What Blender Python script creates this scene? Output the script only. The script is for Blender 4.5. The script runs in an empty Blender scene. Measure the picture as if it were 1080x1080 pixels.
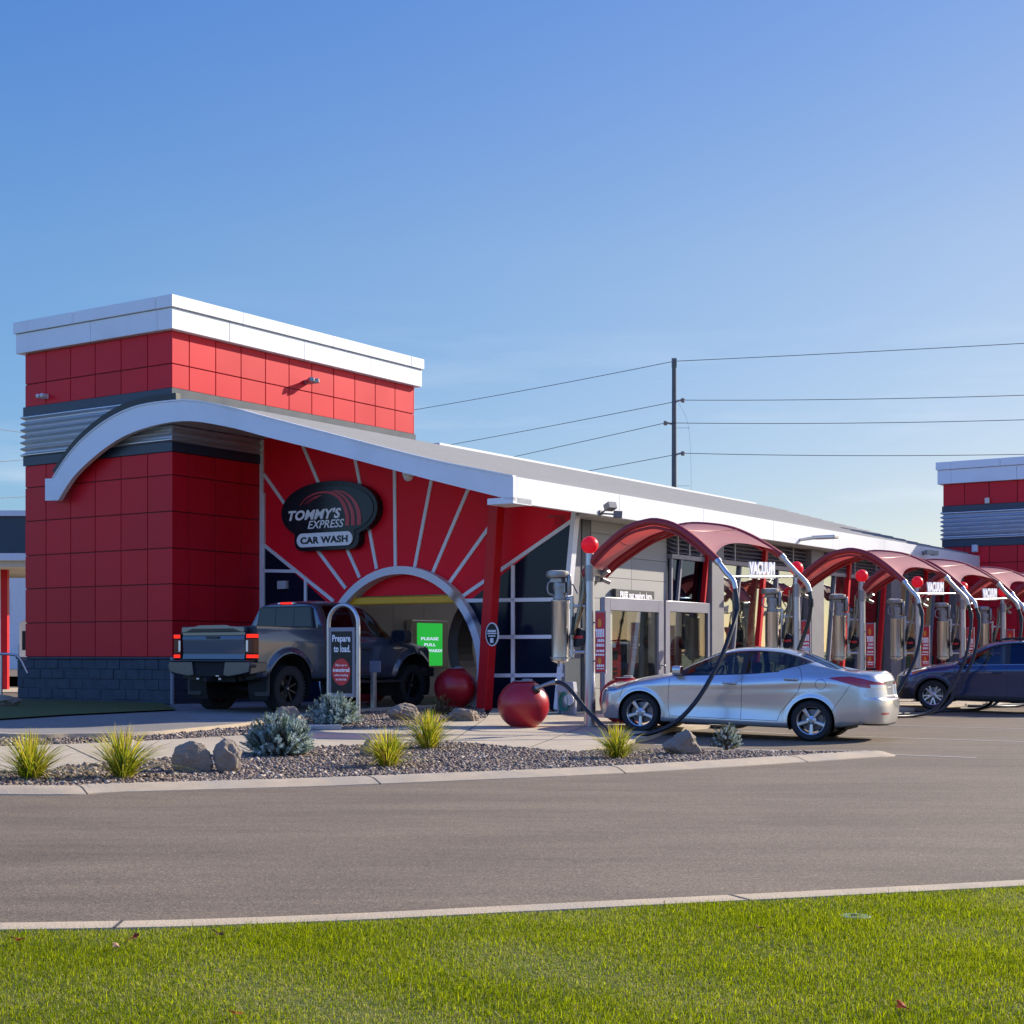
import bpy, bmesh, math, random
import numpy as np
from mathutils import Vector, Matrix, noise

scene = bpy.context.scene
COL = scene.collection
R = math.radians
rnd = random.Random(7)

# ------------------------------------------------------------------ frame
# world: camera above the origin looking along +Y.  The building is turned:
# U runs along the wash tunnel, V across it.
F, CX, HY, CZ = 1638.0, 540.0, 690.0, 1.36
uX, uY = .5575, .8302
ROT = math.atan2(uY, uX)


def W(U, V, z=0.0):
    return Vector((U * uX - V * uY, U * uY + V * uX, z))


def UV(x, y):
    return x * uX + y * uY, -x * uY + y * uX


def gz(V):
    return min(max(.028 * (V - 10.5), 0.0), .29)


def gzw(x, y):
    return gz(UV(x, y)[1])


def PU(px, py, U):                       # survey point on a plane U = const -> (V, z)
    r = (px - CX) / F
    Y = U / (r * uX + uY)
    return Y * (uX - r * uY), CZ + (HY - py) * Y / F


def PV(px, py, V):                       # survey point on a plane V = const -> (U, z)
    r = (px - CX) / F
    Y = V / (uX - r * uY)
    return Y * (r * uX + uY), CZ + (HY - py) * Y / F


def PZ(px, py, dz=0.0):                  # survey point on the ground -> (X, Y)
    z = dz
    for _ in range(12):
        Y = (CZ - z) * F / (py - HY)
        X = (px - CX) / F * Y
        z = gzw(X, Y) + dz
    return X, Y


# ------------------------------------------------------------------ materials
MATS = {}


def nt(m):
    m.use_nodes = True
    n = m.node_tree
    n.nodes.clear()
    return n, n.nodes, n.links


def mat(name, col, rough=.5, metal=0.0, var=.06, scale=3.0, bump=0.0, bscale=60.0, coat=0.0,
        emit=None, estr=0.0, spec=.5, dirt=None, dirtscale=.7, isl=0.0, rvar=.08):
    m = bpy.data.materials.new(name)
    n, N, L = nt(m)
    o = N.new('ShaderNodeOutputMaterial')
    b = N.new('ShaderNodeBsdfPrincipled')
    L.new(b.outputs[0], o.inputs[0])
    tc = N.new('ShaderNodeTexCoord')
    nz = N.new('ShaderNodeTexNoise')
    nz.inputs['Scale'].default_value = scale
    nz.inputs['Detail'].default_value = 5
    L.new(tc.outputs['Object'], nz.inputs['Vector'])
    mx = N.new('ShaderNodeMix')
    mx.data_type = 'RGBA'
    c = Vector(col[:3])
    mx.inputs[6].default_value = (*[max(0, k * (1 - var * 1.6)) for k in c], 1)
    mx.inputs[7].default_value = (*[min(1, k * (1 + var * 1.6)) for k in c], 1)
    L.new(nz.outputs['Fac'], mx.inputs[0])
    last = mx.outputs[2]
    if dirt is not None:
        nd = N.new('ShaderNodeTexNoise')
        nd.inputs['Scale'].default_value = dirtscale
        nd.inputs['Detail'].default_value = 7
        nd.inputs['Roughness'].default_value = .65
        L.new(tc.outputs['Object'], nd.inputs['Vector'])
        rp = N.new('ShaderNodeValToRGB')
        rp.color_ramp.elements[0].position = .48
        rp.color_ramp.elements[1].position = .72
        L.new(nd.outputs['Fac'], rp.inputs[0])
        m2 = N.new('ShaderNodeMix')
        m2.data_type = 'RGBA'
        m2.inputs[7].default_value = (*dirt[:3], 1)
        L.new(rp.outputs[0], m2.inputs[0])
        L.new(last, m2.inputs[6])
        last = m2.outputs[2]
    if isl:
        ge = N.new('ShaderNodeNewGeometry')
        im = N.new('ShaderNodeMapRange')
        im.inputs[3].default_value = 1 - isl
        im.inputs[4].default_value = 1 + isl
        L.new(ge.outputs['Random Per Island'], im.inputs[0])
        m4 = N.new('ShaderNodeMix')
        m4.data_type = 'RGBA'
        m4.blend_type = 'MULTIPLY'
        m4.inputs[0].default_value = 1
        L.new(last, m4.inputs[6])
        L.new(im.outputs[0], m4.inputs[7])
        last = m4.outputs[2]
    L.new(last, b.inputs['Base Color'])
    rr = N.new('ShaderNodeMapRange')
    rr.inputs[3].default_value = max(0, rough - rvar)
    rr.inputs[4].default_value = min(1, rough + rvar)
    L.new(nz.outputs['Fac'], rr.inputs[0])
    L.new(rr.outputs[0], b.inputs['Roughness'])
    b.inputs['Metallic'].default_value = metal
    b.inputs['Coat Weight'].default_value = coat
    b.inputs['Coat Roughness'].default_value = .04
    b.inputs['Specular IOR Level'].default_value = spec
    if emit:
        b.inputs['Emission Color'].default_value = (*emit, 1)
        b.inputs['Emission Strength'].default_value = estr
    if bump:
        nb = N.new('ShaderNodeTexNoise')
        nb.inputs['Scale'].default_value = bscale
        nb.inputs['Detail'].default_value = 4
        L.new(tc.outputs['Object'], nb.inputs['Vector'])
        bp = N.new('ShaderNodeBump')
        bp.inputs['Strength'].default_value = bump
        bp.inputs['Distance'].default_value = .02
        L.new(nb.outputs['Fac'], bp.inputs['Height'])
        L.new(bp.outputs[0], b.inputs['Normal'])
    MATS[name] = m
    return m


def glass(name, tint=(.35, .38, .36), refl=(.9, .9, .9), f0=.12, rough=.0, wav=0.0):
    """a pane: see-through with a mirror share that grows towards grazing angles"""
    m = bpy.data.materials.new(name)
    n, N, L = nt(m)
    o = N.new('ShaderNodeOutputMaterial')
    t = N.new('ShaderNodeBsdfTransparent')
    t.inputs[0].default_value = (*tint, 1)
    g = N.new('ShaderNodeBsdfGlossy')
    g.inputs['Color'].default_value = (*refl, 1)
    g.inputs['Roughness'].default_value = rough
    lw = N.new('ShaderNodeLayerWeight')
    lw.inputs['Blend'].default_value = .35
    mr = N.new('ShaderNodeMapRange')
    mr.inputs[3].default_value = f0
    mr.inputs[4].default_value = .95
    pw = N.new('ShaderNodeMath')
    pw.operation = 'POWER'
    pw.inputs[1].default_value = 3.2
    L.new(lw.outputs['Facing'], pw.inputs[0])
    L.new(pw.outputs[0], mr.inputs[0])
    mx = N.new('ShaderNodeMixShader')
    L.new(mr.outputs[0], mx.inputs[0])
    L.new(t.outputs[0], mx.inputs[1])
    L.new(g.outputs[0], mx.inputs[2])
    L.new(mx.outputs[0], o.inputs[0])
    if wav:
        tc = N.new('ShaderNodeTexCoord')
        nz = N.new('ShaderNodeTexNoise')
        nz.inputs['Scale'].default_value = .8
        L.new(tc.outputs['Object'], nz.inputs['Vector'])
        bp = N.new('ShaderNodeBump')
        bp.inputs['Strength'].default_value = wav
        bp.inputs['Distance'].default_value = .05
        L.new(nz.outputs['Fac'], bp.inputs['Height'])
        L.new(bp.outputs[0], g.inputs['Normal'])
    MATS[name] = m
    return m


RED = mat('red_panel', (.61, .009, .022), .42, var=.07, scale=.9, spec=.22, rvar=.06, isl=.07, bump=.03, bscale=1.1)
REDP = mat('red_post', (.55, .010, .016), .42, spec=.22)
REDW = mat('sunburst_red', (.86, .010, .028), .5, var=.05, spec=.15)
NAVYB = mat('navy_band', (.018, .035, .06), .4)
WHITE = mat('white_aluminium', (.72, .75, .775), .42, var=.03, scale=.6, dirt=(.63, .65, .665), dirtscale=.5)
WHITEL = mat('white_strip', (.74, .75, .78), .45)
CORR = mat('corrugated_steel', (.58, .60, .63), .34, metal=.75, var=.05)
ROOFM = mat('roof_metal', (.23, .235, .25), .66, var=.1, scale=.8, spec=.25, dirt=(.19, .195, .21))


def translucent_roof():
    m = bpy.data.materials.new('roof_translucent_sheet')
    n, N, L = nt(m)
    o = N.new('ShaderNodeOutputMaterial')
    tc = N.new('ShaderNodeTexCoord')
    nz = N.new('ShaderNodeTexNoise')
    nz.inputs['Scale'].default_value = .8
    nz.inputs['Detail'].default_value = 5
    L.new(tc.outputs['Object'], nz.inputs['Vector'])
    mx = N.new('ShaderNodeMix')
    mx.data_type = 'RGBA'
    mx.inputs[6].default_value = (.20, .205, .22, 1)
    mx.inputs[7].default_value = (.27, .275, .29, 1)
    L.new(nz.outputs['Fac'], mx.inputs[0])
    d = N.new('ShaderNodeBsdfPrincipled')
    d.inputs['Roughness'].default_value = .6
    d.inputs['Specular IOR Level'].default_value = .25
    L.new(mx.outputs[2], d.inputs['Base Color'])
    t = N.new('ShaderNodeBsdfTranslucent')
    t.inputs[0].default_value = (.95, .93, .90, 1)
    s = N.new('ShaderNodeAddShader')
    w = N.new('ShaderNodeMixShader')
    w.inputs[0].default_value = .34
    L.new(d.outputs[0], w.inputs[1])
    L.new(t.outputs[0], w.inputs[2])
    L.new(w.outputs[0], o.inputs[0])
    return m


ROOFT = translucent_roof()
SOFFIT = mat('soffit_panel', (.46, .44, .40), .6)
BLACKM = mat('black_trim', (.014, .015, .017), .45)
BEIGE = mat('beige_panel', (.33, .325, .31), .55, isl=.04, var=.04, scale=.7)
GREYM = mat('grey_column', (.19, .19, .205), .5, var=.05)
ALU = mat('anodised_frame', (.225, .225, .27), .42, metal=.2, var=.04)
STEEL = mat('brushed_stainless', (.60, .59, .57), .30, metal=1.0, var=.03, scale=2, rvar=.03)
LINING = mat('stainless_lining', (.70, .69, .69), .36, metal=.35, var=.05, scale=1.2, rvar=.04)
STEELD = mat('dark_cast_metal', (.30, .30, .30), .42, metal=.8, var=.12, scale=14)
GALV = mat('galvanised_pipe', (.50, .50, .50), .33, metal=.85, var=.1, scale=7)
BRASS = mat('weathered_strut', (.30, .24, .15), .4, metal=.7, var=.2, scale=12)
RUBBER = mat('black_hose_rubber', (.012, .013, .016), .38, var=.15, scale=20)
BALL = mat('red_plastic', (.40, .010, .018), .33, var=.06, coat=.1, scale=5)
GLOBE = mat('red_globe_lens', (.62, .012, .022), .4, spec=.2, emit=(1.0, .012, .03), estr=.20)
YEL = mat('yellow_bar', (.80, .40, .004), .45)
CONC = mat('concrete', (.46, .385, .275), .85, var=.1, scale=2.2, bump=.25, bscale=90, dirt=(.37, .305, .215), dirtscale=.45)
KERB = mat('kerb_concrete', (.44, .355, .245), .88, var=.14, scale=4, bump=.4, bscale=70, dirt=(.31, .28, .24), dirtscale=1.2)
DRIVE = mat('driveway_concrete', (.20, .185, .16), .8, var=.1, scale=1.5, bump=.2, bscale=80, dirt=(.29, .27, .25), dirtscale=.3)
DARKROOM = mat('dark_interior', (.10, .10, .105), .7)
ROOMW = mat('interior_wall', (.26, .26, .26), .6, var=.08)
WHITEP = mat('white_letters', (.90, .90, .90), .45, var=.02)
BLACKP = mat('black_letters', (.012, .013, .015), .4)
SIGNRED = mat('sign_red', (.56, .016, .022), .4)
SIGNBLK = mat('sign_black', (.010, .014, .021), .25, var=.05, spec=.22)
ROCK = mat('boulder_stone', (.255, .205, .155), .9, var=.3, scale=6, bump=.6, bscale=22, dirt=(.17, .145, .12), dirtscale=3)
WINGLASS = glass('window_glass', (.34, .37, .35), (.86, .96, .90), .34, .0, .16)
DARKGLASS = mat('navy_glazing', (.006, .011, .026), .16, var=.1, spec=.16, rvar=.03)
CARGLASS = glass('car_glass', (.30, .35, .34), (.85, .92, 1), .06)
CARGLASSD = glass('car_glass_dark', (.07, .08, .09), (.5, .7, 1), .045)
CLEARGLASS = glass('clear_glass', (.72, .76, .74), (.9, .95, .95), .045, .0, .05)

# canopy cloth: red mesh that lets sun through
def cloth_mat():
    m = bpy.data.materials.new('canopy_mesh_cloth')
    n, N, L = nt(m)
    o = N.new('ShaderNodeOutputMaterial')
    tc = N.new('ShaderNodeTexCoord')
    nz = N.new('ShaderNodeTexNoise')
    nz.inputs['Scale'].default_value = 5
    nz.inputs['Detail'].default_value = 6
    L.new(tc.outputs['Object'], nz.inputs['Vector'])
    mx = N.new('ShaderNodeMix')
    mx.data_type = 'RGBA'
    mx.inputs[6].default_value = (.78, .36, .335, 1)
    mx.inputs[7].default_value = (.87, .45, .42, 1)
    L.new(nz.outputs['Fac'], mx.inputs[0])
    d = N.new('ShaderNodeBsdfPrincipled')
    d.inputs['Roughness'].default_value = .55
    d.inputs['Sheen Weight'].default_value = .25
    L.new(mx.outputs[2], d.inputs['Base Color'])
    tr = N.new('ShaderNodeBsdfTranslucent')
    tr.inputs[0].default_value = (.80, .05, .045, 1)
    a = N.new('ShaderNodeMixShader')
    a.inputs[0].default_value = .5
    L.new(d.outputs[0], a.inputs[1])
    L.new(tr.outputs[0], a.inputs[2])
    tp = N.new('ShaderNodeBsdfTransparent')
    tp.inputs[0].default_value = (.9, .35, .33, 1)
    b = N.new('ShaderNodeMixShader')
    b.inputs[0].default_value = .18
    L.new(a.outputs[0], b.inputs[1])
    L.new(tp.outputs[0], b.inputs[2])
    L.new(b.outputs[0], o.inputs[0])
    return m


CLOTH = cloth_mat()
RIBRED = mat('canopy_rib_sleeve', (.30, .018, .022), .45, var=.12, scale=8)


# ------------------------------------------------------------------ objects
def tag(o, label=None, cat=None, group=None, kind=None):
    if label:
        o['label'] = label
    if cat:
        o['category'] = cat
    if group:
        o['group'] = group
    if kind:
        o['kind'] = kind
    return o


def thing(name, label, cat, loc=(0, 0, 0), rz=0.0, group=None):
    o = bpy.data.objects.new(name, None)
    o.empty_display_size = .3
    COL.objects.link(o)
    o.location = loc
    o.rotation_euler = (0, 0, rz)
    return tag(o, label, cat, group)


def kids(o):
    return [c for c in bpy.data.objects if c.parent == o]


def copy_tree(o, parent=None):
    ch = kids(o)
    c = o.copy()
    COL.objects.link(c)
    if parent is not None:
        c.parent = parent
    for k in ch:
        copy_tree(k, c)
    return c


class MB:
    """collects shapes and links them as ONE mesh object"""

    def __init__(self, off=(0, 0, 0)):
        self.v, self.f, self.mi = [], [], []
        self.off = Vector(off)
        self.cur = 0

    def add(self, vs, fs, mi=None):
        b = len(self.v)
        self.v += [tuple(Vector(p) - self.off) for p in vs]
        self.f += [tuple(b + i for i in q) for q in fs]
        self.mi += [self.cur if mi is None else mi] * len(fs)
        return self

    def box(self, x0, x1, y0, y1, z0, z1, mi=None):
        vs = [(x0, y0, z0), (x1, y0, z0), (x1, y1, z0), (x0, y1, z0), (x0, y0, z1), (x1, y0, z1), (x1, y1, z1), (x0, y1, z1)]
        return self.add(vs, [(0, 3, 2, 1), (4, 5, 6, 7), (0, 1, 5, 4), (1, 2, 6, 5), (2, 3, 7, 6), (3, 0, 4, 7)], mi)

    def bar(self, a, b, w, h=None, up=(0, 0, 1), mi=None):
        """square bar from a to b, w wide, h high"""
        a, b = Vector(a), Vector(b)
        h = h or w
        d = (b - a).normalized()
        s = d.cross(Vector(up))
        if s.length < 1e-4:
            s = d.cross(Vector((1, 0, 0)))
        s.normalize()
        t = s.cross(d)
        vs = []
        for p in (a, b):
            for i, j in ((-1, -1), (1, -1), (1, 1), (-1, 1)):
                vs.append(p + s * (i * w / 2) + t * (j * h / 2))
        return self.add(vs, [(0, 3, 2, 1), (4, 5, 6, 7), (0, 1, 5, 4), (1, 2, 6, 5), (2, 3, 7, 6), (3, 0, 4, 7)], mi)

    def tube(self, pts, r, n=10, caps=True, mi=None):
        pts = [Vector(p) for p in pts]
        rr = r if isinstance(r, (list, tuple)) else [r] * len(pts)
        b, vs, fs = 0, [], []
        pn = None
        for i, p in enumerate(pts):
            d = (pts[min(i + 1, len(pts) - 1)] - pts[max(i - 1, 0)])
            if d.length < 1e-9:
                d = Vector((0, 0, 1))
            d.normalize()
            if pn is None:
                pn = d.cross(Vector((0, 0, 1)))
                if pn.length < 1e-3:
                    pn = d.cross(Vector((1, 0, 0)))
            pn = (pn - d * pn.dot(d))
            pn.normalize()
            q = d.cross(pn)
            for k in range(n):
                a = 2 * math.pi * k / n
                vs.append(p + (pn * math.cos(a) + q * math.sin(a)) * rr[i])
        m = len(pts)
        for i in range(m - 1):
            for k in range(n):
                k2 = (k + 1) % n
                fs.append((i * n + k, i * n + k2, (i + 1) * n + k2, (i + 1) * n + k))
        if caps:
            fs.append(tuple(range(n - 1, -1, -1)))
            fs.append(tuple(range((m - 1) * n, m * n)))
        return self.add(vs, fs, mi)

    def lathe(self, prof, n=32, c=(0, 0, 0), axis='z', mi=None, caps=True):
        """prof: (radius, height) pairs"""
        vs, fs = [], []
        c = Vector(c)
        for (r, h) in prof:
            for k in range(n):
                a = 2 * math.pi * k / n
                x, y = r * math.cos(a), r * math.sin(a)
                p = {'z': (x, y, h), 'y': (x, h, -y), 'x': (h, x, y)}[axis]
                vs.append(c + Vector(p))
        m = len(prof)
        for i in range(m - 1):
            for k in range(n):
                k2 = (k + 1) % n
                fs.append((i * n + k, i * n + k2, (i + 1) * n + k2, (i + 1) * n + k))
        if caps:
            fs.append(tuple(range(n - 1, -1, -1)))
            fs.append(tuple(range((m - 1) * n, m * n)))
        return self.add(vs, fs, mi)

    def prism(self, poly, to3, t0, t1, mi=None):
        """outline poly (2D) lifted by to3(a, b, t) between t0 and t1"""
        n = len(poly)
        vs = [to3(a, b, t0) for a, b in poly] + [to3(a, b, t1) for a, b in poly]
        fs = [tuple(range(n - 1, -1, -1)), tuple(range(n, 2 * n))]
        fs += [(i, (i + 1) % n, n + (i + 1) % n, n + i) for i in range(n)]
        return self.add(vs, fs, mi)

    def strip(self, A, B, to3, t0, t1, mi=None):
        """solid band between two polylines of equal length"""
        for i in range(len(A) - 1):
            self.prism([A[i], A[i + 1], B[i + 1], B[i]], to3, t0, t1, mi)
        return self

    def sphere(self, c, r, n=24, m=16, squash=1.0, zmin=None, mi=None):
        prof = []
        for i in range(m + 1):
            a = -math.pi / 2 + math.pi * i / m
            prof.append((max(1e-4, r * math.cos(a)), r * squash * math.sin(a)))
        if zmin is not None:
            prof = [p for p in prof if p[1] >= zmin]
        return self.lathe(prof, n, c, 'z', mi)

    def build(self, name, material, parent=None, smooth=None, bevel=0.0, fix=True, loc=None, seg=1):
        me = bpy.data.meshes.new(name)
        me.from_pydata(self.v, [], self.f)
        ms = material if isinstance(material, (list, tuple)) else [material]
        for k in ms:
            me.materials.append(k)
        if len(ms) > 1:
            me.polygons.foreach_set('material_index', self.mi)
        if fix:
            bm = bmesh.new()
            bm.from_mesh(me)
            bmesh.ops.remove_doubles(bm, verts=bm.verts, dist=1e-5)
            big = [f for f in bm.faces if len(f.verts) > 4]
            if big:
                bmesh.ops.triangulate(bm, faces=big)
            bmesh.ops.recalc_face_normals(bm, faces=bm.faces)
            bm.to_mesh(me)
            bm.free()
        me.update()
        if smooth:
            me.polygons.foreach_set('use_smooth', [True] * len(me.polygons))
            me.set_sharp_from_angle(angle=R(smooth))
        o = bpy.data.objects.new(name, me)
        COL.objects.link(o)
        if parent is not None:
            o.parent = parent
        if loc is not None:
            o.location = loc
        if bevel:
            bv = o.modifiers.new('bevel', 'BEVEL')
            bv.width = bevel
            bv.segments = seg
            bv.limit_method = 'ANGLE'
            bv.angle_limit = R(40)
            bv.harden_normals = False
        return o


def raw_mesh(name, V, Fq, material, parent=None, smooth=False, normals=None, mi=None):
    """mesh straight from numpy arrays (faces all of one size)"""
    me = bpy.data.meshes.new(name)
    V = np.asarray(V, dtype=np.float32)
    Fq = np.asarray(Fq, dtype=np.int32)
    k = Fq.shape[1]
    me.vertices.add(len(V))
    me.vertices.foreach_set('co', V.ravel())
    me.loops.add(Fq.size)
    me.loops.foreach_set('vertex_index', Fq.ravel())
    me.polygons.add(len(Fq))
    me.polygons.foreach_set('loop_start', np.arange(0, Fq.size, k, dtype=np.int32))
    ms = material if isinstance(material, (list, tuple)) else [material]
    for m in ms:
        me.materials.append(m)
    if mi is not None:
        me.polygons.foreach_set('material_index', np.asarray(mi, dtype=np.int32))
    if smooth:
        me.polygons.foreach_set('use_smooth', np.ones(len(Fq), dtype=bool))
    me.update(calc_edges=True)
    me.validate()
    if normals is not None:
        me.normals_split_custom_set_from_vertices([tuple(q) for q in normals])
    o = bpy.data.objects.new(name, me)
    COL.objects.link(o)
    if parent is not None:
        o.parent = parent
    return o


def text_mesh(s, size, to3, mi_depth=.006, bold=0.0, shear=0.0, align='CENTER', xs=1.0, spacing=1.0):
    """lettering as verts/faces, laid out by to3(a, b, t)"""
    cu = bpy.data.curves.new('lettering', 'FONT')
    cu.body = s
    cu.size = size
    cu.align_x = align
    cu.align_y = 'CENTER'
    cu.offset = bold
    cu.shear = shear
    cu.extrude = mi_depth / 2
    cu.space_character = 1.0 + bold * 1.7
    cu.resolution_u = 4
    ob = bpy.data.objects.new('lettering', cu)
    COL.objects.link(ob)
    dg = bpy.context.evaluated_depsgraph_get()
    me = bpy.data.meshes.new_from_object(ob.evaluated_get(dg))
    vs = [to3(v.co.x * xs, v.co.y, v.co.z + mi_depth / 2) for v in me.vertices]
    fs = [tuple(p.vertices) for p in me.polygons]
    bpy.data.objects.remove(ob)
    bpy.data.meshes.remove(me)
    bpy.data.curves.remove(cu)
    return vs, fs


def lettering(name, lines, to3, material, parent, depth=.006):
    """lines: (text, size, a, b, bold, shear, xscale)"""
    mb = MB()
    for (s, size, a, b, bold, shear, xs) in lines:
        vs, fs = text_mesh(s, size, lambda p, q, t: to3(a + p, b + q, t), depth, bold, shear, 'CENTER', xs)
        mb.add(vs, fs)
    return mb.build(name, material, parent, fix=False)


def catmull(pts, n=8):
    pts = [Vector(p) for p in pts]
    out = []
    P = [2 * pts[0] - pts[1]] + pts + [2 * pts[-1] - pts[-2]]
    for i in range(1, len(P) - 2):
        a, b, c, d = P[i - 1], P[i], P[i + 1], P[i + 2]
        for k in range(n):
            t = k / n
            out.append(.5 * ((2 * b) + (c - a) * t + (2 * a - 5 * b + 4 * c - d) * t * t + (3 * b - a - 3 * c + d) * t ** 3))
    out.append(pts[-1])
    return out


def sheet(name, poly, dz, material, kind='structure', skirt=0.0, label=None, cat=None, build=True):
    """a ground sheet over a plan outline, following the slope of the lot"""
    bm = bmesh.new()
    vs = [bm.verts.new((x, y, 0)) for x, y in poly]
    f = bm.faces.new(vs)
    if f.normal.z < 0:
        f.normal_flip()
    bmesh.ops.triangulate(bm, faces=bm.faces[:])
    n2 = Vector((-uY, uX, 0))
    for v in (10.5, 20.857):
        bmesh.ops.bisect_plane(bm, geom=bm.verts[:] + bm.edges[:] + bm.faces[:], plane_co=W(0, v), plane_no=n2)
    for v in bm.verts:
        v.co.z = gzw(v.co.x, v.co.y) + dz
    for f in bm.faces:
        f.normal_update()
        if f.normal.z < 0:
            f.normal_flip()
    if skirt:
        be = [e for e in bm.edges if e.is_boundary]
        r = bmesh.ops.extrude_edge_only(bm, edges=be)
        for g in r['geom']:
            if isinstance(g, bmesh.types.BMVert):
                g.co.z -= skirt
        bmesh.ops.recalc_face_normals(bm, faces=bm.faces[:])
    me = bpy.data.meshes.new(name)
    bm.to_mesh(me)
    bm.free()
    me.materials.append(material)
    o = bpy.data.objects.new(name, me)
    COL.objects.link(o)
    return tag(o, label, cat, None, kind)
# ------------------------------------------------------------------ world, sun, camera
SUN_AZ, SUN_EL = R(58.0), R(26.0)
world = bpy.data.worlds.new('World')
scene.world = world
world.use_nodes = True
wn, WN, WL = world.node_tree, world.node_tree.nodes, world.node_tree.links
WN.clear()
wo = WN.new('ShaderNodeOutputWorld')
wb = WN.new('ShaderNodeBackground')
sky = WN.new('ShaderNodeTexSky')
sky.sky_type = 'NISHITA'
sky.sun_disc = False
sky.sun_elevation = SUN_EL
sky.sun_rotation = SUN_AZ
sky.altitude = 200
sky.air_density = 1.0
sky.dust_density = .35
sky.ozone_density = 2.2
wb.inputs[1].default_value = .075
# thin cirrus low in the sky
wtc = WN.new('ShaderNodeTexCoord')
wmp = WN.new('ShaderNodeMapping')
wmp.inputs['Scale'].default_value = (1.2, 1.2, 9.0)
wmp.inputs['Rotation'].default_value = (0, R(8), 0)
WL.new(wtc.outputs['Generated'], wmp.inputs[0])
wnz = WN.new('ShaderNodeTexNoise')
wnz.inputs['Scale'].default_value = 2.6
wnz.inputs['Detail'].default_value = 8
wnz.inputs['Roughness'].default_value = .62
WL.new(wmp.outputs[0], wnz.inputs['Vector'])
wrp = WN.new('ShaderNodeValToRGB')
wrp.color_ramp.elements[0].position = .52
wrp.color_ramp.elements[1].position = .80
WL.new(wnz.outputs['Fac'], wrp.inputs[0])
wsx = WN.new('ShaderNodeSeparateXYZ')
WL.new(wtc.outputs['Generated'], wsx.inputs[0])
wmr = WN.new('ShaderNodeMapRange')
wmr.inputs[1].default_value = .04
wmr.inputs[2].default_value = .24
wmr.inputs[3].default_value = .6
wmr.inputs[4].default_value = 0
WL.new(wsx.outputs['Z'], wmr.inputs[0])
wmu = WN.new('ShaderNodeMath')
wmu.operation = 'MULTIPLY'
WL.new(wrp.outputs[0], wmu.inputs[0])
WL.new(wmr.outputs[0], wmu.inputs[1])
wmx = WN.new('ShaderNodeMix')
wmx.data_type = 'RGBA'
wmx.inputs[7].default_value = (8.2, 8.6, 9.2, 1)
WL.new(wmu.outputs[0], wmx.inputs[0])
whs = WN.new('ShaderNodeHueSaturation')
whs.inputs['Saturation'].default_value = 1.0
WL.new(sky.outputs[0], whs.inputs['Color'])
# deeper blue aloft and away from the sun, paler low down
wel = WN.new('ShaderNodeValToRGB')
cr_ = wel.color_ramp
cr_.elements[0].position = .09
cr_.elements[0].color = (.83, .84, .94, 1)
cr_.elements[1].position = .40
cr_.elements[1].color = (.74, .94, 1.30, 1)
e_ = cr_.elements.new(.25)
e_.color = (.94, .99, 1.10, 1)
e2_ = cr_.elements.new(.75)
e2_.color = (.86, 1.2, 2.0, 1)
WL.new(wsx.outputs['Z'], wel.inputs[0])
waz = WN.new('ShaderNodeMapRange')
waz.inputs[1].default_value = -.3
waz.inputs[2].default_value = .3
WL.new(wsx.outputs['X'], waz.inputs[0])
wla = WN.new('ShaderNodeValToRGB')
wla.color_ramp.elements[0].color = (.80, 1.0, 1.12, 1)
wla.color_ramp.elements[1].color = (1.16, 1.0, .89, 1)
WL.new(waz.outputs[0], wla.inputs[0])
wm1 = WN.new('ShaderNodeMix')
wm1.data_type = 'RGBA'
wm1.blend_type = 'MULTIPLY'
wm1.inputs[0].default_value = 1
WL.new(whs.outputs[0], wm1.inputs[6])
WL.new(wel.outputs[0], wm1.inputs[7])
wm2 = WN.new('ShaderNodeMix')
wm2.data_type = 'RGBA'
wm2.blend_type = 'MULTIPLY'
wm2.inputs[0].default_value = 1
WL.new(wm1.outputs[2], wm2.inputs[6])
WL.new(wla.outputs[0], wm2.inputs[7])
# sky behind the camera brightened, an added fill for the shaded walls
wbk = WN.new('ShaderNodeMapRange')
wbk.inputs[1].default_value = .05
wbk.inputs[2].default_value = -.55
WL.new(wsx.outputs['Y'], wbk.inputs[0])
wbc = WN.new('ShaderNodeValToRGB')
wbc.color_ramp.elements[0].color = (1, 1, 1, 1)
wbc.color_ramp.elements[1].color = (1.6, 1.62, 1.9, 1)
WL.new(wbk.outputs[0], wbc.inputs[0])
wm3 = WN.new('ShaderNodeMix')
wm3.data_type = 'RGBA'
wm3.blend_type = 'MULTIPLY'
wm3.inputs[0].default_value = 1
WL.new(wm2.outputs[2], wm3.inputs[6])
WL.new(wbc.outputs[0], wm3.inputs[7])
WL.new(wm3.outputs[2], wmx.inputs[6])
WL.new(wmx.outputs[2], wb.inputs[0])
WL.new(wb.outputs[0], wo.inputs[0])

sd = bpy.data.lights.new('sun', 'SUN')
sd.energy = 5.0
sd.angle = R(.53)
sd.color = (1.0, .895, .74)
so = bpy.data.objects.new('sun', sd)
COL.objects.link(so)
sv = Vector((math.sin(SUN_AZ) * math.cos(SUN_EL), math.cos(SUN_AZ) * math.cos(SUN_EL), math.sin(SUN_EL)))
so.rotation_euler = sv.to_track_quat('Z', 'Y').to_euler()
so.location = (60, 40, 50)

cd = bpy.data.cameras.new('camera')
cam = bpy.data.objects.new('camera', cd)
COL.objects.link(cam)
cam.location = (0, 0, CZ)
cam.rotation_euler = (R(90), 0, 0)
cd.sensor_width = 36
cd.lens = F / 1080 * 36
cd.shift_y = (HY - 540) / 1080
cd.clip_start = .1
cd.clip_end = 6000
scene.camera = cam
scene.view_settings.view_transform = 'Standard'
scene.view_settings.look = 'None'
scene.view_settings.exposure = .72
scene.view_settings.gamma = 1
scene.view_settings.use_curve_mapping = False
scene.cycles.max_bounces = 10
scene.cycles.transparent_max_bounces = 16


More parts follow.
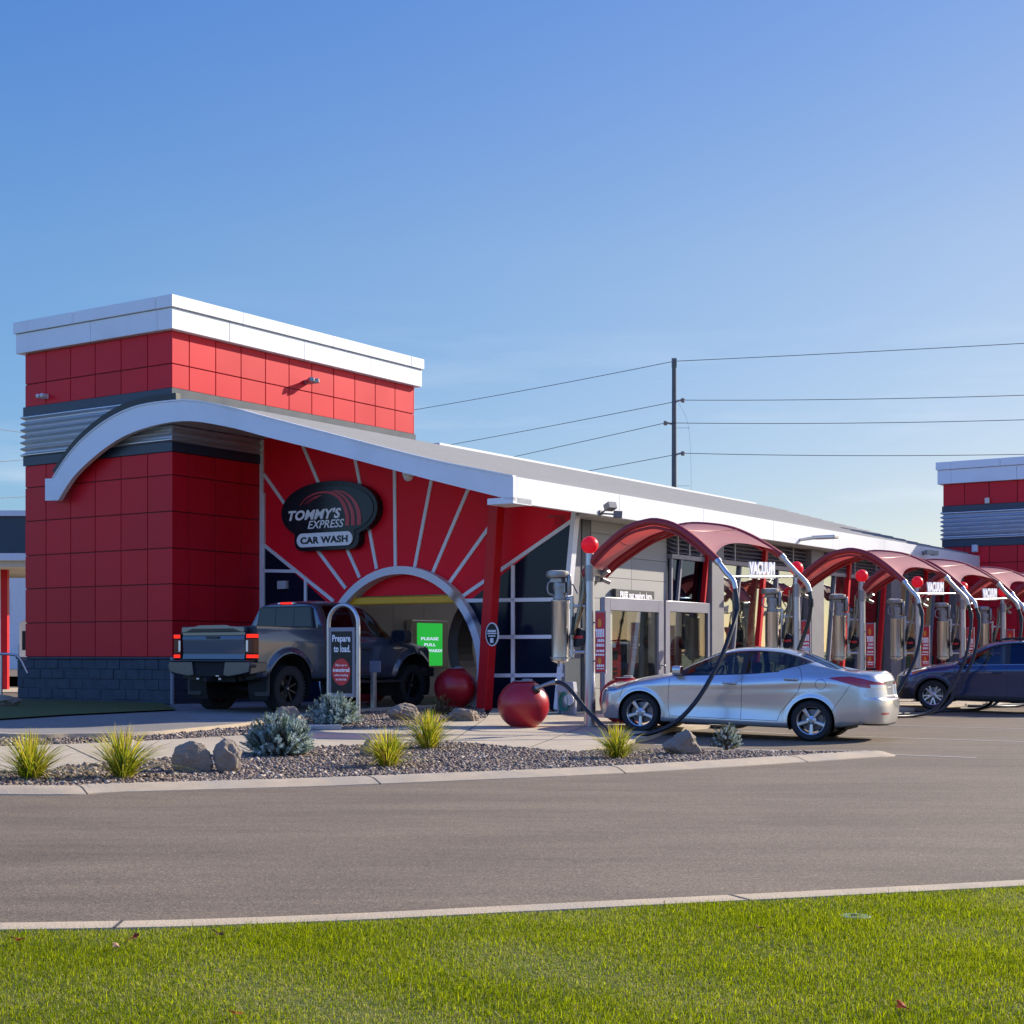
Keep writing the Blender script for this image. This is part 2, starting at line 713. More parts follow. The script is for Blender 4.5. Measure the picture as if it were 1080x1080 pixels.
# ------------------------------------------------------------------ ground materials
def asphalt_mat():
    m = bpy.data.materials.new('asphalt')
    n, N, L = nt(m)
    o = N.new('ShaderNodeOutputMaterial')
    b = N.new('ShaderNodeBsdfPrincipled')
    L.new(b.outputs[0], o.inputs[0])
    tc = N.new('ShaderNodeTexCoord')
    big = N.new('ShaderNodeTexNoise')
    big.inputs['Scale'].default_value = .22
    big.inputs['Detail'].default_value = 6
    mp = N.new('ShaderNodeMapping')
    mp.inputs['Rotation'].default_value = (0, 0, R(-22))
    mp.inputs['Scale'].default_value = (.5, 2.2, 1)
    L.new(tc.outputs['Object'], mp.inputs[0])
    L.new(mp.outputs[0], big.inputs['Vector'])
    rp = N.new('ShaderNodeValToRGB')
    rp.color_ramp.elements[0].position = .36
    rp.color_ramp.elements[0].color = (.162, .124, .082, 1)
    rp.color_ramp.elements[1].position = .68
    rp.color_ramp.elements[1].color = (.206, .160, .108, 1)
    L.new(big.outputs['Fac'], rp.inputs[0])
    fine = N.new('ShaderNodeTexVoronoi')
    fine.inputs['Scale'].default_value = 105
    L.new(tc.outputs['Object'], fine.inputs['Vector'])
    r2 = N.new('ShaderNodeValToRGB')
    e = r2.color_ramp.elements
    e[0].position, e[0].color = .0, (.48, .48, .50, 1)
    e[1].position, e[1].color = .93, (1.30, 1.28, 1.25, 1)
    k = e.new(.985)
    k.color = (2.0, 1.95, 1.85, 1)
    sp = N.new('ShaderNodeSeparateColor')
    L.new(fine.outputs['Color'], sp.inputs[0])
    L.new(sp.outputs[0], r2.inputs[0])
    mu = N.new('ShaderNodeMix')
    mu.data_type = 'RGBA'
    mu.blend_type = 'MULTIPLY'
    mu.inputs[0].default_value = .85
    L.new(rp.outputs[0], mu.inputs[6])
    L.new(r2.outputs[0], mu.inputs[7])
    # dark wheel paths and oil stains along the lane
    st = N.new('ShaderNodeTexNoise')
    st.inputs['Scale'].default_value = .9
    st.inputs['Detail'].default_value = 8
    st.inputs['Roughness'].default_value = .7
    L.new(mp.outputs[0], st.inputs['Vector'])
    rs_ = N.new('ShaderNodeValToRGB')
    rs_.color_ramp.elements[0].position = .38
    rs_.color_ramp.elements[0].color = (.80, .80, .81, 1)
    rs_.color_ramp.elements[1].position = .58
    rs_.color_ramp.elements[1].color = (1.03, 1.03, 1.03, 1)
    L.new(st.outputs['Fac'], rs_.inputs[0])
    m5 = N.new('ShaderNodeMix')
    m5.data_type = 'RGBA'
    m5.blend_type = 'MULTIPLY'
    m5.inputs[0].default_value = 1
    L.new(mu.outputs[2], m5.inputs[6])
    L.new(rs_.outputs[0], m5.inputs[7])
    mu = m5
    # a few sealed cracks and stains
    cr = N.new('ShaderNodeTexVoronoi')
    cr.feature = 'DISTANCE_TO_EDGE'
    cr.inputs['Scale'].default_value = .12
    wz = N.new('ShaderNodeTexNoise')
    wz.inputs['Scale'].default_value = .8
    wz.inputs['Detail'].default_value = 6
    wm = N.new('ShaderNodeMix')
    wm.data_type = 'RGBA'
    wm.inputs[0].default_value = .25
    L.new(tc.outputs['Object'], wz.inputs['Vector'])
    L.new(tc.outputs['Object'], wm.inputs[6])
    L.new(wz.outputs['Color'], wm.inputs[7])
    L.new(wm.outputs[2], cr.inputs['Vector'])
    rc = N.new('ShaderNodeValToRGB')
    rc.color_ramp.elements[0].position = .0008
    rc.color_ramp.elements[0].color = (.97, .97, .97, 1)
    rc.color_ramp.elements[1].position = .0022
    rc.color_ramp.elements[1].color = (1, 1, 1, 1)
    L.new(cr.outputs['Distance'], rc.inputs[0])
    m3 = N.new('ShaderNodeMix')
    m3.data_type = 'RGBA'
    m3.blend_type = 'MULTIPLY'
    m3.inputs[0].default_value = 1
    L.new(mu.outputs[2], m3.inputs[6])
    L.new(rc.outputs[0], m3.inputs[7])
    L.new(m3.outputs[2], b.inputs['Base Color'])
    b.inputs['Roughness'].default_value = .82
    b.inputs['Specular IOR Level'].default_value = .35
    bp = N.new('ShaderNodeBump')
    bp.inputs['Strength'].default_value = .22
    bp.inputs['Distance'].default_value = .006
    L.new(fine.outputs['Distance'], bp.inputs['Height'])
    L.new(bp.outputs[0], b.inputs['Normal'])
    return m


def gravel_mat(name, dark=False):
    m = bpy.data.materials.new(name)
    n, N, L = nt(m)
    o = N.new('ShaderNodeOutputMaterial')
    b = N.new('ShaderNodeBsdfPrincipled')
    L.new(b.outputs[0], o.inputs[0])
    tc = N.new('ShaderNodeTexCoord')
    v = N.new('ShaderNodeTexVoronoi')
    v.inputs['Scale'].default_value = 22
    L.new(tc.outputs['Object'], v.inputs['Vector'])
    sp = N.new('ShaderNodeSeparateColor')
    L.new(v.outputs['Color'], sp.inputs[0])
    rp = N.new('ShaderNodeValToRGB')
    cols = [(.0, (.13, .10, .095)), (.3, (.22, .165, .15)), (.55, (.30, .235, .21)), (.78, (.36, .31, .28)), (.93, (.50, .46, .41))]
    e = rp.color_ramp.elements
    e[0].position, e[0].color = cols[0][0], (*cols[0][1], 1)
    e[1].position, e[1].color = cols[-1][0], (*cols[-1][1], 1)
    for p, c in cols[1:-1]:
        q = e.new(p)
        q.color = (*c, 1)
    L.new(sp.outputs[1], rp.inputs[0])
    L.new(rp.outputs[0], b.inputs['Base Color'])
    b.inputs['Roughness'].default_value = .75
    return m


def leafy(name, c1, c2, scale=30, trans=.4, rough=.5, tcol=None):
    m = bpy.data.materials.new(name)
    n, N, L = nt(m)
    o = N.new('ShaderNodeOutputMaterial')
    tc = N.new('ShaderNodeTexCoord')
    nz = N.new('ShaderNodeTexNoise')
    nz.inputs['Scale'].default_value = scale
    nz.inputs['Detail'].default_value = 3
    L.new(tc.outputs['Object'], nz.inputs['Vector'])
    rp = N.new('ShaderNodeValToRGB')
    rp.color_ramp.elements[0].position = .35
    rp.color_ramp.elements[0].color = (*c1, 1)
    rp.color_ramp.elements[1].position = .65
    rp.color_ramp.elements[1].color = (*c2, 1)
    L.new(nz.outputs['Fac'], rp.inputs[0])
    d = N.new('ShaderNodeBsdfPrincipled')
    d.inputs['Roughness'].default_value = rough
    d.inputs['Specular IOR Level'].default_value = .06
    L.new(rp.outputs[0], d.inputs['Base Color'])
    t = N.new('ShaderNodeBsdfTranslucent')
    if tcol:
        t.inputs[0].default_value = (*tcol, 1)
    else:
        L.new(rp.outputs[0], t.inputs[0])
    mx = N.new('ShaderNodeMixShader')
    mx.inputs[0].default_value = trans
    L.new(d.outputs[0], mx.inputs[1])
    L.new(t.outputs[0], mx.inputs[2])
    L.new(mx.outputs[0], o.inputs[0])
    return m


ASPHALT = asphalt_mat()
GRAVELM = gravel_mat('gravel')
SOIL = mat('lawn_soil', (.085, .105, .014), .95, var=.3, scale=9)
MEADOW = mat('far_grass', (.11, .14, .035), .95, var=.3, scale=.4)
LINE = mat('worn_line_paint', (.40, .385, .355), .8, var=.25, scale=12)
JOINT = mat('joint_dark', (.06, .055, .05), .95)  # dark tone of the contraction joints in kerbs and pavement

# ------------------------------------------------------------------ ground sheets
sheet('ground', [(-1500, -600), (1500, -600), (1500, 3000), (-1500, 3000)], -.07, MEADOW)

near_edge = catmull([(-60, 16, 0), (-30, 9.2, 0), (-14, 7.15, 0), (-6, 7.0, 0), (-2.36, 7.23, 0), (-1.09, 7.41, 0), (.24, 7.80, 0), (2.84, 8.61, 0),
                     (6, 9.75, 0), (12, 12.6, 0), (22, 18.8, 0), (45, 36, 0), (80, 64, 0)], 6)
ne = [(p.x, p.y) for p in near_edge]
sheet('asphalt', ne + [(120, 110), (60, 150), (-70, 120), (-90, 40)], 0.0, ASPHALT)
# lawn on the camera's side of the road, its surface level with the kerb top
def off_edge(k):
    out = []
    for i, p in enumerate(near_edge):
        d = (near_edge[min(i + 1, len(near_edge) - 1)] - near_edge[max(i - 1, 0)]).normalized()
        out.append((p.x + d.y * k, p.y - d.x * k))
    return out


lawn_edge, turf_edge = off_edge(.15), off_edge(.246)
sheet('lawn', lawn_edge + [(80, -80), (-80, -80)], .110, SOIL)


def sweep(name, path, section, material, joints=(), closed=False):
    """section (offset to the left of the path, height) swept along a plan path"""
    mb = MB()
    P = [Vector((p[0], p[1], 0)) for p in path]
    n = len(P)
    nor = []
    for i in range(n):
        d = (P[min(i + 1, n - 1)] - P[max(i - 1, 0)]).normalized()
        nor.append(Vector((-d.y, d.x, 0)))
    rows = []
    for i in range(n):
        row = []
        for (a, h) in section:
            q = P[i] + nor[i] * a
            row.append((q.x, q.y, gzw(P[i].x, P[i].y) + h))
        rows.append(row)
    m = len(section)
    vs = [q for r_ in rows for q in r_]
    fs = [(i * m + j, (i + 1) * m + j, (i + 1) * m + j + 1, i * m + j + 1) for i in range(n - 1) for j in range(m - 1)]
    mb.add(vs, fs, 0)
    # contraction joints
    acc = 0
    for i in range(n - 1):
        d = P[i + 1] - P[i]
        L = d.length
        for jd in joints:
            if acc <= jd < acc + L:
                c = P[i] + d * ((jd - acc) / L)
                t = d.normalized()
                z = gzw(c.x, c.y)
                prev = None
                sk = random.Random(int(jd * 10)).uniform(-.12, .12)
                for k, (a, h) in enumerate(section[:-1]):
                    w = .009
                    s = sk * a
                    q = c + nor[i] * a + t * s
                    cur = [(q + t * w + Vector((0, 0, z + h + .002))), (q - t * w + Vector((0, 0, z + h + .002)))]
                    if prev:
                        mb.add([prev[0], prev[1], cur[1], cur[0]], [(0, 1, 2, 3)], 1)
                    prev = cur
        acc += L
    o = mb.build(name, [material, JOINT], smooth=50, fix=False)
    return tag(o, kind='structure')


# near kerb: the path is its road side, the lawn lies to the right of travel
sec_n = [(0, -.06), (-.0, .085), (-.025, .115), (-.235, .12), (-.24, .0)]
sweep('kerb', near_edge, sec_n, KERB, joints=[j * 3.05 + 1.15 for j in range(45)])

kb = [PZ(0, 838.6), PZ(128, 836), PZ(300, 831), PZ(450, 825.4), PZ(600, 819), PZ(720, 812.5), PZ(830, 805.5), PZ(905, 800.3)]
kpath = catmull([(-45, 21, 0), (-20, 15.2, 0), (-9.5, 14.35, 0)] + [(x, y, 0) for x, y in kb] + [(4.98, 20.55, 0), (5.15, 20.85, 0), (5.0, 21.1, 0), (4.6, 21.15, 0)] +
                [(3.2, 21.18, 0), (2.0, 21.25, 0)], 6)
sec_f = [(0, -.03), (.012, .010), (.08, .030), (.15, .052), (.20, .062), (.36, .068), (.37, -.02)]
sweep('kerb', kpath, sec_f, KERB, joints=[j * 3.05 + 2.1 for j in range(24)])

# ---- planting bed, pavement, driveway
walk_near = [(-45, 25, 0), (-20, 17.2, 0), (-10, 16.1, 0)] + [(*PZ(x, y, .06), 0) for x, y in
             [(0, 813), (72, 807), (167, 800), (255, 794), (330, 788.5), (386, 785), (478, 782.4), (545, 788), (610, 792.8)]]
wn_ = [(p.x, p.y) for p in catmull(walk_near, 4)]
lot_corner = [PZ(622, 793.2, .03), PZ(690, 784, .03)]
pad_right = [PZ(655, 783, .06), PZ(686, 776, .06)]
walk_far = [PZ(425, 767, .06), PZ(330, 770.5, .06), PZ(261, 775, .06), PZ(140, 782.0, .06), PZ(44, 785.5, .06), PZ(0, 787, .06)]
pad = wn_ + pad_right + [(W(23.2, 12.35)).to_2d()[:], (W(50.2, 12.35)).to_2d()[:], (W(50.2, 16.5)).to_2d()[:], (W(26.1, 16.9)).to_2d()[:], (W(26.1, 18.0)).to_2d()[:],
                         PZ(513, 757, .06)] + walk_far + [(-10, 20.8), (-20, 22), (-45, 30)]
pad = [tuple(p) for p in pad]
sheet('pavement', pad, .06, CONC, skirt=.1)

kin = []
for i in range(len(kpath)):
    d = (kpath[min(i + 1, len(kpath) - 1)] - kpath[max(i - 1, 0)]).normalized()
    q = kpath[i] + Vector((-d.y, d.x, 0)) * .33
    kin.append((q.x, q.y))
kin = [p for p in kin if p[0] > -45][:-2]
bed1 = kin + [(2.0, 21.35), lot_corner[0]] + list(reversed(wn_))
sheet('gravel_bed', bed1, .045, GRAVELM, skirt=.05)

drive_near = [(-45, 34), (-20, 24.6), (-11, 22.7), PZ(0, 779.5, .02), PZ(70, 780, .02), PZ(142, 778.5, .02), PZ(205, 773, .02), PZ(264, 766.5, .02), PZ(310, 760, .02)]
dn = [(p.x, p.y) for p in catmull([(*p, 0) for p in drive_near] + [W(21.3, 18.35), W(23.5, 18.75), W(26.0, 18.85)], 4)]
dfar = [W(50, 18.85), W(50, 22.5), W(26.0, 22.5), W(25.9, 24.2), W(23.25, 24.2)]
drive_far = [PZ(170, 749, .02), PZ(80, 753.5, .02), PZ(0, 758.5, .02), (-20, 31), (-45, 44)]
sheet('driveway', dn + [tuple(p.to_2d()) for p in dfar] + drive_far, .02, DRIVE)
sweep('kerb', [Vector((*p, 0)) for p in dn], [(0, -.03), (0, .09), (-.02, .11), (-.15, .11), (-.16, -.02)], KERB, joints=[j * 3.05 for j in range(20)])

bed2 = [(p.x, p.y) for p in [Vector((*q, 0)) for q in dn] if p.x > -9] + [tuple(W(25.9, 18.1).to_2d()), PZ(513, 757.5, .05)] + walk_far + [(-9, 21.3)]
bed2 = [(x + (.08 if i < 30 else 0) * 0, y) for i, (x, y) in enumerate(bed2)]
sheet('gravel_bed', bed2, .05, GRAVELM)

# grass along the tower foot and the lawns farther left
sheet('lawn', [PZ(186, 748, .05), PZ(80, 753, .05), PZ(0, 758, .05), (-20, 31.1), (-45, 44.5), (-45, 60), tuple(W(24, 38).to_2d()), tuple(W(23.1, 29.5).to_2d()), tuple(W(23.1, 24.4).to_2d())],
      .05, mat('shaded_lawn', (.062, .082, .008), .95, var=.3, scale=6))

# contraction joints across the pavement and the pad
mb = MB()
for (p, q) in (((70, 786), (106, 803)), ((233, 777), (264, 792.5)), ((-40, 790), (-70, 812)), ((420, 768), (398, 783.5)), ((512, 758), (478, 781)), ((622, 764), (560, 788)), ((430, 774), (655, 778)), ((512, 764), (640, 765))):
    a, b = Vector((*PZ(*p, .06), 0)), Vector((*PZ(*q, .06), 0))
    d = (b - a).normalized()
    n_ = Vector((-d.y, d.x, 0)) * .007
    k_ = 10
    for i in range(k_):
        c0_, c1_ = a.lerp(b, i / k_), a.lerp(b, (i + 1) / k_)
        mb.add([Vector((c.x, c.y, gzw(c.x, c.y) + .064)) for c in (c0_ - n_, c0_ + n_, c1_ + n_, c1_ - n_)], [(0, 1, 2, 3)])
tag(mb.build('pavement_joints', JOINT, fix=False), kind='structure')
# worn stall lines on the lot
mb = MB()
for k, U0 in enumerate((20.3, 24.4, 28.6, 33.1, 36.9, 40.7, 44.5)):
    for i in range(7):
        V0, V1 = 11.9 - i * .8, 11.9 - (i + 1) * .8
        if (i * 7 + k * 3) % 11 == 0:
            continue
        w = .05
        d = (11.9 - V0) * .0
        pts = []
        for (u, v) in ((U0 - w + d, V0), (U0 + w + d, V0), (U0 + w + d, V1), (U0 - w + d, V1)):
            q = W(u, v)
            pts.append((q.x, q.y, gz(v) + .004))
        mb.add(pts, [(0, 1, 2, 3)])
tag(mb.build('stall_lines', LINE, fix=False), kind='structure')


# ------------------------------------------------------------------ pebbles
def in_poly(px, py, poly):
    poly = np.asarray(poly)
    x0, y0 = poly[:, 0], poly[:, 1]
    x1, y1 = np.roll(x0, -1), np.roll(y0, -1)
    ins = np.zeros(len(px), dtype=bool)
    for a, b, c, d in zip(x0, y0, x1, y1):
        if abs(b - d) < 1e-12:
            continue
        hit = ((b > py) != (d > py)) & (px < (c - a) * (py - b) / (d - b) + a)
        ins ^= hit
    return ins


def gz_np(x, y):
    V = -x * uY + y * uX
    return np.clip(.028 * (V - 10.5), 0, .29)


def pebbles(name, poly, n, lo, hi, z0, seed, xr):
    g = np.random.default_rng(seed)
    P = np.asarray(poly)
    bx0, bx1 = max(P[:, 0].min(), xr[0]), min(P[:, 0].max(), xr[1])
    by0, by1 = P[:, 1].min(), P[:, 1].max()
    X = g.uniform(bx0, bx1, n * 6)
    Y = g.uniform(by0, by1, n * 6)
    k = in_poly(X, Y, P)
    X, Y = X[k][:n], Y[k][:n]
    n = len(X)
    bm = bmesh.new()
    bmesh.ops.create_icosphere(bm, subdivisions=1, radius=1)
    base = np.array([v.co[:] for v in bm.verts])
    tri = np.array([[v.index for v in f.verts] for f in bm.faces])
    bm.free()
    nv = len(base)
    s = g.uniform(lo, hi, (n, 1)) * np.exp(g.normal(0, .18, (n, 1)))
    sc = s * np.concatenate([g.uniform(.75, 1.25, (n, 1)), g.uniform(.7, 1.1, (n, 1)), g.uniform(.55, .85, (n, 1))], 1)
    V = base[None] * sc[:, None, :] * g.uniform(.82, 1.15, (n, nv, 1))
    a = g.uniform(0, 6.283, n)
    t = g.normal(0, .35, n)
    ca, sa, ct, st = np.cos(a), np.sin(a), np.cos(t), np.sin(t)
    y1 = V[:, :, 1] * ct[:, None] - V[:, :, 2] * st[:, None]
    z1 = V[:, :, 1] * st[:, None] + V[:, :, 2] * ct[:, None]
    x2 = V[:, :, 0] * ca[:, None] - y1 * sa[:, None]
    y2 = V[:, :, 0] * sa[:, None] + y1 * ca[:, None]
    z = gz_np(X, Y) + z0
    out = np.stack([x2 + X[:, None], y2 + Y[:, None], z1 + z[:, None] + (sc[:, 2] * g.uniform(.1, .75, n))[:, None]], 2)
    Fq = (tri[None] + (np.arange(n) * nv)[:, None, None]).reshape(-1, 3)
    o = raw_mesh(name, out.reshape(-1, 3), Fq, PEB, mi=np.repeat(g.choice(5, n, p=[.2, .3, .25, .17, .08]), len(tri)))
    return tag(o, kind='stuff')


PEB = [mat('pebble_' + k, c, .8, var=.18, scale=30) for k, c in
       (('slate', (.07, .055, .046)), ('plum', (.15, .10, .076)), ('taupe', (.23, .16, .112)), ('grey', (.27, .215, .158)), ('pale', (.52, .43, .32)))]
pebbles('gravel', bed1, 42000, .012, .026, .045, 3, (-9, 6))
pebbles('gravel', bed2, 15000, .014, .026, .05, 4, (-9, 6))


# ------------------------------------------------------------------ grass blades
def blades(name, n, xr, yr, hr, wr, mats, seed, z0, edge=None, lean=.85, probs=None, clump=1.6):
    g = np.random.default_rng(seed)
    X = g.normal(.5 * (xr[0] + xr[1]), xr[1] - xr[0], n)
    Y = g.uniform(*yr, n)
    if edge is not None:
        ex = np.array([p[0] for p in edge])
        ey = np.array([p[1] for p in edge])
        lim = np.interp(X, ex, ey)
        k = Y < lim
        X, Y = X[k], Y[k]
        n = len(X)
    patch = np.sin(X * 1.9 + 1.3 * np.sin(Y * 2.3)) * np.sin(Y * 2.7 + 1.1 * np.sin(X * 1.3)) + .5 * np.sin(X * 5.1 + Y * 3.7)
    h = g.uniform(*hr, n) * (1 + .24 * patch) * np.exp(g.normal(0, .22, n))
    w = g.uniform(*wr, n)
    a = g.uniform(0, 6.283, n)
    la = g.uniform(0, 6.283, n)
    lm = np.abs(g.normal(0, lean, n))
    dx, dy = np.cos(a) * w, np.sin(a) * w
    lx, ly = np.cos(la) * h * lm, np.sin(la) * h * lm
    z = gz_np(X, Y) + z0
    V = np.empty((n, 5, 3))
    V[:, 0] = np.stack([X - dx, Y - dy, z], 1)
    V[:, 1] = np.stack([X + dx, Y + dy, z], 1)
    V[:, 2] = np.stack([X + dx * .8 + lx * .35, Y + dy * .8 + ly * .35, z + h * .55], 1)
    V[:, 3] = np.stack([X - dx * .8 + lx * .35, Y - dy * .8 + ly * .35, z + h * .55], 1)
    V[:, 4] = np.stack([X + lx, Y + ly, z + h * np.maximum(.35, 1 - .4 * lm)], 1)
    b = (np.arange(n) * 5)[:, None]
    t = np.concatenate([b + [[0, 1, 2]], b + [[0, 2, 3]], b + [[3, 2, 4]]], 1).reshape(-1, 3)
    pr = np.array(probs)[None] * np.ones((n, 1))
    pr[:, 0] *= np.exp(.6 * patch)
    pr[:, 1] *= np.exp(.9 * np.sin(X * 3.1 + 1.7 * np.sin(Y * 4.1)) * np.sin(Y * 5.3 + X))
    pr[:, -2] *= np.exp(-.9 * patch)
    pr /= pr.sum(1, keepdims=True)
    c = (g.uniform(0, 1, (n, 1)) > np.cumsum(pr, 1)).sum(1)
    return tag(raw_mesh(name, V.reshape(-1, 3), t, mats, mi=np.repeat(c, 3)), kind='stuff')


LB = [leafy('blade_green', (.215, .270, .003), (.275, .325, .004), 40, .6, .8),
      leafy('blade_deep', (.140, .200, .003), (.185, .250, .004), 40, .55, .8),
      leafy('blade_lime', (.36, .42, .006), (.42, .47, .01), 40, .6, .8),
      leafy('blade_straw', (.40, .36, .10), (.50, .46, .16), 40, .35, .8),
      leafy('blade_dry', (.22, .17, .07), (.30, .23, .10), 40, .3)]
pr_ = [.38, .22, .24, .11, .05]
blades('lawn_grass', 1000000, (-1.6, 2.6), (4.6, 9.4), (.013, .030), (.0010, .0020), LB, 1, .106, turf_edge, probs=pr_)
blades('lawn_grass', 300000, (-4, 5), (2.2, 14), (.014, .034), (.0014, .0026), LB, 2, .106, turf_edge, probs=pr_)
# longer tufts hanging over the kerb
g_ = np.random.default_rng(5)
# ------------------------------------------------------------------ lettering fitted to a box
def fit_text(mb, s, a0, a1, b0, b1, to3, bold=.0, shear=0.0, depth=.008):
    raw = []
    vs, fs = text_mesh(s, 1.0, lambda p, q, t: (p, q, t), depth, bold, shear)
    xs = [v[0] for v in vs]
    ys = [v[1] for v in vs]
    x0, x1, y0, y1 = min(xs), max(xs), min(ys), max(ys)
    out = [to3(a0 + (v[0] - x0) / (x1 - x0) * (a1 - a0), b0 + (v[1] - y0) / (y1 - y0) * (b1 - b0), v[2]) for v in vs]
    mb.add(out, fs)
    return mb


def words(name, lines, to3, material, parent, off=(0, 0, 0), depth=.008):
    mb = MB(off)
    for ln in lines:
        fit_text(mb, ln[0], ln[1], ln[2], ln[3], ln[4], to3, *(ln[5:] if len(ln) > 5 else ()), depth=depth)
    return mb.build(name, material, parent, fix=False)


# ------------------------------------------------------------------ the wash building
BO = (26.0, 20.0, .29)
bld = thing('car_wash_building', 'long red and white car wash hall with sweeping curved roof edge and sunburst entrance wall', 'building',
            W(26, 20, .29), ROT)


def P(name, mb, material, parent=bld, **k):
    return mb.build(name, material, parent, **k)


def face_u(U0):
    return lambda a, b, t: (U0 - t, a, b)          # a = V, b = z, t towards the camera side


def face_v(V0):
    return lambda a, b, t: (a, V0 - t, b)          # a = U, b = z


def tower(name, U0, U1, V0, V1, zbase, zr, zb, zc, ucols, vcols, upper_rows, lower_rows, label=None):
    """zb: heights of band edges (low dark bottom, low dark top, corrugated top, high dark top, cornice bottom, split, top)"""
    mb = MB(BO)
    mb.box(U0 + .03, U1 - .03, V0 + .03, V1 - .03, zbase, zb[6] - .35)
    root = P(name, mb, mat(name + '_core', (.10, .012, .018), .6))
    # panels
    mb = MB(BO)
    g = .011

    def grid(axis, at, edges, rows, t=.035):
        nonlocal mb
        for i in range(len(edges) - 1):
            for j in range(len(rows) - 1):
                a0, a1 = sorted((edges[i], edges[i + 1]))
                if axis == 'u':
                    mb.box(at, at + t, a0 + g, a1 - g, rows[j] + g, rows[j + 1] - g)
                elif axis == 'v':
                    mb.box(a0 + g, a1 - g, at, at + t, rows[j] + g, rows[j + 1] - g)
                elif axis == 'V':
                    mb.box(a0 + g, a1 - g, at - t, at, rows[j] + g, rows[j + 1] - g)
                else:
                    mb.box(at - t, at, a0 + g, a1 - g, rows[j] + g, rows[j + 1] - g)
    for rows in (lower_rows, upper_rows):
        mb = MB(BO)
        grid('u', U0, vcols, rows)
        grid('v', V0, ucols, rows)
        grid('V', V1, ucols, rows)
        grid('U', U1, vcols, rows)
        P('cladding', mb, RED, root, bevel=.004)

    def ring(z0, z1, o, material, nm, **k):
        m = MB(BO)
        w = .2
        m.box(U0 - o, U0 + w, V0 - o, V1 + o, z0, z1)
        m.box(U1 - w, U1 + o, V0 - o, V1 + o, z0, z1)
        m.box(U0 + w, U1 - w, V0 - o, V0 + w, z0, z1)
        m.box(U0 + w, U1 - w, V1 - w, V1 + o, z0, z1)
        return P(nm, m, material, root, **k)
    ring(zb[0], zb[1], .03, NAVYB, 'dark_band')
    ring(zb[2], zb[3], .03, NAVYB, 'dark_band')
    # corrugated wrap
    m = MB(BO)
    n = 66
    prof = []
    for i in range(n + 1):
        z = zb[1] + .004 + (zb[2] - zb[1] - .008) * i / n
        prof.append((z, .035 + .045 * math.sin(2 * math.pi * 6.5 * i / n)))
    loop = []
    for z, o in prof:
        loop.append([(U0 - o, V0 - o, z), (U1 + o, V0 - o, z), (U1 + o, V1 + o, z), (U0 - o, V1 + o, z)])
    vs = [q for r_ in loop for q in r_]
    fs = [(i * 4 + k, i * 4 + (k + 1) % 4, (i + 1) * 4 + (k + 1) % 4, (i + 1) * 4 + k) for i in range(n) for k in range(4)]
    m.add(vs, fs)
    P('corrugated_band', m, CORR, root, smooth=40)
    # cornice in two steps, made of sheet lengths with fine joints
    m = MB(BO)
    for (z0, z1, o, L) in ((zb[4], zb[5], .145, 2.45), (zb[5] + .012, zb[6], .19, 3.05)):
        k = .004
        u = U0 - o
        i = 0
        while u < U1 + o - .01:
            e = min(u + L * (.7 if i == 0 else 1), U1 + o)
            m.box(u + k, e - k, V0 - o, V0 + .3, z0, z1)
            m.box(u + k, e - k, V1 - .3, V1 + o, z0, z1)
            u = e
            i += 1
        v = V0 + .3
        i = 0
        while v < V1 - .31:
            e = min(v + L * (.85 if i == 0 else 1), V1 - .3)
            m.box(U0 - o, U0 + .3, v + k, e - k, z0, z1)
            m.box(U1 - .3, U1 + o, v + k, e - k, z0, z1)
            v = e
            i += 1
    m.box(U0 - .1, U1 + .1, V0 - .1, V1 + .1, zb[4] + .05, zb[6] - .06)
    P('cornice', m, WHITE, root, bevel=.006)
    # split-face block base
    m = MB(BO)
    rb = random.Random(3)
    H = (zr - zbase - .05) / 5
    for j in range(5):
        z0 = zbase + j * H
        for side in range(4):
            a0, a1 = (V0 - .12, V1 + .12) if side in (0, 3) else (U0 - .12, U1 + .12)
            a = a0 - (.2 if j % 2 else 0)
            while a < a1:
                b0, b1 = max(a, a0) + .004, min(a + .4, a1) - .004
                a += .4
                if b1 - b0 < .03:
                    continue
                d = .12 + rb.uniform(-.012, .012)
                if side == 0:
                    m.box(U0 - d, U0, b0, b1, z0 + .004, z0 + H - .004)
                elif side == 1:
                    m.box(b0, b1, V0 - d, V0, z0 + .004, z0 + H - .004)
                elif side == 2:
                    m.box(b0, b1, V1, V1 + d, z0 + .004, z0 + H - .004)
                else:
                    m.box(U1, U1 + d, b0, b1, z0 + .004, z0 + H - .004)
    m.box(U0 - .105, U1 + .105, V0 - .105, V1 + .105, zbase, zr - .06)
    m.box(U0 - .15, U1 + .15, V0 - .15, V1 + .15, zr - .05, zr - .004)
    P('block_base', m, mat(name + '_split_block', (.052, .062, .078), .8, var=.3, scale=3.5, bump=.9, bscale=26), root, bevel=.012)
    return root


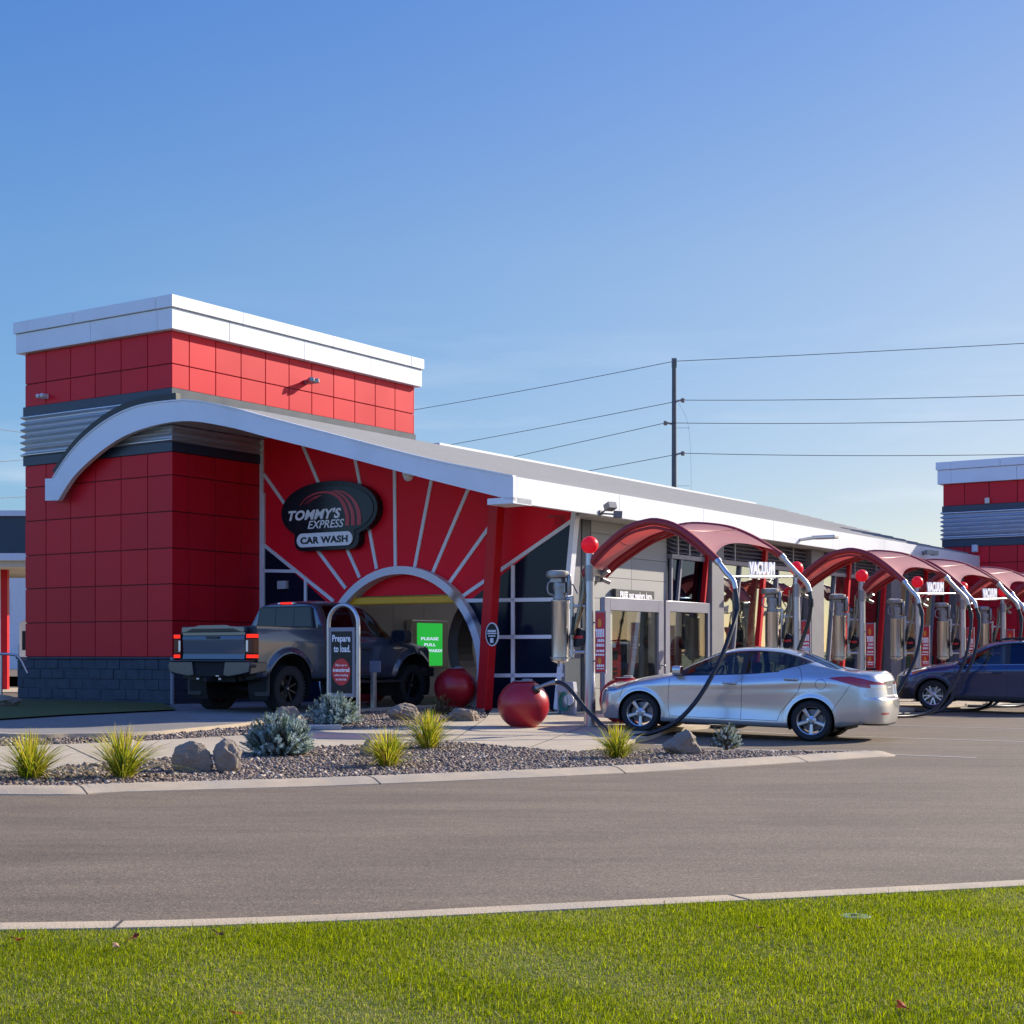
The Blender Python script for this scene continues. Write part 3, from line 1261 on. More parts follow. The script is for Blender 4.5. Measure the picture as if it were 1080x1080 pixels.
v_cols = sorted(PU(x, 600, 23.28)[0] for x in (26.4, 48.5, 74.4, 100.3, 127.6, 155.6, 182))
u_low = [PV(x, 600, 24.3)[0] for x in (182, 207.4, 230.2, 252, 274.8)]
st = u_low[1] - u_low[0]
u_all = [23.28 + .7 * i for i in range(13)]
u_all[-1] = 31.68
u_all = [23.28, 23.78] + [23.78 + .79 * i for i in range(1, 11)]
T1 = tower('entrance_tower', 23.28, 31.68, 24.3, v_cols[-1], .15, 1.30, (5.66, 5.86, 6.80, 7.0, 8.22, 8.66, 8.93), None,
           u_all, v_cols, [7.0, 7.52, 8.22], [1.30, 2.07, 2.85, 3.61, 4.39, 5.16, 5.66])
T2 = tower('exit_tower', 50.0, 57.0, 11.8, 16.6, .1, 1.30, (4.85, 5.08, 6.0, 6.19, 6.91, 7.36, 7.62), None,
           [50 + i * .875 for i in range(9)], [16.6, 15.9, 15.1, 14.2, 13.3, 12.4, 11.8][::-1], [6.19, 6.91], [1.30, 2.1, 2.85, 3.6, 4.3, 4.85])

# ---- sweeping roof
top = [(27.72, 5.27), (27.19, 5.75), (26.63, 6.11), (25.85, 6.44), (25.01, 6.62), (23.98, 6.64), (23.26, 6.57), (22.22, 6.33), (21.35, 6.08), (19.77, 5.64), (17.38, 4.98), (15.94, 4.64), (15.40, 4.52)]
bot = [(27.55, 4.77), (27.03, 5.27), (26.24, 5.72), (25.46, 6.02), (24.71, 6.16), (23.98, 6.21), (23.26, 6.16), (22.22, 5.94), (21.35, 5.70), (19.77, 5.28), (17.38, 4.62), (15.94, 4.24), (15.40, 4.10)]
topS = [(p.x, p.y) for p in catmull([(a, b, 0) for a, b in top], 6)]
botS = [(p.x, p.y) for p in catmull([(a, b, 0) for a, b in bot], 6)]


def ztop(V):
    pts = topS
    for (a, b), (c, d) in zip(pts, pts[1:]):
        if c <= V <= a:
            return b + (d - b) * (V - a) / (c - a)
    return pts[0][1] if V > pts[0][0] else pts[-1][1]


def zbot(V):
    pts = botS
    for (a, b), (c, d) in zip(pts, pts[1:]):
        if c <= V <= a:
            return b + (d - b) * (V - a) / (c - a)
    return pts[0][1] if V > pts[0][0] else pts[-1][1]


RU0, RU1 = 22.97, 50.0
m = MB(BO)
V = 15.40
prof = []
while V < 24.2:
    for dv, dz in ((0, 0), (.37, 0), (.365, .07), (.415, .07)):
        v = min(V + dv, 24.24)
        prof.append((v, ztop(v) - .02 + dz))
    V += .42
n = len(prof)
pf = [(a, ztop(a) - .02) for a, _ in prof]
for i_, (ua, pa, ub, pb) in enumerate(((RU0 + .05, pf, RU0 + .5, pf), (RU0 + .5, pf, RU0 + 1.6, prof), (RU0 + 1.6, prof, 32.5, prof), (32.5, prof, RU1, prof))):
    m.add([(ua, a, b) for a, b in pa] + [(ub, a, b) for a, b in pb], [(i, i + 1, n + i + 1, n + i) for i in range(n - 1)], 1 if i_ == 3 else 0)
    if pb is prof:
        for k_ in range(n - 1):
            if k_ % 4 in (1, 2):
                m.mi[-(n - 1) + k_] = 2
roof = P('roof', m, [ROOFM, ROOFT, mat('roof_seam_metal', (.31, .315, .33), .6, spec=.2)], fix=False)
# thin black back of the swept end in front of the tower
m = MB(BO)
A = [(a + (.16 if a > 25 else .16 * (a - 23.9) / 1.1), b + .20) for a, b in topS if a > 23.9]
B_ = [(a, b) for a, b in topS if a > 23.9]
m.strip(A, B_, lambda a, b, t: (t, a, b), 23.09, 23.22)
P('roof_flashing', m, BLACKM, roof)
m = MB(BO)
u = PV(462, 470, 22.6)[0]
m.box(u, RU1 - 1.5, 22.55, 22.75, ztop(22.6) - .02, ztop(22.6) + .09)
P('ridge_cap', m, WHITE, roof)

# front fascia, following the curve
m = MB(BO)
tA, tB = list(topS), list(botS)
m.strip(tA, tB, lambda a, b, t: (t, a, b), RU0, RU0 + .12)
m.box(RU0, RU0 + .6, 15.40, 15.96, 4.05, 4.16)
m.prism([(27.72, 5.27), (27.98, 5.28), (27.98, 4.79), (27.55, 4.77)], lambda a, b, t: (t, a, b), RU0, RU0 + .12)
fas = P('fascia', m, WHITE)
# thin lip along its upper edge
m = MB(BO)
m.strip([(a, b + .03) for a, b in topS], [(a, b + .001) for a, b in topS], lambda a, b, t: (t, a, b), RU0 - .02, RU0 + .10)
P('drip_edge', m, WHITE, fas)
# side fascia in lengths
m = MB(BO)
u = RU0 + .121
while u < RU1 - .01:
    e = min(u + 3.66, RU1)
    m.box(u + .004, e - .004, 15.40, 15.50, 4.06, 4.53)
    u = e
m.box(RU0 + .13, RU1, 15.43, 15.52, 4.08, 4.50)
P('fascia', m, WHITE, bevel=.004)
# soffits
m = MB(BO)
bs = [(a, b) for a, b in botS if 15.5 <= a <= 24.28]
m.strip([(a, b + .06) for a, b in bs], [(a, b + .02) for a, b in bs], lambda a, b, t: (t, a, b), RU0 + .121, 26.0)
m.box(26.0, RU1, 15.53, 16.6, 4.07, 4.11)
P('soffit', m, SOFFIT)

# ---- sunburst entrance wall
WU = 26.0
AV, AZ, AR = 20.22, 1.016, 2.2
zf = .27


def arc(Rr, z0=zf, n=40):
    a0 = math.asin((z0 - AZ) / Rr)
    return [(AV - Rr * math.cos(a0 + (math.pi - 2 * a0) * i / n), AZ + Rr * math.sin(a0 + (math.pi - 2 * a0) * i / n)) for i in range(n + 1)]


R_in = AR - .165
ar = arc(AR - .10)
tops = [(a, b + .05) for a, b in botS if 16.0 < a < 24.3]
outline = [(24.3, zf), (24.3, zbot(24.3) + .05)] + tops + [(15.98, zbot(15.98) + .03), (16.40, zf)] + ar
m = MB(BO)
m.prism(outline, face_u(WU), 0, -.09)
sun = P('sunburst_wall', m, REDW)

# rays: white strips radiating from the arch
rays = [((278, 500), (334, 579.5), (364.4, 620.5)), ((319, 470), (366, 579.5), (379, 609)), ((374, 483), (389, 557), (397, 600)), ((415.8, 494), (416.8, 598)),
        ((455, 505), (437, 599)), ((494, 515), (455.3, 606)), ((522, 547), (472, 617)), ((278, 574.8), (351.5, 634)), ((609, 545), (484.5, 631))]
m = MB(BO)
for r_ in rays:
    for p, q in zip(r_, r_[1:]):
        a, b = PU(*p, WU - .03), PU(*q, WU - .03)
        m.bar((WU - .015, *a), (WU - .015, *b), .075, .036, up=(1, 0, 0))
P('ray_strip', m, WHITEL, sun)
# navy glazing in the lower corners
L0, L1 = PU(278, 574.8, WU), PU(351.5, 634, WU)
arc_l = [p for p in arc(AR - .05) if p[0] > AV][::-1]
arc_r = [p for p in arc(AR - .05) if p[0] < AV]
R0, R1 = PU(607.5, 545.5, WU), PU(485, 631, WU)


def side(poly, cut, above=False):
    return poly


def ray_line(p0, p1, v):
    return p0[1] + (p1[1] - p0[1]) * (v - p0[0]) / (p1[0] - p0[0])


al = [p for p in arc_l if p[1] <= ray_line(L0, L1, p[0])]
polyL = [(24.27, zf), (24.27, ray_line(L0, L1, 24.27))] + [al[-1] if al[-1][1] > al[0][1] else al[0]] + sorted(al, key=lambda p: -p[1])[1:] 
arr = sorted([p for p in arc_r if p[1] <= ray_line(R0, R1, p[0])], key=lambda p: p[1])
polyR = [(16.38, zf)] + [(R0[0] + .03, R0[1])] + arr[::-1]
m = MB(BO)
m.prism(polyL, face_u(WU), .002, .012)
gl = P('window', m, DARKGLASS)
m = MB(BO)
for (p, q) in (((278, 602), (312, 602.5)), ((322.3, 612), (322.3, 660)), ((277.8, 520), (277.8, 700))):
    a, b = PU(*p, WU - .03), PU(*q, WU - .03)
    m.bar((WU - .022, *a), (WU - .022, *b), .07, .05, up=(1, 0, 0))
m.bar((WU - .024, 24.25, zf), (WU - .024, 24.25, zbot(24.25)), .09, .056, up=(1, 0, 0))
P('frame', m, WHITEL, gl)
m = MB(BO)
m.prism(polyR, face_u(WU), .002, .012)
gr = P('window', m, DARKGLASS)
m = MB(BO)


def rail(p, q, w=.075, h=.05):
    a, b = PU(*p, WU - .03), PU(*q, WU - .03)
    m.bar((WU - .024, *a), (WU - .024, *b), w, h, up=(1, 0, 0))


rail((487, 633.5), (601, 632))
rail((503, 672), (597, 671.5))
rail((509, 712.5), (594, 712.0))
rail((541, 596), (541, 752))
m.bar((WU + .035, 15.97, zbot(15.98) - .05), (WU + .035, 16.39, zf), .10, .17, up=(1, 0, 0))
P('frame', m, WHITEL, gr)
# white arch ring with depth
m = MB(BO)
aO, aI = arc(AR), arc(R_in)
m.strip(aO, aI, lambda a, b, t: (t, a, b), WU - .20, WU + .25)
P('entrance_arch', m, mat('arch_white', (.66, .68, .72), .45), smooth=30)
m = MB(BO)
hb = [p for p in arc(R_in + .02) if p[1] > 2.52]
m.prism(hb, face_u(WU + .12), 0, -.06)
P('arch_infill', m, REDW)
m = MB(BO)
m.box(WU - .06, WU + .05, AV - 1.52, AV + 1.52, 2.42, 2.58)
P('clearance_bar', m, YEL, bevel=.02)
# leaning red column under the roof corner
m = MB(BO)
c0, c1 = PU(512, 752, 25.6), PU(526.5, 532, 25.6)
b0, b1 = Vector((25.55, c0[0], .24)), Vector((25.55, c1[0], zbot(c1[0]) + .03))
m.bar(b0, b1, .23, .26, up=(1, 0, 0))
P('leaning_column', m, REDP, bevel=.012)
# little vent and the dome camera
m = MB(BO)
a, z = PU(300, 617, WU)
m.box(WU - .10, WU - .013, a - .13, a + .13, z - .09, z + .09)
m.box(WU - .105, WU - .10, a - .09, a + .09, z - .05, z + .05)
P('wall_vent', m, mat('vent_grey', (.50, .50, .52), .5), bevel=.008)
m = MB(BO)
a, z = PU(430.5, 503.5, 24.6)
m.sphere((24.6, a, z + .02), .10, 18, 12)
m.lathe([(.12, .03), (.12, .2)], 18, (24.6, a, z))
P('dome_camera', m, mat('camera_white', (.72, .72, .72), .4), smooth=40)

# ---- the long side wall
SV = 16.2
m = MB(BO)
m.box(26.0, 26.62, SV, SV + .25, .2, 4.07)
P('end_pier', m, GREYM)
m = MB(BO)
m.box(26.62, 26.95, SV - .02, SV + .2, .2, 4.07)
P('corner_strip', m, NAVYB)
m = MB(BO)
for j in range(9):
    z0, z1 = 2.50 + j * .44, min(2.50 + (j + 1) * .44, 4.07)
    if z0 > 4.0:
        break
    for (u0, u1) in ((26.95, 28.6), (28.6, 30.17)):
        m.box(u0 + .004, u1 - .004, SV - .03, SV, z0 + .004, z1 - .004)
for j in range(5):
    m.box(26.954, 27.30, SV - .03, SV, .2 + j * .46 + .004, .2 + (j + 1) * .46 - .004)
m.box(26.95, 30.17, SV, SV + .16, 2.50, 4.07)
m.box(26.95, 27.30, SV, SV + .16, .2, 2.5)
P('beige_wall', m, BEIGE, bevel=.003)


def tilt(z):                     # plane of the glass
    return SV - .06


def lean(u, z):                  # bars lean along the wall
    return u + .185 * (z - 3.46)


def glazed_bay(u0, u1, posts, muls, zlow=.30, glassm=WINGLASS, pw=.13):
    m = MB(BO)
    t = .02
    m.prism([(u0, zlow), (u1, zlow), (u1, 3.46), (u0, 3.46)], lambda a, b, q: (a, tilt(b) + q, b), 0, t)
    g = P('window', m, glassm)
    m = MB(BO)
    for u in muls:
        m.bar((max(u0 + .04, lean(u, zlow)), tilt(0) - .02, zlow), (u, tilt(0) - .02, 3.46), .08, .06, up=(1, 0, 0))
    m.box(u0, u1, tilt(3.46) - .09, tilt(3.46) + .06, 3.462, 3.56)
    m.box(u0, u1, tilt(zlow) - .06, tilt(zlow) + .06, zlow - .13, zlow - .002)
    P('frame', m, ALU, g)
    for u in posts:
        m = MB(BO)
        m.bar((lean(u, zlow - .12), tilt(0) - .11, zlow - .12), (lean(u, 4.05), tilt(0) - .11, 4.05), .11, pw, up=(1, 0, 0))
        P('slanted_post', m, REDP, g)
    m = MB(BO)
    for k in range(5):
        z = 3.60 + k * .093
        m.prism([(SV - .15, z), (SV - .03, z + .065), (SV - .02, z + .055), (SV - .14, z - .012)], lambda a, b, q: (q, a, b), u0, u1)
    m.box(u0, u1, SV + .02, SV + .06, 3.56, 4.07)
    for k in range(3):
        uu = u0 + (u1 - u0) * (k + .5) / 3
        m.box(uu - .03, uu + .03, SV - .155, SV + .02, 3.56, 4.07)
    P('louvre', m, ALU)
    return g


glazed_bay(30.2, 31.85, [31.80], [30.26, 30.72], 2.52, CARGLASSD, .06)
glazed_bay(32.5, 37.55, [34.9], [32.55, 33.75, 35.9, 37.45])
glazed_bay(38.42, 43.36, [40.35, 43.1], [38.5, 39.6, 41.7, 43.3])
glazed_bay(44.2, 49.2, [46.6, 48.7], [44.3, 45.4, 46.5, 47.7, 49.1])
for (u0, u1) in ((31.87, 32.49), (37.57, 38.40), (43.38, 44.18), (49.22, 50.0)):
    m = MB(BO)
    m.box(u0, u1, SV - .28, SV + .5, .15, 4.07)
    P('grey_column', m, GREYM, bevel=.01)

# ---- inside: floor, low partition, stainless lining, ceiling
m = MB(BO)
m.box(26.0, 50.0, 16.55, 18.4, .05, .325)
m.box(26.2, 50.0, 22.55, 24.2, .05, .34)
P('floor', m, CONC)
m = MB(BO)
m.box(26.3, 50.0, 18.25, 18.40, .325, 1.15)
for k in range(9):
    m.box(27.5 + k * 2.7, 27.7 + k * 2.7, 18.25, 18.40, 1.15, 3.9)
P('partition', m, ROOMW)
m = MB(BO)
for k in range(20):
    u0 = 26.2 + k * 1.2
    m.box(u0 + .006, u0 + 1.194, 22.56, 22.60, .34, 1.7)
    m.box(u0 + .006, u0 + 1.194, 22.56, 22.60, 1.712, 3.9)
m.box(26.2, 50.0, 22.60, 22.75, .34, 3.9)
P('stainless_lining', m, LINING)
m = MB(BO)
for k in range(9):
    m.box(27.4 + k * 2.6, 27.6 + k * 2.6, 16.6, 22.55, 3.95, 4.15)
P('purlin', m, ALU)
m = MB(BO)
m.box(50.0, 50.15, 18.4, 20.6, 3.2, 5.0)
m.box(50.0, 50.15, 20.6, 24.2, 3.2, 5.55)
m.box(50.0, 50.15, 22.75, 24.2, .2, 3.2)
m.box(31.7, 50.0, 24.05, 24.2, .2, 5.9)
P('back_wall', m, BEIGE)
# wash gantry deep inside the arch
m = MB(BO)
gA = [(19.55 + 1.42 * math.cos(a), 1.55 + 1.42 * math.sin(a)) for a in [math.pi * (-.35 + 1.7 * i / 40) for i in range(41)]]
gB = [(19.55 + 1.16 * math.cos(a), 1.55 + 1.16 * math.sin(a)) for a in [math.pi * (-.35 + 1.7 * i / 40) for i in range(41)]]
m.strip(gA, gB, lambda a, b, t: (t, a, b), 28.6, 29.2)
tag(MB.build(m, 'wash_gantry', mat('gantry_steel', (.16, .15, .15), .4, metal=.6), None, smooth=30), 'dark curved wash gantry hoop inside the tunnel entrance', 'gantry')
gk = bpy.data.objects['wash_gantry']
gk.location = W(26, 20, .29)
gk.rotation_euler = (0, 0, ROT)

# ---- lamps fixed to the walls
def flood(u, v, z, heads, parent=bld, arm=(0, -.16, 0), s=1.0, mtl=STEELD):
    m = MB(BO)
    m.box(u - .06 * s, u + .06 * s, v - .03, v, z - .06 * s, z + .06 * s)
    for d in heads:
        e = Vector((u + d[0] * s, v + d[1] * s, z + d[2] * s))
        m.tube([(u, v - .02, z), e], .018 * s, 8)
        f = Vector(d).normalized()
        m.bar(e - f * .05 * s, e + f * .12 * s, .20 * s, .13 * s)
    return P('flood_light', m, mtl, bevel=.01)


u, z = PV(627, 540.5, 15.38)
flood(u + .25, 15.40, z, [(-.10, -.26, .10), (.16, -.26, -.02)], mtl=mat('lamp_grey', (.16, .16, .17), .45, metal=.4))
u, z = PV(629, 609, SV - .03)
m = MB(BO)
m.box(u - .10, u + .10, SV - .24, SV - .031, z - .08, z + .10)
m.box(u - .08, u + .08, SV - .22, SV - .05, z - .10, z - .081)
P('wall_lamp', m, mat('lamp_shell', (.42, .43, .44), .4, metal=.3), bevel=.015)
u, z = PV(852, 570, 15.2)
m = MB(BO)
m.bar((u, 15.9, z - .02), (u, 15.0, z + .06), .09, .07)
m.box(u - .14, u + .14, 14.45, 15.05, z + .02, z + .10)
P('arm_lamp', m, GALV, bevel=.015)
u, z = PV(980, 583, 15.2)
flood(u, 15.40, z, [(-.2, -.24, .0), (.25, -.24, .0)])
v, z = PU(46, 418, 23.2)
m = MB(BO)
m.box(23.2, 23.28, v - .07, v + .07, z - .05, z + .05)
for dv_ in (.07, -.07):
    m.lathe([(.02, -.13), (.05, -.10), (.05, -.01), (.02, 0)], 14, (23.18, v + dv_, z), 'x')
P('twin_spot', m, mat('spot_white', (.62, .62, .62), .4), smooth=40)
u, z = PV(324, 403, 24.25)
m = MB(BO)
m.box(u - .06, u + .06, 24.16, 24.3, z - .05, z + .05)
m.bar((u, 24.2, z), (u - .12, 24.0, z + .03), .12, .10)
m.bar((u, 24.2, z), (u + .14, 24.0, z + .03), .12, .10)
P('twin_spot', m, STEELD, bevel=.01)
v, z = PU(1041, 528, 49.9)
m = MB(BO)
m.box(49.88, 49.965, v - .07, v + .07, z - .09, z + .09)
P('wall_lamp', m, mat('lamp_cream', (.6, .58, .5), .4), bevel=.01)
v, z = PU(1028.5, 578.5, 49.9)
m = MB(BO)
m.box(49.8, 49.965, v - .09, v + .09, z - .12, z + .12)
P('alarm_box', m, mat('alarm_white', (.6, .6, .62), .4), bevel=.02)
# downpipe at the tower's block base
m = MB(BO)
m.tube([(23.10, 24.10, .26), (23.10, 24.10, 1.30)], .045, 12)
P('downpipe', m, ALU, smooth=40)

# ------------------------------------------------------------------ oval name sign
SU = 25.72
sv_, sz_ = PU(344, 541, SU)
sgn = thing('wall_sign', 'glossy black oval sign reading TOMMY\'S EXPRESS CAR WASH on the red sunburst wall', 'sign', W(26, sv_, sz_), ROT)
ppm_a, ppm_b = .00302, .00227


def sg(X, Y):
    return ((X - 537) * ppm_a, (369 - Y) * ppm_b)


def sface(a, b, t):
    return (-.05 - t, -a, b)


def rbox_poly(a0, a1, b0, b1, r, n=10):
    out = []
    for (cx, cy, s) in ((a1 - r, b1 - r, 0), (a0 + r, b1 - r, 1), (a0 + r, b0 + r, 2), (a1 - r, b0 + r, 3)):
        for k in range(n + 1):
            t = math.pi / 2 * (s + k / n)
            out.append((cx + r * math.cos(t), cy + r * math.sin(t)))
    return out


def sign_outline(shrink, n=160):
    oc = sg(537, 345)
    A, Bq = 1.365 - shrink, .645 - shrink
    pil = rbox_poly(-.98 + shrink, .86 - shrink, -.80 + shrink, -.30, .22)
    out = []
    c = (-.03, -.15)
    for i in range(n):
        t = 2 * math.pi * i / n
        d = (math.cos(t), math.sin(t))
        best = 0
        # oval (slightly squared)
        lo, hi = 0, 3
        for _ in range(40):
            q = (lo + hi) / 2
            x, y = c[0] + d[0] * q - oc[0], c[1] + d[1] * q - oc[1]
            if abs(x / A) ** 2.15 + abs(y / Bq) ** 2.15 < 1:
                lo = q
            else:
                hi = q
        best = lo
        for (p, q2) in zip(pil, pil[1:] + pil[:1]):
            ex, ey = q2[0] - p[0], q2[1] - p[1]
            den = d[0] * ey - d[1] * ex
            if abs(den) < 1e-9:
                continue
            s = ((p[0] - c[0]) * ey - (p[1] - c[1]) * ex) / den
            w = ((p[0] - c[0]) * d[1] - (p[1] - c[1]) * d[0]) / den
            if s > 0 and -1e-6 <= w <= 1 + 1e-6:
                best = max(best, s)
        out.append((c[0] + d[0] * best, c[1] + d[1] * best))
    return out


m = MB()
m.prism(sign_outline(0), sface, -.04, .16)
m.build('cabinet', SIGNBLK, sgn, bevel=.03, seg=3, smooth=40)
m = MB()
m.prism(sign_outline(.10), sface, .161, .175)
m.build('face_panel', mat('sign_face_black', (.010, .017, .025), .22, spec=.25), sgn, bevel=.006)
m = MB()
m.prism(rbox_poly(*[v for v in (sg(245, 0)[0], sg(770, 0)[0])], sg(0, 685)[1], sg(0, 552)[1], .15), sface, .176, .195)
m.build('name_plate', WHITEP, sgn, bevel=.008)
words('black_lettering', [('CAR WASH', sg(283, 0)[0], sg(728, 0)[0], sg(0, 655)[1], sg(0, 588)[1], .04, 0)], lambda a, b, t: sface(a, b, .196 + t), BLACKP, sgn)
words('white_lettering', [("TOMMY'S", sg(160, 0)[0], sg(663, 0)[0], sg(0, 422)[1], sg(0, 322)[1], .038, .28),
                          ('EXPRESS', sg(348, 0)[0], sg(690, 0)[0], sg(0, 510)[1], sg(0, 432)[1], .012, .28)], lambda a, b, t: sface(a, b, .176 + t), WHITEP, sgn)
m = MB()
for (pts, w0, w1) in (
        ([(275, 275), (330, 215), (400, 180), (480, 166), (560, 176), (630, 215), (680, 280), (712, 370), (722, 440), (718, 500)], 3, 17),
        ([(318, 270), (370, 225), (430, 203), (480, 195)], 2, 5),
        ([(570, 160), (640, 185), (700, 235), (745, 310), (770, 400), (772, 500)], 3, 17),
        ([(345, 270), (390, 232), (450, 205)], 1.5, 4),
        ([(600, 156), (680, 178), (750, 230), (800, 305), (826, 400), (826, 498)], 4, 18)):
    cv = catmull([(x, y, 0) for x, y in pts], 6)
    L_, R_ = [], []
    for i, p in enumerate(cv):
        d = (cv[min(i + 1, len(cv) - 1)] - cv[max(i - 1, 0)]).normalized()
        w = w0 + (w1 - w0) * min(1, i / (len(cv) * .7))
        nn = Vector((-d.y, d.x, 0)) * w
        L_.append(sg(p.x + nn.x, p.y + nn.y))
        R_.append(sg(p.x - nn.x, p.y - nn.y))
    m.strip(L_, R_, sface, .176, .184)
m.build('red_swoosh', mat('swoosh_red', (.50, .02, .04), .35), sgn)

# ------------------------------------------------------------------ other signs and screens on the building
u0, z0 = PV(645, 632.5, SV - .04)
u1, z1 = PV(686, 633, SV - .04)
z_a, z_b = PV(645, 621, SV)[1], PV(645, 633, SV)[1]
s2 = thing('mat_wash_sign', 'dark sign board reading FREE mat washers here. above the glass doors', 'sign', W(u0, SV - .04, z_b), ROT)
Lw = u1 - u0
m = MB()
m.box(0, Lw, -.10, 0, 0, z_a - z_b)
m.build('board', mat('sign_charcoal', (.04, .042, .046), .5), s2, bevel=.008)
hh = z_a - z_b
words('lettering', [('FREE', .10 * Lw, .30 * Lw, .22 * hh, .80 * hh, .05, 0), ('mat washers here.', .33 * Lw, .93 * Lw, .22 * hh, .80 * hh, .03, 0)],
      lambda a, b, t: (a, -.101 - t, b), WHITEP, s2)

# green message screen on the tunnel's far wall
u0, zt = PV(434.5, 657, 22.5)
u1, zb_ = PV(460.5, 702, 22.5)
scr = thing('message_screen', 'bright green screen reading PLEASE PULL FORWARD! inside the wash entrance', 'screen', W(u0, 22.5, zb_), ROT)
Lw, hh = u1 - u0, zt - zb_
m = MB()
m.box(-.20, Lw + .26, -.16, .05, -.07, hh + .07)
m.build('housing', STEEL, scr, bevel=.02)
m = MB()
m.box(0, Lw, -.175, -.161, 0, hh)
m.build('display', mat('screen_green', (.02, .35, .05), .3, emit=(.02, .42, .05), estr=.62), scr)
words('lettering', [('PLEASE', .13 * Lw, .83 * Lw, .60 * hh, .67 * hh, .03, 0), ('PULL', .25 * Lw, .72 * Lw, .46 * hh, .53 * hh, .03, 0),
                    ('FORWARD!', .04 * Lw, .97 * Lw, .32 * hh, .39 * hh, .03, 0)], lambda a, b, t: (a, -.177 - t, b),
      mat('screen_letters', (.5, .55, .8), .4, emit=(.55, .6, .85), estr=.65), scr, depth=.004)

# round badge on the leaning column
bv, bz = PU(519.3, 669, 25.35)
bdg = thing('oval_badge', 'black oval badge with white rim on the leaning red column', 'sign', W(25.36, bv, bz), ROT)
m = MB()
ov = [(.155 * math.cos(2 * math.pi * i / 40), .235 * math.sin(2 * math.pi * i / 40)) for i in range(40)]
m.prism([(a * 1.0, b * 1.0) for a, b in ov], lambda a, b, t: (-t, -a, b), 0, .025)
m.build('rim', WHITEL, bdg)
m = MB()
m.prism([(a * .86, b * .90) for a, b in ov], lambda a, b, t: (-t, -a, b), .0255, .03)
m.build('face_panel', SIGNBLK, bdg)
m = MB()
m.box(-.034, -.031, -.10, .10, .045, .085)
m.box(-.034, -.031, -.11, .11, .005, .03)
m.box(-.034, -.031, -.085, .085, -.045, -.022)
m.box(-.034, -.031, -.04, .04, -.17, -.075)
m.build('marks', WHITEL, bdg)

# ------------------------------------------------------------------ mat-washing enclosure: two glazed screens and red machines
def screen_door(name, label, u0, u1, v, zt, rail_w, mid=None, handle=None):
    t = thing(name, label, 'glass door', W(u0, v, gz(v) + .06), ROT)
    L = u1 - u0
    H = zt - gz(v) - .06
    m = MB()
    m.box(0, rail_w, -.05, .05, 0, H)
    m.box(L - rail_w, L, -.05, .05, 0, H)
    m.box(rail_w, L - rail_w, -.05, .05, H - rail_w * 1.15, H)
    m.box(rail_w, L - rail_w, -.05, .05, 0, .16)
    m.build('frame', ALU, t, bevel=.006)
    m = MB()
    m.box(rail_w, L - rail_w, -.008, .008, .16, H - rail_w * 1.15)
    m.build('pane', CLEARGLASS, t)
    if handle:
        m = MB()
        m.tube([(handle, -.06, .93), (handle, -.11, .93), (handle + .12, -.11, .93)], .014, 8)
        m.box(handle - .03, handle + .03, -.065, -.05, .85, 1.02)
        m.build('handle', STEELD, t)
    return t


u0, z0 = PV(635.5, 633, 15.45)
u1, _ = PV(698, 638, 15.45)
screen_door('screen_door', 'tall grey framed glass door standing under the dark FREE mat washers here. sign', u0, u1, 15.45, z0 + .06, .22, handle=u1 - u0 - .17)
u2, _ = PV(749, 638, 16.0)
u1b, _ = PV(700, 638, 16.0)
screen_door('screen_door', 'wide grey framed glass screen right of the mat washer door, set farther back', u1b, u2, 16.0, z0 + .1, .20)
def mat_washer(label, u, v, s=1.0, extra=False):
    t = thing('mat_washer', label, 'machine', W(u, v, .325), ROT, 'mat washers behind the glass')
    m = MB()
    pr = rbox_poly(-.42 * s, .42 * s, 0, 1.55 * s, .40 * s)
    m.prism(pr, lambda a, b, q: (a, q, b), 0, .5)
    m.build('cabinet', mat('washer_red', (.42, .018, .022), .4) if 'washer_red' not in MATS else MATS['washer_red'], t, bevel=.02)
    m = MB()
    for k in range(5):
        m.box(-.24 * s, .24 * s, -.012, -.001, (.30 + k * .10) * s, (.35 + k * .10) * s)
    m.box(-.26 * s, .26 * s, -.012, -.001, .92 * s, 1.1 * s)
    m.build('front_slots', BLACKP, t)
    m = MB()
    m.box(-.17 * s, .17 * s, -.012, -.001, 1.18 * s, 1.26 * s)
    m.build('white_label', WHITEP, t)


mat_washer('red mat washing machine seen through the tall grey framed door', 28.75, 16.75)
mat_washer('red mat washing machine behind the glazing between door screen and first column', 33.1, 16.95, .95)
mat_washer('red rounded machine behind the glazing beside the second steel canister', 35.5, 16.9, .95)
# curtain strips and a steel post seen through the first door
m = MB(BO)
for k in range(6):
    m.box(29.9 + k * .22, 30.08 + k * .22, 17.75 + .04 * (k % 2), 17.77 + .04 * (k % 2), .33, 2.6)
m.box(27.0, 31.8, 18.1, 18.2, 1.15, 3.3)
P('room_lining', m, DARKROOM)
m = MB(BO)
m.box(27.9, 28.02, 16.3, 16.42, .33, 2.6)
m.bar((29.0, 16.5, .33), (29.35, 16.3, 3.3), .10, .10)
P('room_post', m, WHITE)
# ------------------------------------------------------------------ vacuum stations
S0U, S0V, S0Z = 22.57, 13.57, .146


def loc_near(px, py):
    v, z = PU(px, py, S0U)
    return Vector((0, v - S0V, z - S0Z))


FA, FB = Vector((23.30, 13.72)), Vector((24.60, 11.0))


def loc_far(px, py):
    r = (px - CX) / F
    du, dv = r * uX + uY, uX - r * uY          # per unit depth
    d = FB - FA
    # FA + s d = Y (du, dv)
    den = du * d.y - dv * d.x
    Y = (FA.x * d.y - FA.y * d.x) / den
    return Vector((Y * du - S0U, Y * dv - S0V, CZ + (HY - py) * Y / F - S0Z))


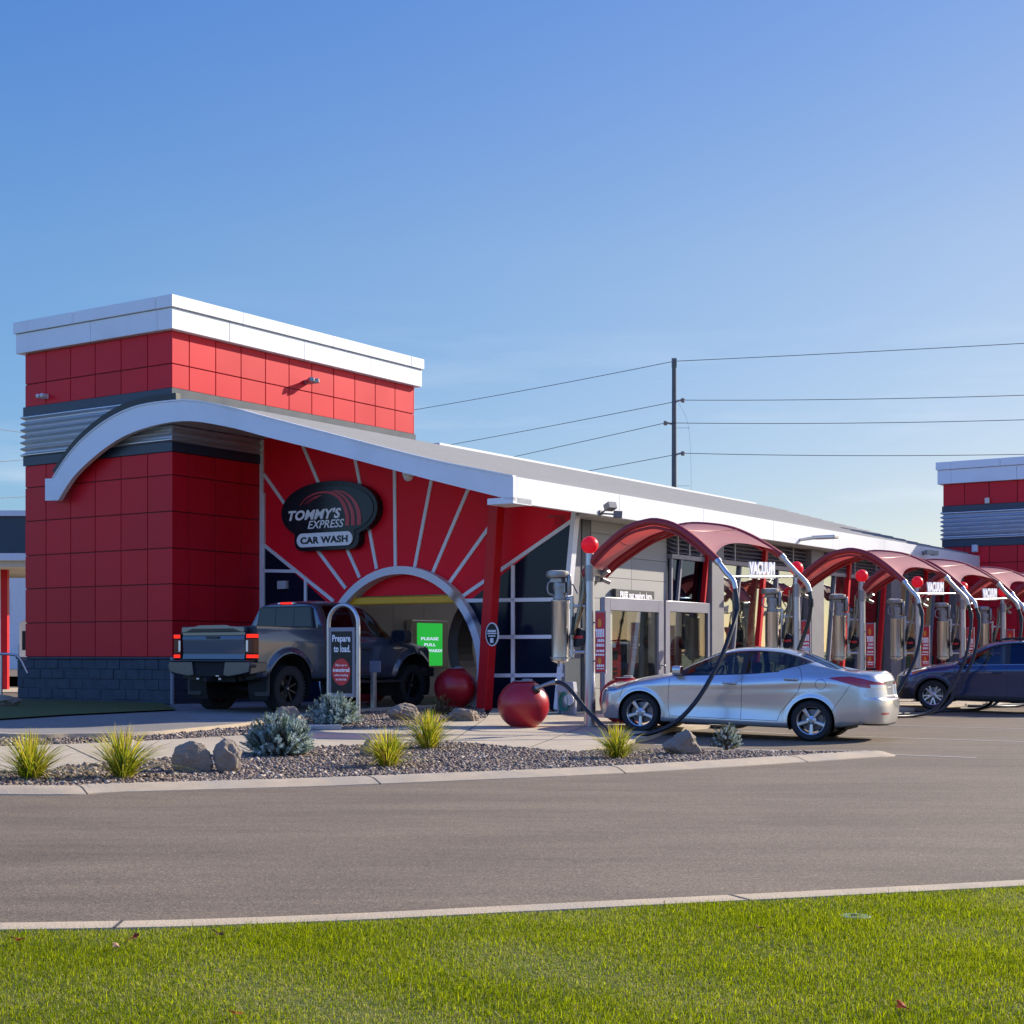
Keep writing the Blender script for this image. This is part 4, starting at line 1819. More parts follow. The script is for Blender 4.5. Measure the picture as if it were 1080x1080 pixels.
near_pts = [loc_near(*p) for p in ((615, 607), (626.6, 589.6), (641.8, 573), (662, 557.5), (682.6, 550.8), (694.8, 550.5), (713, 556), (733.5, 570), (756, 590.6))]
far_pts = [loc_far(*p) for p in ((634, 608), (648, 594), (662, 583.5), (686.6, 567), (703, 560), (720, 555.2), (735, 554), (756.7, 555.8), (773, 559), (790, 565.8), (806.7, 575), (823.3, 585.8))]
nearC, farC = catmull(near_pts, 8), catmull(far_pts, 8)


def resample(c, n):
    L = [0]
    for a, b in zip(c, c[1:]):
        L.append(L[-1] + (b - a).length)
    out = []
    for i in range(n + 1):
        t = L[-1] * i / n
        k = 0
        while k < len(L) - 2 and L[k + 1] < t:
            k += 1
        f = (t - L[k]) / max(1e-9, L[k + 1] - L[k])
        out.append(c[k].lerp(c[k + 1], f))
    return out


nearR, farR = resample(nearC, 60), resample(farC, 60)
near_end = [near_pts[-1], loc_near(766, 604), loc_near(773, 612), loc_near(775.5, 621)]
far_end = [far_pts[-1], loc_far(838, 602), loc_far(850, 614.5), loc_far(854, 624)]


def at_t(Rr, t):
    x = max(0, min(1, t)) * 60
    k = min(59, int(x))
    return Rr[k].lerp(Rr[k + 1], x - k)


def make_station():
    st = thing('vacuum_station', 'red vacuum canopy station', 'vacuum', (0, 0, 0), ROT)
    m = MB()
    m.tube([(0, 0, 0), (0, 0, .9), (0, 0, 2.92)], [.102, .094, .074], 20)
    m.lathe([(.16, 0), (.16, .02), (.10, .025)], 20)
    m.build('post', mat('post_steel', (.50, .49, .50), .3, metal=.8, var=.08, scale=4), st, smooth=40)
    m = MB()
    m.sphere((0, 0, 3.065), .148, 28, 18)
    m.build('globe_lamp', GLOBE, st, smooth=60)
    # canister with its motor head
    c = Vector((-.15, .50, 0))
    m = MB()
    m.lathe([(.06, 1.06), (.15, 1.10), (.155, 1.13), (.155, 1.16), (.148, 1.165), (.148, 2.09), (.155, 2.10), (.155, 2.13), (.13, 2.14)], 28, c)
    can = m.build('canister', STEEL, st, smooth=35)
    m = MB()
    m.box(c.x - .02, c.x + .02, c.y + .146, c.y + .156, 1.5, 1.95)
    m.tube([(c.x - .05, c.y, 1.08), (c.x - .05, c.y, 1.0)], .02, 8)
    m.tube([(c.x + .06, c.y - .04, 1.08), (c.x + .06, c.y - .04, 1.03)], .02, 8)
    m.lathe([(.172, 1.145), (.172, 1.165)], 24, c)
    m.build('latch', STEELD, can)
    m = MB()
    m.lathe([(.115, 2.14), (.12, 2.18), (.10, 2.26), (.125, 2.36), (.115, 2.42)], 24, c)
    m.lathe([(.10, 2.50), (.19, 2.52), (.20, 2.56), (.19, 2.62), (.12, 2.64)], 24, c + Vector((-.03, .03, 0)))
    m.lathe([(.09, 2.40), (.09, 2.52)], 16, c + Vector((-.02, .02, 0)))
    for (dx, dy) in ((.10, -.12), (.02, -.17)):
        m.lathe([(.03, 2.22), (.042, 2.25), (.042, 2.54), (.03, 2.57)], 12, c + Vector((dx, dy, 0)))
    m.tube(catmull([c + Vector((-.08, .10, 2.50)), c + Vector((-.12, .17, 2.40)), c + Vector((-.12, .16, 2.26)), c + Vector((-.07, .09, 2.22))], 5), .014, 8)
    m.box(c.x - .05, c.x + .08, c.y - .13, c.y - .02, 2.26, 2.42)
    m.box(c.x - .12, c.x + .02, c.y - .10, c.y + .12, 2.44, 2.50)
    m.tube([c + Vector((.05, -.06, 2.44)), c + Vector((.16, -.16, 2.40)), c + Vector((.15, -.26, 2.24))], .012, 7)
    m.build('motor_head', STEELD, can, smooth=40)
    # pipework to the post
    m = MB()
    q = c + Vector((.03, -.22, 0))
    m.tube([q + Vector((0, 0, 1.16)), q + Vector((0, 0, 2.2))], .033, 12)
    m.tube([q + Vector((0, .10, 2.16)), q + Vector((0, 0, 2.16))], .033, 12)
    for z in (1.25, 2.03):
        m.tube([(q.x, q.y, z), (q.x * .5, q.y * .5, z), (0, 0, z)], .028, 10)
        m.lathe([(.045, z - .05), (.045, z + .05)], 12, (q.x, q.y, 0))
    m.build('suction_pipe', GALV, st, smooth=40)
    m = MB()
    for (o, s) in ((-.06, 0), (.07, .05)):
        m.tube([(q.x + o * .4, q.y - .02, 1.46 + s), (o, .16, 2.12), (o, .13, 2.60)], .02, 8)
    for (o, s) in ((-.10, .0), (.03, .06)):
        m.tube([(q.x + o * .5, q.y - .04, 1.50 + s), (o, .08, 2.2), (o + .1, .10, 2.56)], .026, 8)
    m.build('brace', BRASS, st, smooth=40)
    m = MB()
    for (o, s) in ((-.10, .0), (.03, .06)):
        m.tube([(q.x + o * .5, q.y - .045, 1.54 + s), (q.x * .75 + o * .7, q.y * .78, 1.85 + s)], .036, 10)
    m.build('damper', RUBBER, st, smooth=40)
    # clamp where the two ribs leave the post
    m = MB()
    m.bar((0, .02, 2.62), (.42, .02, 2.60), .10, .12)
    m.tube([(0, 0, 2.45), (0, 0, 2.72)], .088, 14)
    m.tube([(.40, .10, 2.52), (.40, -.12, 2.66)], .06, 12)
    m.tube([(.40, .0, 2.5), (.55, -.06, 2.45)], .04, 12)
    m.build('clamp', STEELD, st, smooth=40)
    # ribs, cloth, boom ends
    for Rr in (nearR, farR):
        m = MB()
        m.tube([p for p in Rr[::2]], .062, 12)
        m.tube([p + Vector((0, 0, -.10)) for p in Rr[2:56:2]], .026, 8)
        m.build('rib', RIBRED, st, smooth=50)
    m = MB()
    NT, NC = 40, 12
    vs, fs = [], []
    for i in range(NT + 1):
        for j in range(NC + 1):
            cc = j / NC
            bow = 4 * cc * (1 - cc)
            t0, t1 = .03, .985 - .085 * bow
            t = t0 + (t1 - t0) * i / NT
            a, b = at_t(nearR, t), at_t(farR, t)
            p = a.lerp(b, cc) + Vector((0, 0, .05 - .13 * bow * math.sin(math.pi * i / NT) ** .5))
            vs.append(p)
    for i in range(NT):
        for j in range(NC):
            k = i * (NC + 1) + j
            fs.append((k, k + 1, k + NC + 2, k + NC + 1))
    m.add(vs, fs)
    cl = m.build('canopy', CLOTH, st, smooth=80, fix=False)
    m = MB()
    for i in (11, 21, 31):
        m.tube([vs[i * (NC + 1) + j] + Vector((0, 0, .004)) for j in range(NC + 1)], .007, 6)
    m.build('seam', RIBRED, cl, smooth=50)
    for e in (near_end, far_end):
        m = MB()
        m.tube(catmull(e, 5), .045, 14)
        m.tube([e[0], e[0] + (e[1] - e[0]) * .25], .062, 14)
        m.build('boom_tube', GALV, st, smooth=40)
    # the VACUUM bar between the booms
    a, b = loc_near(770.5, 608), loc_far(839, 608.5)
    m = MB()
    m.tube([a, b], .020, 10)
    brr = m.build('sign_bar', GALV, st, smooth=40)
    d = (b - a)
    L = d.length
    d.normalize()
    up = Vector((0, 0, 1))
    nn = d.cross(up)                      # towards the camera side
    if nn.y > 0:
        nn = -nn
    to3 = lambda p, q_, t: a + d * p + up * q_ + nn * (t - .012)
    m = MB()
    fit_text(m, 'VACUUM', .27 * L, .66 * L, .035, .245, to3, .035, 0, depth=.024)
    m.build('lettering', WHITEP, brr, fix=False)
    m = MB()
    m.bar(a + d * .26 * L + up * .004, a + d * .67 * L + up * .004, .03, .055)
    m.build('sign_foot', WHITEP, brr)
    # instruction panel and a round hose holder on the post
    m = MB()
    m.box(-.02, .02, -.325, -.115, .89, 1.95)
    m.tube([(0, -.12, 1.1), (0, 0, 1.1)], .015, 8)
    m.tube([(0, -.12, 1.75), (0, 0, 1.75)], .015, 8)
    pn = m.build('instruction_panel', ALU, st, bevel=.008)
    m = MB()
    m.box(-.026, -.021, -.312, -.128, .91, 1.92)
    m.build('red_face', SIGNRED, pn)
    m = MB()
    F3 = lambda p, q_, t: (-.027 - t, p, q_)
    rm = random.Random(4)
    for (z0, z1, kind_) in ((1.50, 1.60, 'b'), (1.60, 1.64, 's'), (1.42, 1.47, 'b'), (1.34, 1.39, 'b'), (1.25, 1.29, 's'), (1.19, 1.22, 's'), (1.00, 1.04, 's'), (.96, .98, 's')):
        v = -.298
        while v < -.16:
            w = rm.uniform(.018, .04)
            m.prism([(v, z0), (v + w, z0), (v + w, z1), (v, z1)], F3, 0, .002)
            v += w + .010
    m.build('white_print', WHITEP, pn)
    m = MB()
    for (zc, r_, s) in ((1.74, .05, 1.5), (1.10, .05, 1.2)):
        m.prism([(-.21 + r_ * .7 * math.cos(t_ / 8 * math.pi), zc + r_ * s * math.sin(t_ / 8 * math.pi)) for t_ in range(16)], F3, 0, .002)
    m.build('picture', mat('panel_orange', (.75, .25, .02), .5), pn)
    m = MB()
    m.lathe([(.10, -.03), (.165, -.03), (.165, .03), (.10, .03)], 28, (-.06, .20, 1.50), 'x')
    hh_ = m.build('hose_holder', SIGNBLK, st, smooth=40)
    m = MB()
    m.box(-.095, -.091, .08, .32, 1.48, 1.53)
    m.build('red_stripe', SIGNRED, hh_)
    return st


GRP = 'vacuum stations along the wash hall'
labels = ['red vacuum canopy station whose arch spans the silver sedan, hose docked in the red ball', "vacuum station with its canister right behind the silver sedan's rear window", "third vacuum station from the left, standing at the dark blue car's nose", 'vacuum station standing behind the bonnet of the dark blue car', "vacuum station behind the dark blue car's windscreen, red tower behind it", 'farthest vacuum station, cut by the right edge in front of the red tower']
spots = [(22.57, 13.57), (31.2, 13.57), (35.0, 13.57), (38.85, 13.57), (42.5, 13.57), (46.3, 13.57)]
st0 = make_station()
stations = []
for i, (u, v) in enumerate(spots):
    s = st0 if i == 0 else copy_tree(st0)
    s.location = W(u, v, gz(v) + .06)
    tag(s, labels[i], 'vacuum', GRP)
    stations.append(s)


def hose(st, pts, r=.033, cuffs=()):
    m = MB()
    c = catmull(pts, 8)
    m.tube(c, r, 10)
    for k in cuffs:
        i = int(k * (len(c) - 1))
        m.tube(c[i:i + 5], r * 1.35, 12)
    return m.build('hose', RUBBER, st, smooth=60)


def to_local(st, p):
    d = Vector(p) - st.location
    u, v = UV(d.x, d.y)
    return Vector((u, v, d.z))


def px(x, y, Y):
    return Vector(((x - CX) / F * Y, Y, CZ + (HY - y) * Y / F))


s1 = stations[0]
pts = [near_end[-1]] + [to_local(s1, px(*p)) for p in
                        ((777.5, 634, 24.75), (776.5, 648, 24.7), (771, 666, 24.5), (762, 690, 24.3), (748, 718, 24.1), (733, 741, 23.95), (716, 759, 23.9), (698, 769.5, 23.95),
                         (676, 775.5, 24.05), (655, 777, 24.2), (640, 770, 24.4), (628, 758, 24.6), (617.8, 747.8, 24.75), (607.4, 734.8, 24.9), (599.6, 725.5, 25.0), (592, 720.3, 25.1),
                         (585, 719.5, 25.2))]
hose(s1, pts, .036, (.08,))
m = MB()
nz = [to_local(s1, px(*p)) for p in ((587, 719.2, 25.18), (580, 720.5, 25.23), (570, 724, 25.25), (566, 726, 25.3))]
m.tube(nz, [.05, .034, .026, .05], 12)
m.build('nozzle', STEELD, s1, smooth=50)
gl_ = .0
for i, s in enumerate(stations):
    zl = -.125
    nb, fb = near_end[-1], far_end[-1]
    if i > 0:
        pts = [nb, nb + Vector((.0, -.06, -.22)), nb + Vector((-.08, -.08, -.55)), nb + Vector((-.33, -.03, -1.15)), nb + Vector((-.72, .14, -1.72)),
               Vector((nb.x - 1.10, nb.y + .36, zl + .16)), Vector((nb.x - 1.5, nb.y + .62, zl + .04)), Vector((nb.x - 2.2, nb.y + .95, zl + .04)), Vector((nb.x - 3.0, nb.y + 1.2, zl + .05))]
        hose(s, pts, .036, (.08,))
    if i in (0,):
        pts = [fb, fb + Vector((0, -.02, -.22)), fb + Vector((.02, .06, -.6)), fb + Vector((.03, .3, -1.15)), fb + Vector((.0, .65, -1.7)), Vector((fb.x, fb.y + 1.1, zl + .15)),
               Vector((fb.x - .1, fb.y + 1.7, zl + .06)), Vector((fb.x - .3, fb.y + 2.4, .04))]
        hose(s, pts, .036, (.10,))
    else:
        pts = [fb, fb + Vector((.02, -.05, -.22)), fb + Vector((-.04, -.06, -.55)), fb + Vector((-.22, .0, -1.15)), fb + Vector((-.55, .18, -1.75)),
               Vector((fb.x - .95, fb.y + .42, zl + .16)), Vector((fb.x - 1.4, fb.y + .7, zl + .04)), Vector((fb.x - 2.2, fb.y + 1.0, zl + .04)), Vector((fb.x - 2.9, fb.y + 1.5, zl + .06))]
        hose(s, pts, .036, (.10,))


# ------------------------------------------------------------------ red balls
def red_ball(label, u, v, z, r=.43, socket=None, group='red ball bollards'):
    t = thing('ball_bollard', label, 'bollard', W(u, v, z), ROT, group)
    m = MB()
    prof = [(.50 * r, 0)]
    sq = .95
    for i in range(1, 30):
        a = -math.pi / 2 + math.pi * i / 30
        zz = r * sq * math.sin(a) + r * .86
        rr = r * math.cos(a)
        if zz > 0.01 and zz < r * 1.74:
            prof.append((rr, zz))
    prof += [(.46 * r, r * 1.75), (.40 * r, r * 1.745)]
    m.lathe(prof, 40)
    o = m.build('shell', BALL, t, smooth=40)
    m = MB()
    m.lathe([(.38 * r, r * 1.74), (.38 * r, r * 1.77), (.30 * r, r * 1.775)], 28)
    m.lathe([(.09, r * 1.775), (.09, r * 1.83), (.05, r * 1.85)], 16, (.08, -.02, 0))
    m.build('lid', mat('ball_lid_grey', (.26, .26, .27), .5) if 'ball_lid_grey' not in MATS else MATS['ball_lid_grey'], t, smooth=40)
    if socket:
        m = MB()
        c = Vector(socket)
        n = (c - Vector((0, 0, r * .86))).normalized()
        m.tube([c - n * .03, c + n * .012], [.075, .06], 16)
        m.build('socket', BLACKP, t, smooth=40)
    return t


U1_, V1_ = UV(.19, 25.6)
d_ = px(566.5, 726, 25.3) - W(U1_, V1_, gz(V1_) + .06)
su, sv2 = UV(d_.x, d_.y)
red_ball('red ball bollard standing alone on the pavement, a vacuum nozzle plugged into it', U1_, V1_, gz(V1_) + .06, .43, (su, sv2, d_.z))
U2_, V2_ = UV(2.0, 27.6)
red_ball('red ball bollard half hidden behind the silver sedan\'s bonnet', U2_, V2_, gz(V2_) + .06, .45)
red_ball('red ball bollard in the shade at the right foot of the white arch', 25.5, 18.5, .31, .435)
red_ball('red ball bollard mostly hidden behind the pickup\'s front wheel', 26.75, 21.75, .31, .43)
# ------------------------------------------------------------------ cars: a fine grid lofted through ten control lines
def pchip(xk, yk, x):
    xk, yk, x = np.asarray(xk, float), np.asarray(yk, float), np.asarray(x, float)
    if len(xk) == 1:
        return np.full_like(x, yk[0])
    h = np.diff(xk)
    d = np.diff(yk) / h
    if len(xk) == 2:
        return yk[0] + d[0] * (np.clip(x, xk[0], xk[-1]) - xk[0])
    m = np.zeros(len(xk))
    for i in range(1, len(xk) - 1):
        if d[i - 1] * d[i] > 0:
            w1, w2 = 2 * h[i] + h[i - 1], h[i] + 2 * h[i - 1]
            m[i] = (w1 + w2) / (w1 / d[i - 1] + w2 / d[i])
    m[0], m[-1] = d[0], d[-1]
    x = np.clip(x, xk[0], xk[-1])
    k = np.clip(np.searchsorted(xk, x) - 1, 0, len(h) - 1)
    t = (x - xk[k]) / h[k]
    return ((1 + 2 * t) * (1 - t) ** 2 * yk[k] + t * (1 - t) ** 2 * h[k] * m[k] + t * t * (3 - 2 * t) * yk[k + 1] + t * t * (t - 1) * h[k] * m[k + 1])


def inpoly(px_, py_, poly):
    return in_poly(px_, py_, poly)


PAINT = {}


def paint(name, col, metal=.55, rough=.32):
    m = mat(name, col, rough, metal=metal, var=.01, coat=1.0, rvar=.02)
    return m


TYRE = mat('tyre_rubber', (.016, .016, .017), .75, var=.2, scale=30)
RIMS = mat('alloy_silver', (.60, .60, .60), .28, metal=.85, var=.04)
RIMB = mat('alloy_black', (.02, .02, .022), .3, metal=.6)
UNDER = mat('underbody_black', (.010, .010, .011), .8)
SEAM = mat('panel_gap', (.035, .036, .04), .6)
TRIM = mat('black_plastic', (.020, .020, .022), .55)
CHROME = mat('chrome', (.75, .75, .76), .12, metal=1)
LAMPR = mat('tail_lens_red', (.38, .008, .012), .1, coat=1, var=.03)
LAMPRL = mat('tail_lens_lit', (.25, .004, .003), .3, spec=.15, emit=(1.0, .028, .012), estr=.66)
LAMPW = mat('lamp_clear', (.62, .63, .65), .12, metal=.3, coat=1)
LAMPD = mat('lamp_smoked', (.05, .05, .055), .1, coat=1)
AMBER = mat('lamp_amber', (.65, .16, .01), .2, coat=1)
PLATE = mat('plate_white', (.70, .70, .70), .4)
SEATM = mat('seat_cloth', (.05, .05, .055), .8)


def wheel(parent, x, y, side, Rt, w, Rr, style, rim_mat, wname='wheel'):
    """axis along y; side = +1/-1 gives the outer face"""
    m = MB()
    m.lathe([(.03, -.06 * side), (Rr * .78, -.06 * side), (Rr * .78, -.03 * side), (.06, -.02 * side)], 32, axis='y')
    hub = m.build(wname, mat('brake_disc', (.16, .15, .15), .4, metal=.8) if 'brake_disc' not in MATS else MATS['brake_disc'], parent, smooth=40, loc=(x, y, Rt))
    h = w / 2
    m = MB()
    prof = [(Rr * .97, -h * .92), (Rr + .012, -h), (Rt * .90, -h * 1.04), (Rt - .028, -h * .96), (Rt - .006, -h * .74), (Rt, -h * .45), (Rt, -.012), (Rt - .007, -.008), (Rt - .007, .008),
            (Rt, .012), (Rt, h * .45), (Rt - .006, h * .74), (Rt - .028, h * .96), (Rt * .90, h * 1.04), (Rr + .012, h), (Rr * .97, h * .92)]
    m.lathe(prof, 56, axis='y', caps=False)
    # tread blocks on the shoulder of off-road tyres
    if style == 'truck':
        for k in range(40):
            a = 2 * math.pi * k / 40
            for s in (-1, 1):
                c = Vector((math.cos(a), 0, -math.sin(a)))
                tdir = Vector((-math.sin(a), 0, -math.cos(a)))
                p = c * (Rt - .018)
                m.bar(p + Vector((0, s * h * .70, 0)), p + Vector((0, s * h * 1.06, 0)), .036, .045, up=c)
    m.build('tyre', TYRE, hub, smooth=35)
    # rim: barrel, lip and spokes
    m = MB()
    o = side
    f = h * .78 * o
    m.lathe([(Rr * .90, -h * .9 * o), (Rr * .90, f * .55), (Rr * .93, f), (Rr * .985, f * 1.08), (Rr * 1.0, f * 1.02), (Rr * .985, h * .8 * o)], 56, axis='y', caps=False)
    m.lathe([(.001, f * .92), (.030, f * .92), (.036, f * .86), (.075, f * .70), (.085, f * .3)], 24, axis='y')
    if style == 'five':
        pairs = [(k * 72 + 90, 0) for k in range(5)]
    elif style == 'ten':
        pairs = [(k * 72 + 90 + d, d) for k in range(5) for d in (-13, 13)]
    else:
        pairs = [(k * 45 + 22, 0) for k in range(8)]
    for (deg, d) in pairs:
        a = R(deg)
        c = Vector((math.cos(a), 0, -math.sin(a)))
        if d:
            a0 = R(deg - d * .55)
            c0 = Vector((math.cos(a0), 0, -math.sin(a0)))
        else:
            c0 = c
        wi, wo = ((.040, .062) if style == 'five' else (.030, .042) if style == 'ten' else (.040, .050))
        tdir = Vector((-math.sin(a), 0, -math.cos(a)))
        p0, p1 = c0 * .055, c * Rr * .95
        ya, yb = f * .80, f * .93
        th = .03 * o
        vs = []
        for p, ww, yy in ((p0, wi, ya), (p1, wo, yb)):
            for s, dy in ((-1, -.25), (-.55, 0), (.55, 0), (1, -.25)):
                vs.append(p + tdir * (s * ww / 2 * 1.15) + Vector((0, yy + dy * th * 1.2, 0)))
            for s in (1, -1):
                vs.append(p + tdir * (s * ww / 2) + Vector((0, yy - th, 0)))
        fs = [(0, 1, 7, 6), (1, 2, 8, 7), (2, 3, 9, 8), (3, 4, 10, 9), (4, 5, 11, 10), (5, 0, 6, 11), (0, 5, 4, 3, 2, 1), (6, 7, 8, 9, 10, 11)]
        m.add(vs, fs)
    m.build('rim', rim_mat, hub, smooth=30)
    m = MB()
    m.lathe([(.001, f * .935), (.026, f * .93), (.028, f * .9)], 18, axis='y')
    m.build('hub_cap', STEELD, hub, smooth=40)
    return hub


def car_shell(sp):
    ns = sp['rows']
    M = sp.get('cols', 96)
    ny, nz_ = [], []
    for j in range(10):
        yk, zk = sp['y'][j], sp['z'][j]
        ny.append(pchip([a for a, b in yk], [b for a, b in yk], ns))
        nz_.append(pchip([a for a, b in zk], [b for a, b in zk], ns))
    ny, nz_ = np.array(ny).T, np.array(nz_).T                      # rows x 10
    uc = np.concatenate([np.linspace(0, 1, 5)[:-1], np.linspace(1, 2, 7)[:-1], np.linspace(2, 3, 18)[:-1], np.linspace(3, 4, 22)[:-1], np.linspace(4, 5, 14)[:-1],
                         np.linspace(5, 6, 16)[:-1], np.linspace(6, 7, 16)[:-1], np.linspace(7, 8, 12)[:-1], np.linspace(8, 9, 14)])
    K = np.arange(10)
    Yc = np.array([pchip(K, r_, uc) for r_ in ny])
    Zc = np.array([pchip(K, r_, uc) for r_ in nz_])
    Sc = np.repeat(ns[:, None], len(uc), 1)
    Bn, Bt = pchip(K, sp['Bn'], uc), pchip(K, sp['Bt'], uc)
    q = np.linspace(1, 0, sp.get('nq', 44), endpoint=False)
    pn, ptt = sp.get('pn', 2.6), sp.get('pt', 4.0)
    qn = q[:, None]
    tn = qn * math.pi / 2
    Yn, Zn = np.cos(tn).clip(0) ** (2 / pn) * Yc[0], np.repeat(Zc[0][None], len(q), 0)
    Sn = Sc[0] - Bn * np.sin(tn) ** (2 / pn)
    qt = q[::-1][:, None]
    tt = qt * math.pi / 2
    Yt, Zt = np.cos(tt).clip(0) ** (2 / ptt) * Yc[-1], np.repeat(Zc[-1][None], len(q), 0)
    St = Sc[-1] + Bt * np.sin(tt) ** (2 / ptt)
    Y = np.concatenate([Yn, Yc, Yt])
    Z = np.concatenate([Zn, Zc, Zt])
    S = np.concatenate([Sn, Sc, St])
    kind = np.concatenate([np.full(len(q), 0), np.full(len(ns), 1), np.full(len(q), 2)])
    U = np.repeat(uc[None], len(Y), 0)
    # both sides: right side (y<0) reversed then left
    Y2 = np.concatenate([-Y[:, ::-1], Y[:, 1:]], 1)
    mir = lambda A: np.concatenate([A[:, ::-1], A[:, 1:]], 1)
    return mir(S), Y2, mir(Z), mir(U), kind


def make_car(sp):
    root = thing(sp['name'], sp['label'], sp['cat'], (0, 0, 0))
    zA = sp['Rt'] + sp.get('arch_dz', 0)
    S, Y, Z, U, kind = car_shell(sp)
    nr, nc = S.shape
    if sp.get('sculpt'):
        sp['sculpt'](S, Y, Z, U, kind)
    # flares
    for (sa, Ra) in sp['arches']:
        rr = np.hypot(S - sa, Z - zA)
        side_ = np.abs(Y) > .5
        fl = sp.get('flare', .012)
        fw = sp.get('flare_w', .08)
        t = np.clip(1 - (rr - Ra) / fw, 0, 1) * (rr > Ra * .9)
        t = t * t * (3 - 2 * t)
        ok = side_ & (U < 5.0) & (U > 1.5)
        Y += np.sign(Y) * np.where(ok, t * fl, 0)
    idx = np.arange(nr * nc).reshape(nr, nc)
    Fq = np.stack([idx[:-1, :-1], idx[:-1, 1:], idx[1:, 1:], idx[1:, :-1]], -1).reshape(-1, 4)
    Sf, Yf, Zf, Uf = S.ravel(), Y.ravel(), Z.ravel(), U.ravel()
    fc = lambda A: A[Fq].mean(1)
    s, y, z, u = fc(Sf), fc(Yf), fc(Zf), fc(Uf)
    rk = np.repeat(kind[:-1], nc - 1)
    ay = np.abs(y)
    lab = np.zeros(len(Fq), dtype=int)
    sp['classify'](lab, s, y, ay, z, u, rk)
    # wheel openings
    for (sa, Ra) in sp['arches']:
        cut = (np.hypot(s - sa, z - zA) < Ra) & (ay > .48) & (u < 5)
        lab[cut] = -1
    # open the grid boundary nicely: pull border vertices onto the arch circle
    cutv = np.zeros(nr * nc, dtype=int)
    keepv = np.zeros(nr * nc, dtype=int)
    np.add.at(cutv, Fq[lab == -1].ravel(), 1)
    np.add.at(keepv, Fq[lab != -1].ravel(), 1)
    brd = (cutv > 0) & (keepv > 0)
    for (sa, Ra) in sp['arches']:
        dx, dz = Sf - sa, Zf - zA
        rr = np.hypot(dx, dz)
        kx = brd & (np.abs(rr - Ra) < .03) & (Uf > 1.0)
        Sf = np.where(kx, sa + dx / np.maximum(rr, 1e-6) * Ra, Sf)
        Zf = np.where(kx, zA + dz / np.maximum(rr, 1e-6) * Ra, Zf)
    # lamp and window outlines: pull vertices on a label border onto the drawn line
    if sp.get('snap'):
        lo, hi = np.full(nr * nc, 99), np.full(nr * nc, -9)
        for i in range(4):
            np.minimum.at(lo, Fq[:, i], lab)
            np.maximum.at(hi, Fq[:, i], lab)
        bv = (lo != hi) & (np.repeat(kind, nc) > 0) & (np.abs(Yf) > .38)
        for poly, tol in sp['snap']:
            best = np.full(nr * nc, 9.0)
            bs, bz = Sf.copy(), Zf.copy()
            for (a_, b_), (c_, e_) in zip(poly, poly[1:]):
                vx_, vz_ = c_ - a_, e_ - b_
                t_ = np.clip(((Sf - a_) * vx_ + (Zf - b_) * vz_) / (vx_ * vx_ + vz_ * vz_), 0, 1)
                qs, qz = a_ + t_ * vx_, b_ + t_ * vz_
                d_ = np.hypot(Sf - qs, Zf - qz)
                up = d_ < best
                best, bs, bz = np.where(up, d_, best), np.where(up, qs, bs), np.where(up, qz, bz)
            mv = bv & (best < tol)
            Sf, Zf = np.where(mv, bs, Sf), np.where(mv, bz, Zf)
    Vx = np.stack([sp['L'] / 2 - Sf, Yf, Zf], 1)
    # smooth normals of the whole skin
    a, b, c, d = (Vx[Fq[:, i]] for i in range(4))
    fn = np.cross(c - a, d - b)
    vn = np.zeros_like(Vx)
    for i in range(4):
        np.add.at(vn, Fq[:, i], fn)
    # weld coincident centre-line columns
    L2 = vn.reshape(nr, nc, 3)
    sm = L2[:, 0] + L2[:, -1]
    L2[:, 0] = sm
    L2[:, -1] = sm
    vn = L2.reshape(-1, 3)
    vn /= np.maximum(np.linalg.norm(vn, axis=1, keepdims=True), 1e-9)
    cen = Vx - np.array([0, 0, .6])
    if (vn * cen).sum(1).mean() < 0:
        vn = -vn
        Fq = Fq[:, ::-1]
    objs = {}
    for (ids, name, mats, par, inset, olabel) in sp['parts']:
        pm = np.full(len(Fq), -1)
        for k, i in enumerate(ids):
            pm[lab == i] = k
        sel = pm >= 0
        if name in ('headlight', 'tail_light'):
            halves = [sel & (y > 0), sel & (y <= 0)]
        else:
            halves = [sel]
        if not sel.any():
            print('no faces for', name, ids)
            continue
        for sel in halves:
          f = Fq[sel]
          used, inv = np.unique(f.ravel(), return_inverse=True)
          vv = Vx[used] - vn[used] * inset
          o = raw_mesh(name, vv, inv.reshape(-1, 4), mats, objs.get(par, root), smooth=True, normals=vn[used], mi=pm[sel] if len(mats) > 1 else None)
          if olabel:
            o['label'] = olabel
          objs.setdefault(name, o)
    # shut lines drawn as thin dark grooves lying on the skin
    half = nc // 2
    rows_ = np.where(kind == 1)[0]
    def skin(sx, zx, side_):
        r_ = int(np.clip(np.searchsorted(S[rows_, half], sx), 1, len(rows_) - 1))
        out = []
        for q in (rows_[r_ - 1], rows_[r_]):
            uu = U[q, half:]
            k = (uu > 1.2) & (uu < 7)
            out.append(np.interp(zx, Z[q, half:][k], Y[q, half:][k]))
        f_ = (sx - S[rows_[r_ - 1], half]) / max(1e-6, S[rows_[r_], half] - S[rows_[r_ - 1], half])
        return (sp['L'] / 2 - sx, side_ * (out[0] * (1 - f_) + out[1] * f_ - .0012), zx)
    for poly in sp.get('seams', []):
        for sd in ((1,) if poly[0] == 'L' else (1, -1)):
            pl = [Vector((a_, b_, 0)) for a_, b_ in (poly[1:] if poly[0] == 'L' else poly)]
            fine_ = []
            for a_, b_ in zip(pl, pl[1:]):
                n_ = max(2, int((b_ - a_).length / .035))
                fine_ += [a_.lerp(b_, i / n_) for i in range(n_)]
            fine_.append(pl[-1])
            m = MB()
            m.tube([skin(p_.x, p_.y, sd) for p_ in fine_], sp.get('seam_r', .0042), 5)
            m.build('panel_gap', SEAM, root, smooth=60, fix=False)
    # wheel wells and floor
    m = MB()
